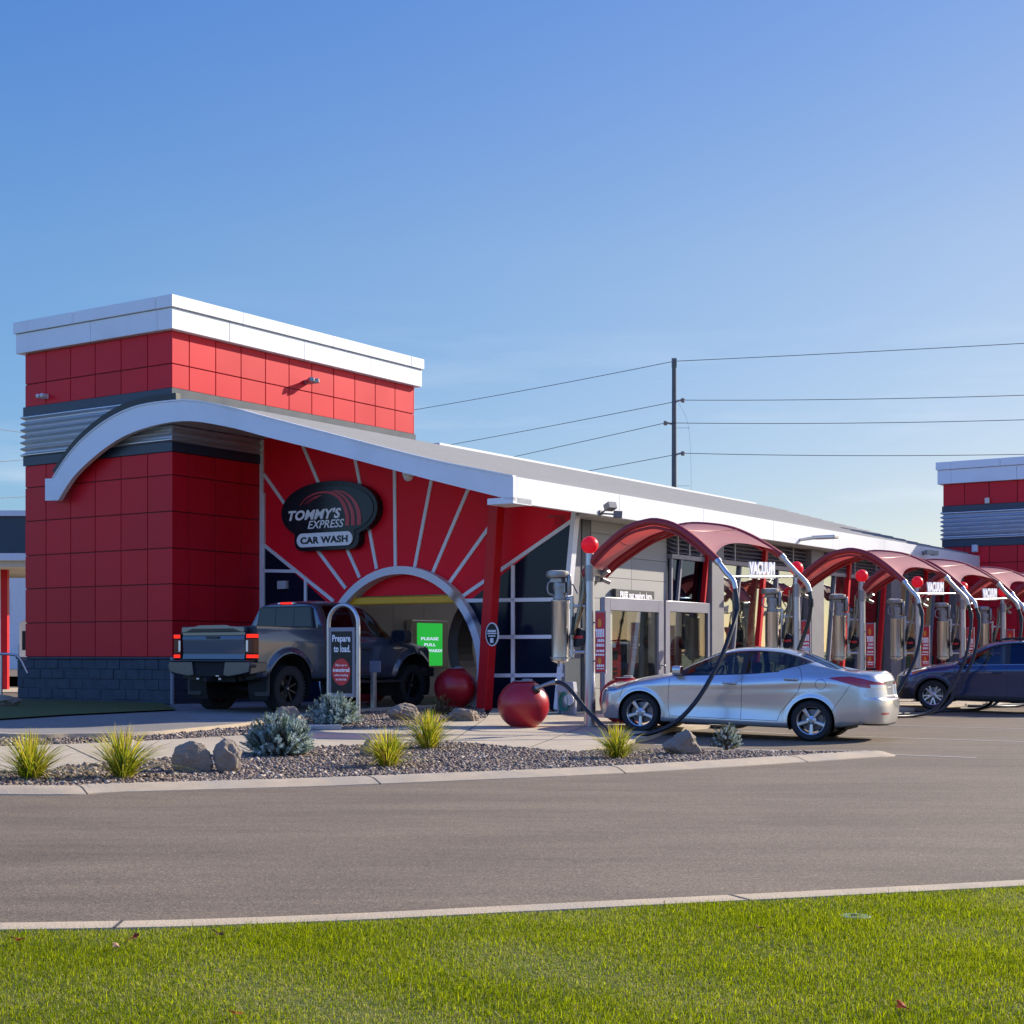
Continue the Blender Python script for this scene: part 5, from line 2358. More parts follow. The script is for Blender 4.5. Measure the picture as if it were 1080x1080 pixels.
    hw = sp['half_w']
    for (sa, Ra) in sp['arches']:
        x0 = sp['L'] / 2 - sa
        for sd in (-1, 1):
            pr = [(x0 + (Ra + .012) * math.cos(R(t)), zA + (Ra + .012) * math.sin(R(t))) for t in range(-25, 206, 10)]
            y0, y1 = sd * (hw - .48), sd * (hw - .035)
            n = len(pr)
            vs = [(p[0], y0, p[1]) for p in pr] + [(p[0], y1, p[1]) for p in pr]
            m.add(vs, [(i, i + 1, n + i + 1, n + i) for i in range(n - 1)])
            m.add([(p[0], y0, p[1]) for p in pr], [tuple(range(n))])
    zf_ = sp['floor']
    m.box(-sp['L'] / 2 + .5, sp['L'] / 2 - .45, -hw + .35, hw - .35, zf_ - .02, zf_ + .12)
    xr = sp['L'] / 2 - sp['arches'][1][0]
    xf = sp['L'] / 2 - sp['arches'][0][0]
    for xx in (xf, xr):
        m.tube([(xx, -hw + .2, sp['Rt']), (xx, hw - .2, sp['Rt'])], .05, 10)
    m.build('underbody', UNDER, root)
    for (xx, nm) in ((xf, 'f'), (xr, 'r')):
        for sd in (-1, 1):
            wheel(root, xx, sd * sp['wheel_y'], sd, sp['Rt'], sp['wheel_w'], sp['Rr'], sp['wheel_style'], sp['rim'])
    return root, objs


def seats(root, xs, zs, ys=(-.37, .37), h=.62, rear=None):
    for x in xs:
        for y in ys:
            m = MB()
            m.box(x - .24, x + .28, y - .24, y + .24, zs, zs + .16)
            m.prism([(x - .22, zs + .1), (x - .10, zs + .1), (x - .22, zs + h), (x - .32, zs + h)], lambda a, b, t: (a, t, b), y - .23, y + .23)
            m.prism([(x - .30, zs + h + .04), (x - .20, zs + h + .04), (x - .23, zs + h + .22), (x - .31, zs + h + .22)], lambda a, b, t: (a, t, b), y - .12, y + .12)
            m.build('seat', SEATM, root, bevel=.03)
    if rear is not None:
        m = MB()
        m.box(rear - .25, rear + .28, -.62, .62, zs, zs + .16)
        m.prism([(rear - .22, zs + .1), (rear - .08, zs + .1), (rear - .26, zs + h), (rear - .38, zs + h)], lambda a, b, t: (a, t, b), -.62, .62)
        for y in (-.38, .38):
            m.prism([(rear - .36, zs + h + .02), (rear - .26, zs + h + .02), (rear - .29, zs + h + .17), (rear - .37, zs + h + .17)], lambda a, b, t: (a, t, b), y - .12, y + .12)
        m.build('seat', SEATM, root, bevel=.03)


def dash(root, x, z, w=.62):
    m = MB()
    m.prism([(x + .35, z - .25), (x + .45, z), (x + .1, z + .06), (x - .12, z - .02), (x - .10, z - .25)], lambda a, b, t: (a, t, b), -w, w)
    m.build('dashboard', SEATM, root, bevel=.02)
    m = MB()
    c = Vector((x - .22, .36, z + .02))
    ax = Vector((.55, 0, .3)).normalized()
    e1, e2 = Vector((0, 1, 0)), ax.cross(Vector((0, 1, 0)))
    m.tube([c + (e1 * math.cos(t * .314) + e2 * math.sin(t * .314)) * .18 for t in range(21)], .015, 8)
    m.bar(c - e1 * .17, c + e1 * .17, .05, .03)
    m.build('steering_wheel', SEATM, root, smooth=40)


def mirror(root, x, y, z, sd, sc, body, glassy=CHROME):
    m = MB()
    m.prism(rbox_poly(-.12 * sc, .12 * sc, -.085 * sc, .085 * sc, .06 * sc, 5), lambda a, b, t: (x + t, y + sd * (a + .16 * sc), z + b), -.03, .11 * sc)
    o = m.build('mirror', body, root, bevel=.02, seg=2, smooth=40)
    m = MB()
    m.bar((x + .04, y - sd * .02, z - .05 * sc), (x + .04, y + sd * .10 * sc, z - .04 * sc), .05, .04)
    m.prism(rbox_poly(-.10 * sc, .10 * sc, -.07 * sc, .07 * sc, .05 * sc, 5), lambda a, b, t: (x + t, y + sd * (a + .16 * sc), z + b), -.034, -.031)
    m.build('mirror_glass', glassy, o)


def handle(root, x, y, z, sd, material, L=.20, parent=None):
    m = MB()
    m.tube(catmull([(x - L / 2, y - sd * .012, z), (x - L * .35, y + sd * .034, z + .004), (x + L * .35, y + sd * .034, z + .004), (x + L / 2, y - sd * .012, z)], 4), .018, 8)
    return m.build('handle', material, parent or root, smooth=50)


def arr(*segs):
    out = []
    for a, b, n in segs:
        out.append(np.linspace(a, b, n, endpoint=False))
    out.append(np.array([segs[-1][1]]))
    return np.concatenate(out)


def seam_near(s, z, poly, w):
    """distance from a polyline in side view"""
    d = np.full(len(s), 9.0)
    for (a, b), (c, e) in zip(poly, poly[1:]):
        vx, vz = c - a, e - b
        L = vx * vx + vz * vz
        t = np.clip(((s - a) * vx + (z - b) * vz) / L, 0, 1)
        d = np.minimum(d, np.hypot(s - a - t * vx, z - b - t * vz))
    return d < w
# ------------------------------------------------------------------ silver sedan
LAMPDR = mat('tail_lens_dark', (.09, .003, .005), .2, spec=.3)
SILVER = paint('silver_paint', (.535, .54, .535), .65, .28)
GREYP = paint('dark_grey_paint', (.052, .078, .118), .35, .24)
BLUEP = paint('dark_blue_paint', (.010, .028, .095), .5, .24)


def cls_sedan(lab, s, y, ay, z, u, rk):
    L = y > 0
    lab[(u < 1.35)] = 13
    # doors
    bx = [.30, .42, .58, .75, .95, 1.10]
    rear_edge = np.interp(z, bx, [3.06, 3.10, 3.22, 3.36, 3.42, 3.37])
    front_edge = np.interp(z, [.28, .40, .55, .95], [1.36, 1.33, 1.325, 1.34])
    inz = (u > 2.02) & (u < 5.06) & (rk == 1)
    fd = inz & (s > front_edge) & (s < 2.49)
    rd = inz & (s >= 2.49) & (s < rear_edge)
    lab[fd & L], lab[fd & ~L], lab[rd & L], lab[rd & ~L] = 20, 21, 22, 23
    sm = np.zeros(len(s), bool)
    sm |= (rk == 1) & (np.abs(u - 5.35 - .1 * (s - .4)) < .03) & (s < 1.25) & (s > .55)
    sm |= (rk == 2) & (np.abs(z - .725) < .006) & (ay < .50)
    sm |= (u > 7.0) & (rk == 1) & (np.abs(s - 4.04) < .006)
    lab[sm] = 1
    # side glass
    zl = np.where(s > 3.05, 1.072 + (s - 3.05) * (1.222 - 1.072) / .52, 0)
    reg = (rk == 1) & (u > 5.06) & (u < 6.93) & (s > 1.40) & (s < 3.585) & (ay > .35) & (z > zl)
    lab[reg] = 7
    g = (rk == 1) & (u > 5.14) & (u < 6.80) & (ay > .35) & (z > zl + .018)
    A = g & (s > 1.60) & (s < 2.455)
    Bw = g & (s > 2.545) & (s < 3.12)
    Q = g & (s > 3.15) & (s < 3.50)
    lab[A & L], lab[A & ~L], lab[Bw & L], lab[Bw & ~L], lab[Q & L], lab[Q & ~L] = 30, 31, 32, 33, 34, 35
    # windscreen and backlight
    ws = (rk == 1) & (u > 7.14) & (s > 1.20 + .30 * (ay / .62) ** 2) & (s < 2.06 - .05 * (ay / .6) ** 2)
    lab[(rk == 1) & (u > 7.05) & (s > 1.145 + .30 * (ay / .62) ** 2) & (s < 2.08 - .05 * (ay / .6) ** 2)] = 7
    lab[ws] = 2
    lab[(rk == 1) & (u > 7.08) & (s > 3.28 + .05 * (ay / .55) ** 2) & (s < 3.93 - .07 * (ay / .6) ** 2)] = 7
    lab[(rk == 1) & (u > 7.18) & (s > 3.31 + .05 * (ay / .55) ** 2) & (s < 3.905 - .07 * (ay / .6) ** 2)] = 3
    # lamps
    tl = in_poly(s, z, [(3.79, .985), (3.98, 1.012), (4.13, 1.02), (4.3, .995), (4.47, .955), (4.62, .935), (4.62, .865), (4.45, .852), (4.28, .862), (4.12, .905), (3.95, .950)]) & (ay > .40) & (rk > 0)
    lab[tl] = 9
    lab[tl & (z < .905) & (s > 4.33) & (ay < .80)] = 10
    hl = (s < .84) & (u < 5.04) & (u > 4.02 + np.maximum(0, s - .16) * 1.45) & (ay > .40) & (rk < 2)
    lab[hl] = 8
    lab[hl & ((u > 4.93) | (u < 4.13 + np.maximum(0, s - .16) * 1.45) | (ay < .44))] = 36
    lab[hl & (u < 4.55) & (s < .30)] = 36
    lab[hl & (s > .46) & (s < .72) & (u < 4.72 + (s - .46) * .6)] = 11
    lab[(rk == 0) & (ay < .46) & (z > .27) & (z < .44)] = 13
    lab[(rk == 0) & (ay < .30) & (z > .52) & (z < .62)] = 13
    lab[(rk == 2) & (ay > .50) & (ay < .70) & (z > .45) & (z < .485)] = 9
    lab[(rk == 2) & (z < .31)] = 13


def sculpt_sedan(S, Y, Z, U, kind):
    sm_ = lambda t: np.clip(t, 0, 1) ** 2 * (3 - 2 * np.clip(t, 0, 1))
    tail = (kind == 2)[:, None]
    # boot lid recess around the plate, bumper shelf under it
    w = sm_((.54 - np.abs(Y)) / .05) * sm_((Z - .70) / .03) * sm_((.955 - Z) / .05)
    S -= np.where(tail, .045 * w, 0)
    w = sm_((Z - .685) / .02) * sm_((1.0 - Z) / .2)
    S -= np.where(tail, .022 * w, 0)
    # flank crease below the handles
    side = (kind == 1)[:, None] & (np.abs(Y) > .6)
    zc = .74 + (S - 1.3) * .058
    w = np.exp(-((Z - zc + .05) / .045) ** 2) * sm_((S - 1.15) / .5) * sm_((4.1 - S) / .5)
    Y -= np.where(side & (U < 5), np.sign(Y) * .005 * w, 0)


c0 = lambda v: [(0, v)]
sedan = dict(
    name='parked_sedan', label='silver four-door sedan parked under the nearest red canopy', cat='car', L=4.53, Rt=.318, Rr=.222, wheel_w=.205, wheel_y=.775,
    half_w=.885, floor=.20, arches=[(.87, .355), (3.57, .358)], rows=arr((.42, 4.28, 340)), rim=RIMS, wheel_style='five', classify=cls_sedan, sculpt=sculpt_sedan,
    snap=[([(3.79, .985), (3.98, 1.012), (4.13, 1.02), (4.3, .995), (4.47, .955), (4.62, .935)], .012), ([(4.62, .865), (4.45, .852), (4.28, .862), (4.12, .905), (3.95, .950), (3.79, .985)], .012),
          ([(3.05, 1.072), (3.585, 1.2263)], .012), ([(3.05, 1.090), (3.53, 1.2285)], .012)],
    seams=[[(1.36, .29), (1.33, .42), (1.325, .56), (1.335, .80), (1.345, .90)], [(2.49, .285), (2.49, .98)],
           [(3.06, .30), (3.10, .42), (3.22, .58), (3.36, .75), (3.42, .95), (3.375, 1.10), (3.32, 1.145)], [(4.14, .89), (4.05, .74), (3.93, .56), (3.89, .48)], [(.64, .79), (.56, .66), (.53, .55)],
           ['L'] + [(3.70 + .078 * math.cos(k * math.pi / 12), .885 + .078 * math.sin(k * math.pi / 12)) for k in range(25)], [(1.35, .29), (3.07, .292)]], flare=.014, flare_w=.07, pn=2.3, pt=3.3,
    Bn=[.28, .32, .355, .37, .345, .27, .23, .20, .18, .17], Bt=[.32, .35, .38, .41, .36, .29, .265, .25, .24, .235],
    y=[c0(0),
       [(.42, .72), (.9, .80), (3.5, .80), (4.0, .77), (4.28, .72)],
       [(.42, .80), (.9, .865), (1.4, .872), (3.0, .875), (3.57, .872), (4.0, .85), (4.28, .81)],
       [(.42, .855), (.9, .880), (1.5, .856), (2.3, .850), (3.0, .858), (3.57, .886), (4.0, .876), (4.28, .838)],
       [(.42, .85), (.9, .882), (1.5, .876), (2.2, .876), (3.0, .880), (3.57, .886), (4.0, .868), (4.28, .82)],
       [(.42, .79), (.9, .835), (1.35, .84), (2.0, .83), (2.6, .822), (3.1, .815), (3.6, .80), (4.0, .79), (4.28, .765)],
       [(.42, .70), (1.1, .755), (1.35, .765), (1.7, .735), (2.1, .705), (2.6, .69), (3.0, .685), (3.4, .69), (3.8, .705), (4.28, .70)],
       [(.42, .55), (1.1, .63), (1.35, .665), (1.7, .615), (2.1, .565), (2.6, .55), (3.0, .545), (3.4, .55), (3.8, .575), (4.1, .60), (4.28, .60)],
       [(.42, .30), (1.2, .36), (1.6, .38), (2.1, .33), (2.6, .32), (3.4, .33), (4.28, .34)],
       c0(0)],
    z=[[(.42, .19), (1, .185), (3.5, .185), (4.0, .23), (4.28, .28)],
       [(.42, .19), (1, .185), (3.5, .185), (4.0, .23), (4.28, .28)],
       [(.42, .27), (1, .262), (3.5, .262), (4.0, .30), (4.28, .34)],
       [(.42, .47), (1.5, .49), (3, .50), (3.6, .53), (4.28, .56)],
       [(.42, .625), (.9, .745), (1.5, .772), (2.4, .81), (3.2, .872), (3.6, .905), (4.1, .89), (4.28, .875)],
       [(.42, .705), (.8, .810), (1.1, .868), (1.35, .915), (2.0, .948), (2.6, .988), (3.1, 1.045), (3.5, 1.075), (3.9, 1.062), (4.28, 1.03)],
       [(.42, .735), (.8, .845), (1.1, .902), (1.35, .95), (1.7, 1.045), (2.1, 1.145), (2.6, 1.19), (3.0, 1.205), (3.35, 1.2), (3.7, 1.155), (4.0, 1.105), (4.28, 1.068)],
       [(.42, .76), (.8, .873), (1.1, .930), (1.35, .968), (1.7, 1.14), (2.1, 1.305), (2.4, 1.362), (2.7, 1.378), (3.0, 1.365), (3.3, 1.305), (3.6, 1.20), (3.85, 1.115), (4.0, 1.092), (4.28, 1.085)],
       [(.42, .775), (.8, .890), (1.1, .948), (1.26, .985), (1.65, 1.165), (2.05, 1.34), (2.35, 1.405), (2.65, 1.422), (3.0, 1.407), (3.3, 1.345), (3.6, 1.235), (3.88, 1.125), (4.02, 1.104), (4.28, 1.105)],
       [(.42, .78), (.8, .897), (1.1, .956), (1.25, 1.0), (1.6, 1.17), (2.0, 1.345), (2.3, 1.42), (2.62, 1.437), (3.0, 1.42), (3.3, 1.36), (3.6, 1.25), (3.9, 1.135), (4.04, 1.112), (4.28, 1.115)]],
    parts=[((0, 1), 'body', [SILVER, SEAM], None, 0, None), ((13,), 'lower_trim', [TRIM], None, .0, None), ((7,), 'window_trim', [TRIM], None, .002, None),
           ((20,), 'door', [SILVER], None, 0, None), ((21,), 'door', [SILVER], None, 0, None), ((22,), 'door', [SILVER], None, 0, None), ((23,), 'door', [SILVER], None, 0, None),
           ((30,), 'side_window', [CARGLASS], None, .006, None), ((31,), 'side_window', [CARGLASS], None, .006, None), ((32,), 'side_window', [CARGLASS], None, .006, None),
           ((33,), 'side_window', [CARGLASS], None, .006, None), ((34,), 'side_window', [CARGLASS], None, .006, None), ((35,), 'side_window', [CARGLASS], None, .006, None),
           ((2,), 'windscreen', [CARGLASS], None, .003, None), ((3,), 'rear_window', [CARGLASSD], None, .003, None),
           ((9, 10, 12), 'tail_light', [LAMPR, LAMPW, LAMPDR], None, -.003, None), ((8, 11, 36), 'headlight', [CHROME, AMBER, LAMPD], None, -.002, None)])
sd_, so_ = make_car(sedan)
hL = 4.53 / 2
for sg_ in (1, -1):
    handle(sd_, hL - 2.30, sg_ * .885, .845, sg_, SILVER)
    handle(sd_, hL - 3.25, sg_ * .893, .945, sg_, SILVER)
    mirror(sd_, hL - 1.52, sg_ * .80, 1.02, sg_, .85, SILVER)
seats(sd_, [hL - 2.35], .35, rear=hL - 3.1)
dash(sd_, hL - 1.75, .93)
m = MB()
m.box(-hL - .052, -hL - .02, -.17, .17, .755, .87)
m.build('licence_plate', PLATE, sd_, bevel=.004)
m = MB()
m.prism([(-.9, 1.415), (-1.08, 1.385), (-1.10, 1.44)], lambda a, b, t: (a, t, b), -.012, .012)
m.build('aerial_fin', SILVER, sd_, bevel=.006)
SED_Y0 = 24.35
rw, fw = Vector(((854.5 - CX) / F * 24.2, 24.2)), Vector(((673.5 - CX) / F * 25.28, 25.28))
hd = (fw - rw).normalized()
ang = math.atan2(hd.y, hd.x)
left = Vector((-hd.y, hd.x))
# near-side wheel faces -> car centre
mid = (rw - left * .90) + hd * 1.035 * (2.265 - (4.53 - 3.57))
sd_.location = (mid.x, mid.y, 0)
sd_.rotation_euler = (0, 0, ang)
zf_, zr_ = gzw(*(rw + hd * 2.7 - left * .9)) + .03, gzw(*(rw - left * .9))
pitch = math.atan2(zf_ - zr_, 2.7)
sd_.rotation_euler = (0, -pitch, ang)
sd_.scale = (1.035, 1.035, 1.012)
sd_.location.z = zr_ + math.sin(pitch) * (2.265 - .96) + .002
print('sedan', tuple(sd_.location), ang, pitch, (rw - fw).length)


# ------------------------------------------------------------------ dark blue wagon
def cls_wagon(lab, s, y, ay, z, u, rk):
    L = y > 0
    lab[(u < 2.25)] = 13
    for sa in (.93, 3.675):
        lab[(np.hypot(s - sa, z - .345) < .452) & (u < 3.6) & (ay > .5)] = 13
    inz = (u > 2.25) & (u < 5.06) & (rk == 1)
    fe = np.interp(z, [.3, 1.0], [1.42, 1.40])
    re = np.interp(z, [.3, .45, .65, .9, 1.1], [3.18, 3.24, 3.40, 3.52, 3.55])
    fd, rd = inz & (s > fe) & (s < 2.55), inz & (s >= 2.55) & (s < re)
    lab[fd & L], lab[fd & ~L], lab[rd & L], lab[rd & ~L] = 20, 21, 22, 23
    sm = np.zeros(len(s), bool)
    sm |= (rk == 1) & (np.abs(u - 5.2) < .03) & (s < 1.25) & (s > .45)
    lab[sm] = 1
    reg = (rk == 1) & (u > 5.06) & (u < 6.95) & (s > 1.42) & (s < 4.35) & (ay > .35)
    lab[reg] = 7
    g = (rk == 1) & (u > 5.16) & (u < 6.82) & (ay > .35)
    A, Bw, Q = g & (s > 1.66) & (s < 2.50), g & (s > 2.61) & (s < 3.42), g & (s > 3.50) & (s < 4.26)
    lab[A & L], lab[A & ~L], lab[Bw & L], lab[Bw & ~L], lab[Q & L], lab[Q & ~L] = 30, 31, 32, 33, 34, 35
    lab[(rk == 1) & (u > 7.05) & (s > 1.19 + .28 * (ay / .62) ** 2) & (s < 2.10 - .05 * (ay / .6) ** 2)] = 7
    lab[(rk == 1) & (u > 7.14) & (s > 1.24 + .28 * (ay / .62) ** 2) & (s < 2.08 - .05 * (ay / .6) ** 2)] = 2
    lab[(rk == 2) & (z > 1.12) & (z < 1.52) & (ay < .60)] = 3
    hl = (s < .80) & (u < 5.03) & (u > 4.0 + np.maximum(0, s - .2) * 1.3) & (ay > .42) & (rk < 2)
    lab[hl] = 8
    lab[hl & ((u > 4.93) | (u < 4.1 + np.maximum(0, s - .2) * 1.3))] = 36
    lab[hl & (s > .44) & (u < 4.93)] = 11
    lab[in_poly(s, z, [(4.35, 1.02), (4.9, 1.02), (4.9, .84), (4.45, .86)]) & (ay > .45)] = 9
    lab[(rk == 0) & (ay < .48) & (z > .32) & (z < .80)] = 13
    lab[(rk == 0) & (z < .50)] = 13
    lab[(rk == 2) & (z < .52)] = 13


wagon = dict(
    name='parked_wagon', label='dark blue estate car with black lower cladding cut by the right edge', cat='car', L=4.82, Rt=.345, Rr=.235, wheel_w=.215, wheel_y=.80, half_w=.915, floor=.26,
    arches=[(.93, .395), (3.675, .395)], rows=arr((.42, 4.60, 330)), rim=RIMS, wheel_style='ten', classify=cls_wagon, seam_r=.005,
    seams=[[(1.42, .36), (1.40, .98)], [(2.55, .36), (2.55, 1.06)], [(3.18, .36), (3.24, .45), (3.40, .65), (3.52, .9), (3.55, 1.1)], [(.62, .92), (.52, .74), (.49, .60)]], flare=.022, flare_w=.07, pn=2.4, pt=4.0,
    Bn=[.32, .36, .40, .42, .40, .29, .24, .20, .17, .15], Bt=[.16, .18, .2, .22, .17, .12, .05, -.05, -.10, -.12],
    y=[c0(0),
       [(.42, .74), (.9, .82), (3.6, .82), (4.6, .74)], [(.42, .82), (.9, .885), (3.6, .885), (4.6, .81)], [(.42, .875), (.9, .905), (1.6, .89), (3, .89), (3.67, .91), (4.6, .85)],
       [(.42, .865), (.9, .905), (1.6, .90), (3, .90), (3.67, .905), (4.6, .84)], [(.42, .80), (.9, .855), (1.4, .865), (2.5, .86), (3.6, .85), (4.6, .79)],
       [(.42, .70), (1.1, .77), (1.4, .785), (1.8, .765), (2.3, .74), (3.6, .73), (4.6, .68)], [(.42, .55), (1.1, .65), (1.4, .685), (1.8, .635), (2.3, .60), (3.6, .59), (4.6, .54)],
       [(.42, .30), (1.2, .36), (2.3, .35), (4.6, .32)], c0(0)],
    z=[[(.42, .24), (1, .23), (3.6, .23), (4.6, .34)], [(.42, .24), (1, .23), (3.6, .23), (4.6, .34)], [(.42, .33), (1, .32), (3.6, .32), (4.6, .42)],
       [(.42, .55), (1.5, .58), (3.6, .60), (4.6, .62)], [(.42, .75), (.9, .86), (1.5, .89), (3, .94), (4.6, .95)],
       [(.42, .86), (.8, .945), (1.1, .985), (1.4, 1.03), (2.5, 1.075), (3.6, 1.12), (4.6, 1.14)],
       [(.42, .89), (.8, .98), (1.1, 1.02), (1.4, 1.07), (1.8, 1.2), (2.3, 1.34), (3, 1.38), (4, 1.37), (4.6, 1.33)],
       [(.42, .92), (.8, 1.005), (1.1, 1.045), (1.4, 1.09), (1.8, 1.32), (2.3, 1.535), (2.8, 1.60), (3.4, 1.60), (4.1, 1.575), (4.6, 1.52)],
       [(.42, .94), (.8, 1.03), (1.1, 1.075), (1.3, 1.115), (1.7, 1.345), (2.1, 1.55), (2.5, 1.63), (3, 1.655), (3.6, 1.65), (4.2, 1.62), (4.6, 1.565)],
       [(.42, .945), (.8, 1.04), (1.1, 1.085), (1.28, 1.13), (1.65, 1.35), (2.05, 1.56), (2.4, 1.64), (3, 1.67), (3.6, 1.665), (4.2, 1.635), (4.6, 1.58)]],
    parts=[((0, 1), 'body', [BLUEP, SEAM], None, 0, None), ((13,), 'cladding', [TRIM], None, 0, None), ((7,), 'window_trim', [TRIM], None, .002, None),
           ((20,), 'door', [BLUEP], None, 0, None), ((21,), 'door', [BLUEP], None, 0, None), ((22,), 'door', [BLUEP], None, 0, None), ((23,), 'door', [BLUEP], None, 0, None),
           ((30,), 'side_window', [CARGLASS], None, .006, None), ((31,), 'side_window', [CARGLASS], None, .006, None), ((32,), 'side_window', [CARGLASSD], None, .006, None),
           ((33,), 'side_window', [CARGLASSD], None, .006, None), ((34,), 'side_window', [CARGLASSD], None, .006, None), ((35,), 'side_window', [CARGLASSD], None, .006, None),
           ((2,), 'windscreen', [CARGLASS], None, .003, None), ((3,), 'rear_window', [CARGLASSD], None, .003, None),
           ((9,), 'tail_light', [LAMPR], None, -.003, None), ((8, 11, 36), 'headlight', [CHROME, AMBER, LAMPD], None, -.002, None)])
wg, wo_ = make_car(wagon)
hL = 4.82 / 2
for sg_ in (1, -1):
    handle(wg, hL - 2.34, sg_ * .905, .90, sg_, BLUEP)
    handle(wg, hL - 3.35, sg_ * .905, .93, sg_, BLUEP)
    mirror(wg, hL - 1.62, sg_ * .83, 1.13, sg_, 1.0, BLUEP)
    m = MB()
    rail_p = [(hL - 2.35, sg_ * .60, 1.60), (hL - 2.5, sg_ * .60, 1.685), (hL - 3.2, sg_ * .60, 1.70), (hL - 4.1, sg_ * .585, 1.67), (hL - 4.3, sg_ * .58, 1.59)]
    m.tube(catmull(rail_p, 5), .022, 10)
    m.build('roof_rail', TRIM, wg, smooth=50)
    m = MB()
    pl = [(hL - 1.45, sg_ * .868, 1.04), (hL - 2.5, sg_ * .862, 1.086), (hL - 3.5, sg_ * .852, 1.125)]
    m.tube(catmull(pl, 6), .009, 6)
    m.build('chrome_strip', CHROME, wg, smooth=50)
seats(wg, [hL - 2.45], .45, rear=hL - 3.3, h=.66)
dash(wg, hL - 1.85, 1.05)
fwp = Vector(((983.5 - CX) / F * 35.9, 35.9))
hd2 = Vector((-.93, .36)).normalized()
lf2 = Vector((-hd2.y, hd2.x))
mid = fwp - lf2 * .90 - hd2 * (2.41 - .93)
zfr, zrr = gzw(*(fwp - lf2 * .9)) + .02, gzw(*(fwp - lf2 * .9 - hd2 * 2.745))
pitch = math.atan2(zfr - zrr, 2.745)
wg.location = (mid.x, mid.y, (zfr + zrr) / 2 + .002)
wg.rotation_euler = (0, -pitch, math.atan2(hd2.y, hd2.x))


# ------------------------------------------------------------------ dark grey pickup
def cls_truck(lab, s, y, ay, z, u, rk):
    L = y > 0
    lab[(u < 1.6)] = 13
    inz = (u > 2.05) & (u < 5.06) & (rk == 1)
    fd, rd = inz & (s > 1.52) & (s < 2.66), inz & (s >= 2.66) & (s < 3.60)
    lab[fd & L], lab[fd & ~L], lab[rd & L], lab[rd & ~L] = 20, 21, 22, 23
    sm = np.zeros(len(s), bool)
    sm |= (rk == 1) & (u < 5.2) & (np.abs(s - 3.725) < .02)
    sm |= (rk == 1) & (np.abs(u - 5.4) < .03) & (s < 1.35) & (s > .35)
    lab[sm] = 1
    reg = (rk == 1) & (u > 5.06) & (u < 6.93) & (s > 1.60) & (s < 3.58) & (ay > .35)
    lab[reg] = 7
    g = (rk == 1) & (u > 5.16) & (u < 6.80) & (ay > .35)
    A, Bw = g & (s > 1.76) & (s < 2.60), g & (s > 2.74) & (s < 3.50)
    lab[A & L], lab[A & ~L], lab[Bw & L], lab[Bw & ~L] = 30, 31, 32, 33
    lab[(rk == 1) & (u > 7.05) & (s > 1.36 + .20 * (ay / .7) ** 2) & (s < 2.14 - .05 * (ay / .6) ** 2)] = 7
    lab[(rk == 1) & (u > 7.12) & (s > 1.42 + .20 * (ay / .7) ** 2) & (s < 2.10 - .05 * (ay / .6) ** 2)] = 2
    bed = (rk == 1) & (s > 3.757) & (u > 6.6)
    lab[bed] = 13
    lab[(s > 3.74) & (rk == 1) & (u > 5.55) & (u <= 7.2)] = 13
    lab[in_poly(s, z, [(-.1, .98), (.42, 1.02), (.50, 1.20), (.30, 1.21), (-.1, 1.20)]) & (ay > .62)] = 8
    lab[(rk == 0) & (ay < .60) & (z > .80) & (z < 1.20)] = 13
    lab[(rk == 0) & (z < .80)] = 13
    lab[(rk == 2)] = 13


def sculpt_truck(S, Y, Z, U, kind):
    S[:] = np.where(S < .98, .98 - (.98 - S) * .72, S)


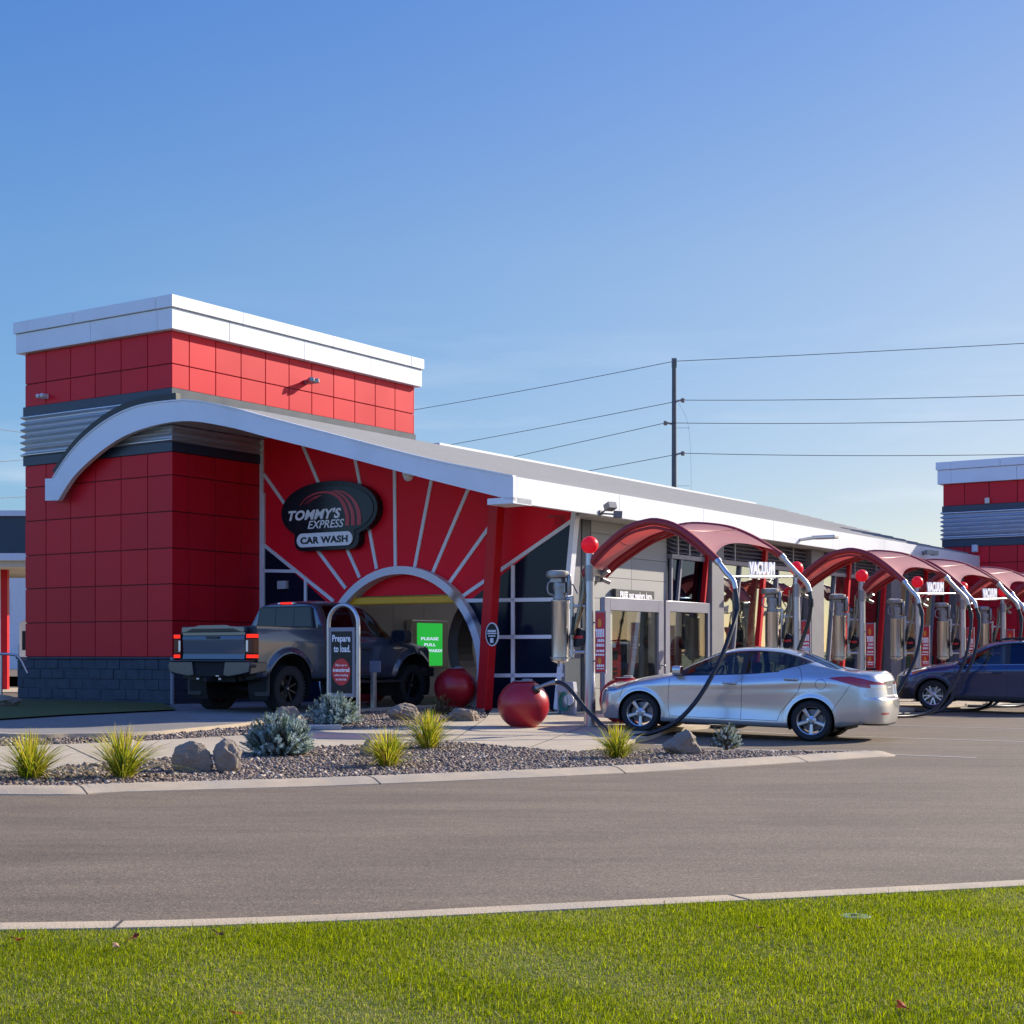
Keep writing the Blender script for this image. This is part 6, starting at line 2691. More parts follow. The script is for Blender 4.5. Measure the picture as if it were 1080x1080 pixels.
TL = 5.66
truck = dict(
    name='pickup_truck', label='dark grey lifted pickup truck entering the wash, brake lights lit', cat='pickup', L=TL, Rt=.425, Rr=.262, wheel_w=.30, wheel_y=.855, half_w=1.01, floor=.58,
    arch_dz=.055, arches=[(.98, .60), (4.73, .60)], rows=arr((.30, 3.69, 280), (3.69, 3.76, 50), (3.76, 5.53, 150)), rim=RIMB, wheel_style='truck', classify=cls_truck, sculpt=sculpt_truck, seam_r=.006,
    seams=[[(1.52, .66), (1.52, 1.36)], [(2.66, .66), (2.66, 1.40)], [(3.60, .66), (3.60, 1.42)], [(1.52, .66), (3.60, .66)], [(.62, 1.22), (.50, 1.02), (.42, .90)]], flare=.055, flare_w=.13, pn=4, pt=8,
    Bn=[.22, .24, .26, .29, .29, .27, .25, .22, .20, .18], Bt=[.04, .04, .05, .06, .06, .05, .04, .04, .0, .0],
    y=[c0(0),
       [(.3, .80), (1, .84), (5.53, .84)], [(.3, .93), (1, .955), (5.53, .955)], [(.3, .985), (1, 1.0), (3.69, 1.0), (5.53, .99)], [(.3, .98), (1, 1.005), (3.69, 1.005), (5.53, .99)],
       [(.3, .925), (1.0, .95), (1.5, .955), (3.69, .945), (3.76, .955), (5.53, .945)],
       [(.3, .87), (1.35, .90), (1.7, .88), (2.1, .85), (3.69, .84), (3.76, .955), (5.53, .945)],
       [(.3, .70), (1.3, .79), (1.55, .80), (2.0, .73), (2.3, .68), (3.69, .675), (3.76, .875), (5.53, .87)],
       [(.3, .42), (1.3, .45), (2.1, .42), (3.69, .42), (3.76, .84), (5.53, .84)], c0(0)],
    z=[[(.3, .56), (5.53, .60)], [(.3, .56), (5.53, .60)], [(.3, .64), (1, .62), (3.7, .62), (5.53, .70)], [(.3, .87), (3, .88), (5.53, .94)],
       [(.3, 1.10), (1, 1.16), (2, 1.19), (3.69, 1.24), (5.53, 1.30)],
       [(.3, 1.20), (1, 1.275), (1.35, 1.335), (2, 1.38), (3.69, 1.43), (3.76, 1.53), (5.53, 1.545)],
       [(.3, 1.235), (1, 1.31), (1.35, 1.365), (1.6, 1.44), (2.1, 1.62), (2.4, 1.70), (3.69, 1.73), (3.76, 1.565), (5.53, 1.58)],
       [(.3, 1.25), (1, 1.33), (1.35, 1.385), (1.5, 1.43), (2.05, 1.86), (2.3, 1.985), (2.8, 2.04), (3.4, 2.035), (3.69, 1.985), (3.76, 1.555), (5.53, 1.575)],
       [(.3, 1.262), (1, 1.35), (1.3, 1.39), (1.42, 1.42), (1.98, 1.88), (2.2, 2.02), (2.6, 2.09), (3.2, 2.105), (3.5, 2.08), (3.69, 2.03), (3.76, 1.03), (5.53, 1.03)],
       [(.3, 1.265), (1, 1.355), (1.3, 1.395), (1.42, 1.425), (1.95, 1.88), (2.15, 2.02), (2.5, 2.10), (3.0, 2.12), (3.5, 2.095), (3.69, 2.045), (3.76, 1.03), (5.53, 1.03)]],
    parts=[((0, 1), 'body', [GREYP, SEAM], None, 0, None), ((13,), 'black_trim', [TRIM], None, 0, None), ((7,), 'window_trim', [TRIM], None, .002, None),
           ((20,), 'door', [GREYP], None, 0, None), ((21,), 'door', [GREYP], None, 0, None), ((22,), 'door', [GREYP], None, 0, None), ((23,), 'door', [GREYP], None, 0, None),
           ((30,), 'side_window', [CARGLASSD], None, .006, None), ((31,), 'side_window', [CARGLASS], None, .006, None), ((32,), 'side_window', [CARGLASSD], None, .006, None),
           ((33,), 'side_window', [CARGLASSD], None, .006, None), ((2,), 'windscreen', [CARGLASS], None, .003, None),
           ((8,), 'headlight', [LAMPD], None, -.002, None)])
tk, to_ = make_car(truck)
hL = TL / 2
xr = -hL
TAILP = GREYP
m = MB()
m.box(xr - .02, xr + .035, -.79, .79, .975, 1.40)
for (z0, z1, d0, d1) in ((1.335, 1.40, .050, .036), (1.075, 1.328, .026, .040), (.975, 1.068, .046, .030)):
    m.prism([(xr - d0, z0), (xr - d1, z1), (xr - .019, z1), (xr - .019, z0)], lambda a, b, t: (a, t, b), -.785, .785)
m.box(xr - .03, xr + .035, -.79, .79, 1.41, 1.47)
m.prism([(-.79, 1.475), (.79, 1.475), (.79, 1.56), (.45, 1.575), (.35, 1.60), (-.35, 1.60), (-.45, 1.575), (-.79, 1.56)], lambda a, b, t: (t, a, b), xr - .055, xr + .05)
tg = m.build('tailgate', TAILP, tk, bevel=.014, seg=2)
m = MB()
m.prism([(-.70, 1.475), (.70, 1.475), (.52, 1.535), (-.52, 1.535)], lambda a, b, t: (t, a, b), xr - .064, xr - .056)
m.box(xr - .036, xr - .031, -.79, .79, 1.40, 1.41)
m.box(xr - .064, xr - .05, -.16, .16, 1.355, 1.392)
m.build('handle_recess', BLACKP, tg)
for sg_ in (-1, 1):
    m = MB()
    yo = sg_ * 1.008
    for (z0, z1, k) in ((1.35, 1.44, 0), (1.075, 1.345, 1), (.985, 1.07, 0)):
        a, b = sorted((sg_ * .825, yo))
        m.box(xr - .05, xr + .10, a, b, z0 + (.001 if k else 0), z1 - (.001 if k else 0), 1)
        if k == 0:
            i0, i1 = sorted((sg_ * .84, yo + sg_ * .004))
            m.box(xr - .054, xr + .088, i0, i1, z0 + .010, z1 - .010, 0)
    a, b = sorted((sg_ * .83, sg_ * .885))
    m.box(xr - .055, xr - .045, a, b, 1.11, 1.32, 2)
    m.build('tail_light', [LAMPRL, LAMPDR, LAMPW], tk, bevel=.012)
# rear bumper with a plate pocket
m = MB()
for sg_ in (-1, 1):
    a = [(.42, .93), (1.0, .93), (1.03, .86), (1.0, .74), (.80, .70), (.50, .66), (.38, .68)]
    m.prism([(sg_ * p, q) for p, q in a], lambda a_, b_, t: (t, a_, b_), xr - .17, xr + .02)
    m.prism([(xr - .12, .92), (xr + .30, .92), (xr + .30, .76), (xr - .12, .70)], lambda a_, b_, t: (a_, t, b_), sg_ * .985, sg_ * 1.02)
m.box(xr - .20, xr + .05, -.98, .98, .93, .955)
bp_ = m.build('rear_bumper', mat('bumper_grey', (.10, .105, .115), .3, metal=.7), tk, bevel=.018, seg=2)
m = MB()
m.box(xr - .12, xr, -.40, .40, .66, .925)
m.tube([(xr - .25, 0, .60), (xr + .3, 0, .60)], .045, 10)
m.box(xr + .02, xr + 1.0, -.5, .5, .56, .74)
m.tube([(xr + .02, -.62, .62), (xr + .6, -.62, .62)], .045, 12)
m.build('hitch', UNDER, tk, smooth=30)
m = MB()
for y in (-.26, .30):
    m.box(xr - .135, xr - .122, y - .03, y + .03, .60, .63)
m.box(xr - .175, xr - .17, -.28, -.20, .66, .68)
m.build('plate_lamp', LAMPW, tk)
slant = lambda a, b, t: (hL - (3.772 - .03 * (b - 1.56) / .44) + t, a, b)
m = MB()
m.prism([(-.735, 1.575), (.735, 1.575), (.66, 1.965), (.60, 1.995), (-.60, 1.995), (-.66, 1.965)], slant, 0, .05)
wf = m.build('window_frame', TRIM, tk)
m = MB()
m.prism([(-.70, 1.605), (-.245, 1.605), (-.245, 1.965), (-.63, 1.965)], slant, -.004, -.001)
m.prism([(.70, 1.605), (.245, 1.605), (.245, 1.965), (.63, 1.965)], slant, -.004, -.001)
m.prism([(-.23, 1.605), (.23, 1.605), (.23, 1.965), (-.23, 1.965)], slant, -.004, -.001)
m.build('rear_window', mat('privacy_glass', (.006, .010, .018), .06, var=.02, spec=.4, rvar=.02), tk)
m = MB()
m.box(hL - 3.735, hL - 3.66, -.14, .14, 2.035, 2.075)
m.build('high_brake_light', LAMPRL, tk, bevel=.008)
m = MB()
for a in (-.21, .15):
    m.box(hL - 3.735, hL - 3.66, a, a + .06, 2.035, 2.072)
m.build('cargo_lamp', LAMPW, tk, bevel=.008)
for sg_ in (-1, 1):
    handle(tk, hL - 2.52, sg_ * 1.01, 1.17, sg_, TRIM, .22)
    handle(tk, hL - 3.44, sg_ * 1.01, 1.19, sg_, TRIM, .22)
    mirror(tk, hL - 1.72, sg_ * .97, 1.42, sg_, 1.55, TRIM, SIGNBLK)
    m = MB()
    m.box(hL - 3.70, hL - 1.50, sg_ * 1.02 - .10, sg_ * 1.02 + .08, .50, .55)
    for x in (1.7, 2.5, 3.3):
        m.bar((hL - x, sg_ * .70, .60), (hL - x, sg_ * 1.0, .52), .06)
    m.build('running_board', TRIM, tk, bevel=.012)
    m = MB()
    for sa in (4.73,):
        m.box(hL - sa - .60, hL - sa - .57, sg_ * .86 - .17, sg_ * .86 + .17, .30, .72)
    m.build('mud_flap', TRIM, tk)
# front bumper
m = MB()
m.box(hL - .56, hL - .22, -.98, .98, .60, .80)
m.box(hL - .66, hL - .45, .86, 1.0, .62, .80)
m.box(hL - .66, hL - .45, -1.0, -.86, .62, .80)
m.build('front_bumper', TRIM, tk, bevel=.03, seg=2)
seats(tk, [hL - 2.5], .85, rear=hL - 3.3, h=.68, ys=(-.42, .42))
dash(tk, hL - 1.95, 1.40, .75)
TU, TV = 21.6, 20.47
tk.location = W(TU + (4.73 - hL), TV, gz(19.6) + .022)
tk.location.z = gz(20.4) + .018
tk.rotation_euler = (0, 0, ROT)
# ------------------------------------------------------------------ planting
GRB = [leafy('ornamental_blade', (.26, .33, .014), (.38, .42, .02), 14, .5), leafy('ornamental_gold', (.66, .55, .035), (.78, .64, .06), 14, .45),
       leafy('ornamental_green', (.07, .12, .016), (.12, .17, .02), 14, .45), leafy('ornamental_tan', (.30, .19, .08), (.40, .27, .12), 14, .3)]


def tuft(name, label, x, y, z, rad, h, seed, group='yellow green grass tufts in the gravel'):
    g = np.random.default_rng(seed)
    t = thing(name, label, 'ornamental grass', (x, y, z), 0, group)
    n, K = 430, 7
    a = g.uniform(0, 6.283, n)
    L = h * g.uniform(.75, 1.4, n)
    out = np.abs(g.normal(.0, .72, n)).clip(0, 1.35)
    w = g.uniform(.003, .0065, n)
    r0 = g.uniform(0, .085, n)
    b0 = a + g.normal(0, .6, n)
    s = np.linspace(0, 1, K)[None]
    hor = (r0[:, None] + 1.35 * L[:, None] * np.sin(out)[:, None] * (s * .55 + s ** 2.2 * .55))
    ver = L[:, None] * (s * np.cos(out * .7)[:, None] - (s ** 3) * (.10 + .5 * out[:, None]) * .65)
    cx, cy = np.cos(a)[:, None] * hor, np.sin(a)[:, None] * hor
    tx, ty = -np.sin(b0), np.cos(b0)
    ww = w[:, None] * np.sqrt(np.clip(1 - s ** 2.0, .0004, 1))
    A = np.stack([cx + tx[:, None] * ww, cy + ty[:, None] * ww, ver], 2)
    B = np.stack([cx - tx[:, None] * ww, cy - ty[:, None] * ww, ver], 2)
    V = np.stack([A, B], 2).reshape(n, K * 2, 3)
    q = np.array([[2 * k, 2 * k + 1, 2 * k + 3, 2 * k + 2] for k in range(K - 1)])
    Fq = (q[None] + (np.arange(n) * K * 2)[:, None, None]).reshape(-1, 4)
    mi = np.repeat(g.choice(4, n, p=[.42, .26, .22, .10])[:, None], K - 1, 1)
    # tips turn gold
    tip = g.uniform(0, 1, n) < .35
    mi[tip, -2:] = 1
    raw_mesh('leaves', V.reshape(-1, 3), Fq, GRB, t, smooth=True, mi=mi.ravel())
    m = MB()
    m.lathe([(.10, 0), (.085, .03), (.05, .06)], 14)
    m.build('crown', mat('grass_crown', (.14, .10, .05), .9) if 'grass_crown' not in MATS else MATS['grass_crown'], t)
    return t


def gp(px_, py_, dz=.05):
    x, y = PZ(px_, py_, dz)
    return x, y, gzw(x, y) + dz


for i, (a, b, h, lab_) in enumerate([(32, 822, .42, 'yellow green grass tuft at the far left end of the gravel bed'),
                                     (130, 821, .46, 'yellow green grass tuft between the leftmost tuft and the paired boulders'),
                                     (409, 809, .40, 'low yellow green grass tuft with a pale stone right behind it'),
                                     (452, 790, .46, 'tall yellow green grass tuft in front of the shaded rocks'),
                                     (651, 800, .38, 'golden yellow grass tuft beside the boulder near the silver sedan')]):
    x, y, z = gp(a, b)
    tuft('ornamental_grass', lab_, x, y, z, .3, h * 1.0, 20 + i)

SPR = [leafy('spruce_blue', (.24, .33, .30), (.36, .47, .44), 20, .15, .6), leafy('spruce_pale', (.40, .49, .45), (.50, .58, .54), 20, .15, .6), leafy('spruce_green', (.11, .16, .11), (.17, .23, .15), 20, .15, .6)]
BRW = [leafy('shrub_brown', (.10, .08, .045), (.16, .12, .07), 20, .2, .7), leafy('shrub_olive', (.10, .10, .04), (.16, .15, .06), 20, .2, .7), leafy('shrub_dark', (.05, .05, .03), (.08, .07, .04), 20, .2, .7)]
BARK = mat('shrub_bark', (.10, .07, .05), .9, var=.2, scale=20)


def spruce(name, label, cat, x, y, z, rx, h, seed, mats, n_tw=210, group=None, needle=.022):
    g = np.random.default_rng(seed)
    t = thing(name, label, cat, (x, y, z), 0, group)
    m = MB()
    m.tube([(0, 0, -.02), (.01, 0, h * .35), (0, .01, h * .6)], [.03, .022, .01], 8)
    Vs, Fs, Ms = [], [], []
    nb = 0
    for i in range(n_tw):
        # a twig growing out of the centre to a point of the dome
        az = g.uniform(0, 6.283)
        el = math.asin(g.uniform(0, 1) ** .8 if g.uniform() > .15 else g.uniform(0, .3))
        rr = g.uniform(.62, 1.08)
        tip = np.array([math.cos(az) * math.cos(el) * rx * rr, math.sin(az) * math.cos(el) * rx * rr, .04 + math.sin(el) * h * rr * .92])
        lenw = g.uniform(.09, .14) * (rx / .38)
        d = tip / np.linalg.norm(tip) + np.array([0, 0, .06]) + g.normal(0, .18, 3)
        d /= np.linalg.norm(d)
        base = tip - d * lenw
        if i % 2 == 0:
            m.tube([(base * .15 + np.array([0, 0, h * .12])).tolist(), (base * .6).tolist(), base.tolist(), tip.tolist()], [.008, .006, .0045, .002], 4)
        k = int(64 * lenw / .12)
        ts = g.uniform(0, 1.05, k)
        # needles all round the twig
        e1 = np.cross(d, [0, 0, 1.])
        e1 /= max(1e-6, np.linalg.norm(e1))
        e2 = np.cross(d, e1)
        an = g.uniform(0, 6.283, k)
        nd = (np.cos(an)[:, None] * e1 + np.sin(an)[:, None] * e2) * .85 + d[None] * .62
        p0 = base[None] + d[None] * (ts * lenw)[:, None]
        ln = needle * g.uniform(.8, 1.3, k) * (rx / .38) ** .5
        p1 = p0 + nd * ln[:, None]
        sd2 = np.cross(nd, d[None])
        sd2 /= np.maximum(1e-6, np.linalg.norm(sd2, axis=1, keepdims=True))
        wv = sd2 * .0044
        V = np.stack([p0 - wv, p0 + wv, p1 + wv * .3, p1 - wv * .3], 1)
        Vs.append(V.reshape(-1, 3))
        Fs.append((np.arange(k) * 4)[:, None] + np.arange(4)[None] + nb)
        nb += 4 * k
        c = g.choice(3, p=[.5, .3, .2])
        Ms.append(np.full(k, c))
    raw_mesh('foliage', np.concatenate(Vs), np.concatenate(Fs), mats, t, mi=np.concatenate(Ms))
    m.build('stem', BARK, t, fix=False)
    return t


x, y, z = gp(294, 797)
spruce('dwarf_spruce', 'large blue spruce shrub beside the paired boulders', 'shrub', x, y, z, .44, .56, 1, SPR, 520, 'low shrubs in the gravel')
x, y, z = gp(352, 764)
spruce('dwarf_spruce', 'blue spruce shrub at the foot of the Prepare to load sign', 'shrub', x, y, z, .46, .50, 2, SPR, 480, 'low shrubs in the gravel')
x, y, z = gp(766, 790)
spruce('dwarf_spruce', 'small grey green shrub at the right end of the gravel in front of the sedan', 'shrub', x, y, z, .22, .36, 3, [SPR[1], SPR[2], BRW[1]], 180, 'low shrubs in the gravel')
x, y, z = gp(467, 754)
spruce('dwarf_shrub', 'brown half bare shrub in front of the shaded red ball', 'shrub', x, y, z, .24, .34, 4, BRW, 90, 'low shrubs in the gravel', .03)


def boulder(label, px_, py_, w, h, d, seed, rz=0.0, tilt_=0.0, dz=.05, flat=.0):
    x, y, z = gp(px_, py_, dz)
    bm = bmesh.new()
    bmesh.ops.create_icosphere(bm, subdivisions=5, radius=1)
    rs = random.Random(seed)
    planes = []
    for _ in range(11):
        v = Vector((rs.gauss(0, 1), rs.gauss(0, 1), rs.gauss(.25, .8))).normalized()
        planes.append((v, rs.uniform(.56, .88)))
    off = Vector((seed * 3.1, seed * 1.7, 0))
    for v in bm.verts:
        p = v.co.copy()
        for nrm, dist in planes:
            k = p.dot(nrm) - dist
            if k > 0:
                p -= nrm * k * .95
        p += v.normal * (noise.fractal(p * 1.8 + off, 1.0, 2.0, 4) * .10 + noise.ridged_multi_fractal(p * 2.6 + off, 1.0, 2.0, 4, 1.0, 2.0) * .055 + noise.fractal(p * 9 + off, 1.0, 2.0, 3) * .014)
        v.co = Vector((p.x * w / 2, p.y * d / 2, p.z * h * .56 + h * .44))
    me = bpy.data.meshes.new('boulder')
    bm.to_mesh(me)
    bm.free()
    me.polygons.foreach_set('use_smooth', [True] * len(me.polygons))
    me.set_sharp_from_angle(angle=R(22))
    me.materials.append(ROCK)
    o = bpy.data.objects.new('boulder', me)
    COL.objects.link(o)
    o.location = (x, y, z - .03)
    o.rotation_euler = (0, tilt_, rz)
    return tag(o, label, 'boulder', 'boulders in the planting beds')


boulder('grey boulder left of the paired boulders, low and sloping', 204, 814, .42, .36, .36, 1, .3)
boulder('upright grey boulder between its low neighbour and the large blue spruce', 239, 814, .34, .37, .32, 2, .9)
boulder('small grey boulder between the truck\'s rear wheel and the large spruce', 303, 768, .40, .37, .36, 3, .5)
boulder('pale brown boulder in front of the truck\'s front wheel', 423, 760, .60, .33, .45, 4, .2)
boulder('flat pale boulder between the leaning red column and the shaded ball', 487, 760.5, .66, .28, .45, 5, 2.8)
boulder('rounded grey boulder in front of the silver sedan\'s front door', 720, 796, .50, .36, .42, 6, .1)
boulder('small pale stone right behind the low grass tuft', 388, 798, .20, .24, .2, 7, .6)
boulder('grey rock at the far left beside the tower\'s block base', 8, 744, .55, .26, .4, 8, .4, dz=.05)

# ------------------------------------------------------------------ Prepare to load sign
pu, pv_ = 20.95, 17.63
pz = gz(pv_) + .05
ps = thing('lane_sign', 'arched metal lane sign reading Prepare to load. beside the pickup', 'sign', W(pu, pv_, pz), ROT)
m = MB()
hw = .335
loop_ = [(0, -hw, 0)] + [(0, -hw, 1.64)] + [(0, -hw * math.cos(math.pi * k / 16), 1.64 + hw * 1.0 * math.sin(math.pi * k / 16)) for k in range(1, 16)] + [(0, hw, 1.64), (0, hw, 0)]
m.tube(loop_, .038, 12)
m.build('frame_tube', GALV, ps, smooth=50)
m = MB()
m.box(-.045, .045, -hw + .045, hw - .045, .36, 1.58)
bx_ = m.build('panel_box', ALU, ps, bevel=.008)
m = MB()
m.box(-.052, -.0455, -hw + .10, hw - .10, .43, 1.51)
m.build('black_face', SIGNBLK, bx_)
F4 = lambda a, b, t: (-.053 - t, -a, b)
words('white_lettering', [('Prepare', -.205, .205, 1.29, 1.45, .022, 0), ('to load.', -.17, .205, 1.145, 1.27, .022, 0)], F4, WHITEP, bx_, depth=.004)
m = MB()
m.prism([(.205 * math.cos(2 * math.pi * k / 48), .80 + .235 * math.sin(2 * math.pi * k / 48)) for k in range(48)], F4, 0, .004)
m.build('red_disc', SIGNRED, bx_)
F5 = lambda a, b, t: (-.0575 - t, -a, b)
words('disc_lettering', [('Place car in', -.125, .125, .90, .94, .01, 0), ('neutral', -.185, .185, .80, .872, .035, 0), ('when loading', -.155, .155, .715, .765, .01, 0), ('on the belt', -.12, .12, .65, .693, .01, 0)],
      F5, WHITEP, bx_, depth=.003)
# post with a plate
x, y, z = gp(394, 748, .05)
t = thing('plate_post', 'short grey post with a square plate beside the lane sign', 'post', (x, y, z), ROT)
m = MB()
m.box(-.045, .045, -.045, .045, -.05, .93)
m.build('post', GALV, t, bevel=.006)
m = MB()
m.box(-.065, -.046, -.22, .05, .72, .94)
m.build('plate', ALU, t, bevel=.006)
# low landscape light
x, y, z = gp(342, 770, .05)
t = thing('landscape_light', 'low flat landscape light in the gravel by the lane sign', 'garden light', (x, y, z), .2)
m = MB()
m.box(-.26, .26, -.10, .10, .0, .07)
m.build('housing', mat('light_housing', (.34, .33, .31), .5), t, bevel=.012)
m = MB()
m.box(-.24, .24, -.08, .08, .071, .085)
m.build('lens', LAMPW, t)

# ------------------------------------------------------------------ hose reel by the wall
x, y, z = gp(604, 742, .06)
x, y = W(25.35, 15.75).to_2d()
z = gz(15.7) + .06
hr = thing('hose_reel', 'grey wall cabinet with green hose coils by the navy glazing', 'hose reel', (x, y, z), ROT)
hr.scale = (.68, .68, .68)
m = MB()
m.prism([(-.30, .62), (.30, .62), (.26, .92), (-.26, .92)], lambda a, b, t: (t, a, b), -.12, .10)
m.box(-.06, .06, -.30, -.24, 0, .62)
m.box(-.06, .06, .24, .30, 0, .62)
m.box(.02, .06, -.24, .24, 0, .5)
m.build('cabinet', mat('reel_grey', (.33, .34, .36), .5), hr, bevel=.02)
GH = mat('green_hose', (.02, .20, .15), .4)
m = MB()
rg = random.Random(9)
for k in range(7):
    w_ = rg.uniform(.12, .17)
    hh_ = rg.uniform(.20, .28)
    cy_ = rg.uniform(-.03, .06)
    m.tube([(-.09 - .012 * k, cy_ + w_ * math.cos(2 * math.pi * i / 20), .36 + hh_ * math.sin(2 * math.pi * i / 20)) for i in range(21)], .014, 7)
m.tube(catmull([(-.1, .1, .12), (-.2, .2, .03), (-.28, .5, .02), (-.2, .9, .02), (-.1, 1.2, .02)], 6), .014, 7)
m.build('green_hose', GH, hr, smooth=50)
m = MB()
m.lathe([(.05, -.17), (.16, -.17), (.16, -.14), (.05, -.14)], 24, (0, -.16, .42), 'x')
m.build('reel_disc', mat('reel_disc', (.5, .5, .5), .5), hr, smooth=40)

# ------------------------------------------------------------------ utility pole and lines
PX, PY = 7.83, 75.0
pole = thing('utility_pole', 'tall dark utility pole with insulators rising behind the wash roof', 'utility pole', (PX, PY, .29))
m = MB()
m.tube([(0, 0, 0), (0, 0, 15.3)], [.15, .105], 14)
m.build('pole', mat('pole_wood', (.11, .12, .12), .85, var=.2, scale=4), pole, smooth=50)
INS = mat('insulator', (.28, .25, .22), .4)
zs_R = [CZ + (HY - q) * PY / F for q in (381, 422, 446, 478)]
for i, z in enumerate(zs_R):
    sgn_ = (1, 1, -1, 1)[i]
    m = MB()
    if i > 0:
        m.tube([(0, 0, z - .29 - .08), (sgn_ * .42, 0, z - .29 + .02)], .045, 8)
        m.lathe([(.05, -.12), (.11, -.08), (.06, -.02), (.11, .04), (.05, .10)], 12, (sgn_ * .42, 0, z - .29), 'z')
    else:
        m.box(-.12, .12, -.05, .05, z - .29 - .3, z - .29 + .15)
    m.build('insulator', INS, pole, smooth=40)
m = MB()
m.tube(catmull([(.14, 0, 13.4), (.75, 0, 11.6), (.75, 0, 6.2), (.2, 0, 4.1)], 6), .005, 6)
for z in (12.0, 9.2, 5.2):
    m.tube([(0, 0, z), (.75, 0, z)], .008, 6)
m.build('jumper_wire', BLACKM, pole, smooth=40)
WIRE = mat('wire_black', (.06, .065, .07), .6)
Q = Vector((-19.9, 105.0))
QR = Vector((50, 62))
left_img = [(230, 463), (230, 510), (230, 545), (230, 563)]
names_w = ['topmost', 'second', 'third', 'lowest']
for i in range(4):
    ox = (0, .42, -.42, .42)[i]
    a = Vector((PX + ox, PY, zs_R[i]))
    lx, ly = left_img[i]
    dep = 105.0 + (0, 6, 10, 16)[i]
    b = Vector(((lx - CX) / F * dep, dep, CZ + (HY - ly) * dep / F))
    m = MB()
    pts = []
    for k in range(25):
        t = k / 24
        p = a.lerp(b, t)
        p.z -= (.5, .35, .3, .3)[i] * 4 * t * (1 - t) * .5
        pts.append(p)
    m.tube(pts, .016, 6)
    tag(m.build('power_line', WIRE, smooth=60), names_w[i] + ' power line running from the utility pole left towards the tower', 'power line', 'power lines on the utility pole')
    zr_end = [CZ + (HY - q) * 62 / F for q in (312, 366, 395, 434)][i]
    c = Vector((QR.x + ox, QR.y, zr_end))
    m = MB()
    pts = []
    for k in range(31):
        t = k / 30
        p = a.lerp(c, t)
        p.z -= (.15, .58, .62, .70)[i] * 4 * t * (1 - t)
        pts.append(p)
    m.tube(pts, .016, 6)
    tag(m.build('power_line', WIRE, smooth=60), names_w[i] + ' power line running from the utility pole off to the right', 'power line', 'power lines on the utility pole')
# two faint lines left of the tower
for i, ((x0, y0), (x1, y1), nm) in enumerate((((-60, 445), (60, 461), 'upper'), ((-60, 492), (60, 482), 'middle'), ((-60, 529), (60, 522), 'lower'))):
    dep0, dep1 = 90, 110
    a = Vector(((x0 - CX) / F * dep0, dep0, CZ + (HY - y0) * dep0 / F))
    b = Vector(((x1 - CX) / F * dep1, dep1, CZ + (HY - y1) * dep1 / F))
    d = b - a
    m = MB()
    m.tube([a - d * .8, a, b, b + d * .1], .02, 6)
    tag(m.build('power_line', WIRE, smooth=60), nm + ' faint power line seen left of the entrance tower', 'power line', 'faint power lines at the left edge')

# ------------------------------------------------------------------ pay canopy and what shows left of the tower
pc = thing('pay_canopy', 'pay lane canopy with navy fascia and red post left of the tower', 'canopy', (-15.6, 46.5, .29))
m = MB()
m.box(-8, 2.9, -1.5, 5, 3.60, 3.90)
m.build('soffit_box', mat('canopy_cream', (.62, .58, .50), .6), pc)
m = MB()
m.box(-8.1, 3.0, -1.6, 5.1, 3.99, 5.05)
m.build('navy_fascia', NAVYB, pc)
m = MB()
m.box(-8.2, 3.1, -1.7, 5.2, 5.06, 5.22)
m.box(-8.2, 3.1, -1.7, 5.2, 3.78, 3.985)
m.build('white_edge', WHITE, pc)
m = MB()
m.box(.42 - .10, .42 + .10, -.10, .10, 0, 3.598)
m.build('post', REDP, pc, bevel=.01)
m = MB()
m.box(-.05, .20, .3, .6, 0, 3.598)
m.build('post', WHITE, pc, bevel=.01)
kb_ = thing('pay_kiosk', 'white pay station cabinet beside the red canopy post', 'kiosk', (-15.55, 49.0, .29))
m = MB()
m.prism([(0, 0), (.75, 0), (.75, 2.15), (.15, 2.15), (0, 2.05)], lambda a, b, t: (a, t, b), 0, .6)
m.build('cabinet', WHITE, kb_, bevel=.02)
m = MB()
m.box(.1, .65, -.02, -.001, 1.2, 1.8)
m.build('screen', SIGNBLK, kb_)
gr_ = thing('guard_rail', 'short bent metal rail beside the tower\'s block base', 'rail', (*PZ(14, 741, .05), .34))
m = MB()
m.tube(catmull([(-.6, 0, 1.02), (-.1, 0, 1.02), (.12, 0, .95), (.30, 0, .62)], 6), .028, 10)
m.tube([(-.25, 0, 0), (-.25, 0, 1.0)], .024, 10)
m.build('rail', GALV, gr_, smooth=50)
fb_ = thing('white_building', 'distant white building with dark windows left of the tower', 'building', (-38, 112, .29), .08)
m = MB()
m.box(-14, 9, 0, 12, 0, 7.6)
m.build('wall', mat('far_white', (.62, .64, .66), .6), fb_)
for k, (x0, z0, w_, h_) in enumerate(((5.3, 3.4, 1.4, 2.4), (1.0, 3.4, 1.4, 2.4), (-4, 3.4, 1.4, 2.4), (-9, 3.4, 1.4, 2.4), (3.5, .2, 2.2, 1.6), (-2.5, .2, 2.2, 1.6))):
    m = MB()
    m.box(x0 - w_ / 2, x0 + w_ / 2, -.06, -.003, z0, z0 + h_)
    m.build('window', mat('far_window', (.06, .07, .09), .2) if 'far_window' not in MATS else MATS['far_window'], fb_)
m = MB()
m.box(-14.2, 9.2, -.2, 12.2, 7.6, 7.9)
m.build('roof_edge', NAVYB, fb_)
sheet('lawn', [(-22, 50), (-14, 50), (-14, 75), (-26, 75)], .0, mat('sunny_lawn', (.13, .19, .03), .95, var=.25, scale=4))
sheet('path', [(-24, 43), (-13.0, 43), (-13.0, 49.9), (-24, 49.9)], .02, CONC)

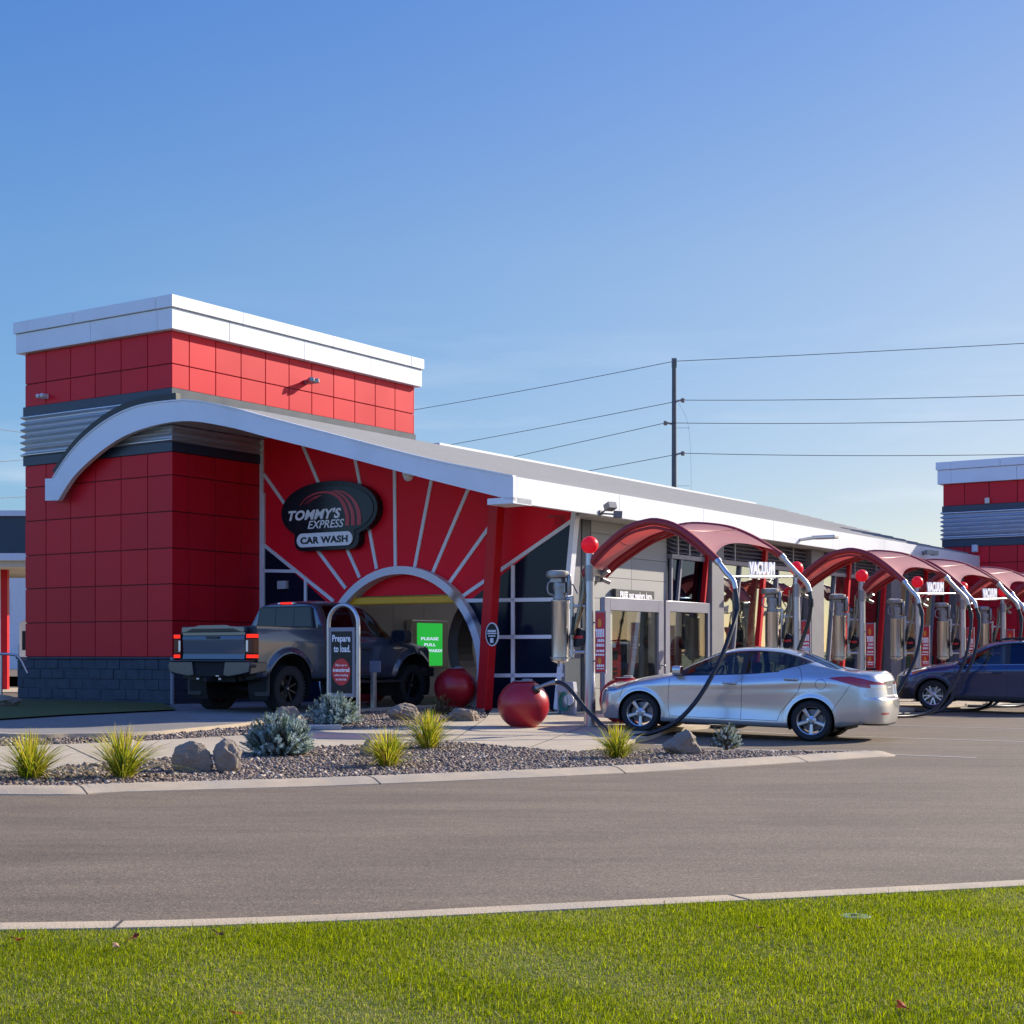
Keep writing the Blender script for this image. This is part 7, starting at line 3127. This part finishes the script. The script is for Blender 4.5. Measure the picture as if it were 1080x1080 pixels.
# ------------------------------------------------------------------ litter on the lawn
def leaf(label, px_, py_, s, col, rz, seed):
    r_ = random.Random(seed)
    z = .138
    Y = (CZ - z) * F / (py_ - HY)
    X = (px_ - CX) / F * Y
    m = MB()
    pts = []
    for k in range(20):
        a = 2 * math.pi * k / 20
        rad = s * (.55 + .45 * abs(math.sin(a * 2.5 + .6))) * r_.uniform(.85, 1.1)
        pts.append(Vector((rad * math.cos(a), rad * math.sin(a) * .8, .25 * rad * math.cos(2 * a))))
    m.add(pts + [Vector((0, 0, 0))], [(k, (k + 1) % 20, 20) for k in range(20)])
    m.tube([(0, 0, 0), (-s * 1.3, .01, .01)], .002, 5)
    o = m.build('fallen_leaf', leafy('leaf_colour', col, tuple(c * 1.25 for c in col), 30, .25), fix=False)
    o.location = (X, Y, z)
    o.rotation_euler = (r_.uniform(-.4, .4), r_.uniform(-.4, .4), rz)
    return tag(o, label, 'leaf', 'fallen leaves on the lawn')


leaf('reddish fallen leaf on the lawn left of the two other brown leaves', 20, 990, .028, (.22, .05, .02), .3, 1)
leaf('dark red fallen leaf on the lawn below the left part of the kerb', 141, 988, .03, (.20, .035, .02), 1.3, 2)
leaf('pale tan fallen leaf on the lawn beside a dark red one', 123, 997, .026, (.42, .26, .16), 2.3, 3)
leaf('orange brown fallen leaf low on the lawn at left', 250, 1068, .022, (.34, .10, .03), .8, 4)
leaf('bright red fallen leaf low on the lawn right of centre', 953, 1061, .034, (.30, .05, .015), 1.9, 5)
leaf('dark brown fallen leaf on the lawn close to the kerb', 231, 984, .026, (.07, .035, .025), .4, 6)
leaf('small brown leaf on the lawn at centre', 801, 978, .022, (.16, .06, .03), 2.4, 7)
z = .128
Y = (CZ - z) * F / (963.5 - HY)
X = (902 - CX) / F * Y
t = thing('ground_box', 'flat round green utility lid set in the lawn', 'utility lid', (X, Y, z - .045), .35)
m = MB()
m.lathe([(.075, 0), (.075, .030), (.070, .036)], 28)
m.build('lid', mat('lid_green', (.20, .28, .22), .7), t, smooth=40)
m = MB()
m.box(-.02, .02, -.006, .006, .0365, .041)
m.build('latch', BLACKP, t)

# unseen rise added behind the camera, shaped to give the glazing green reflections
bm = bmesh.new()
xs_, ys_ = [-160 + 8 * i for i in range(41)], [-22 - 6 * j for j in range(14)]
gv = [[bm.verts.new((x, y, -.03 + 13.5 * (1 - math.exp(-((-22 - y) / 28.0) ** 2)) * (.8 + .35 * noise.noise(Vector((x * .03, y * .05, 0))) + .22 * noise.noise(Vector((x * .11, y * .11, 3)))))) for x in xs_] for y in ys_]
for j in range(13):
    for i in range(40):
        bm.faces.new((gv[j][i], gv[j + 1][i], gv[j + 1][i + 1], gv[j][i + 1]))
me = bpy.data.meshes.new('added_rise')
bm.to_mesh(me)
bm.free()
me.materials.append(mat('added_rise_green', (.10, .145, .04), .95, var=.5, scale=.25, dirt=(.19, .18, .09), dirtscale=.12))
o = bpy.data.objects.new('added_rise', me)
COL.objects.link(o)
tag(o, kind='structure')
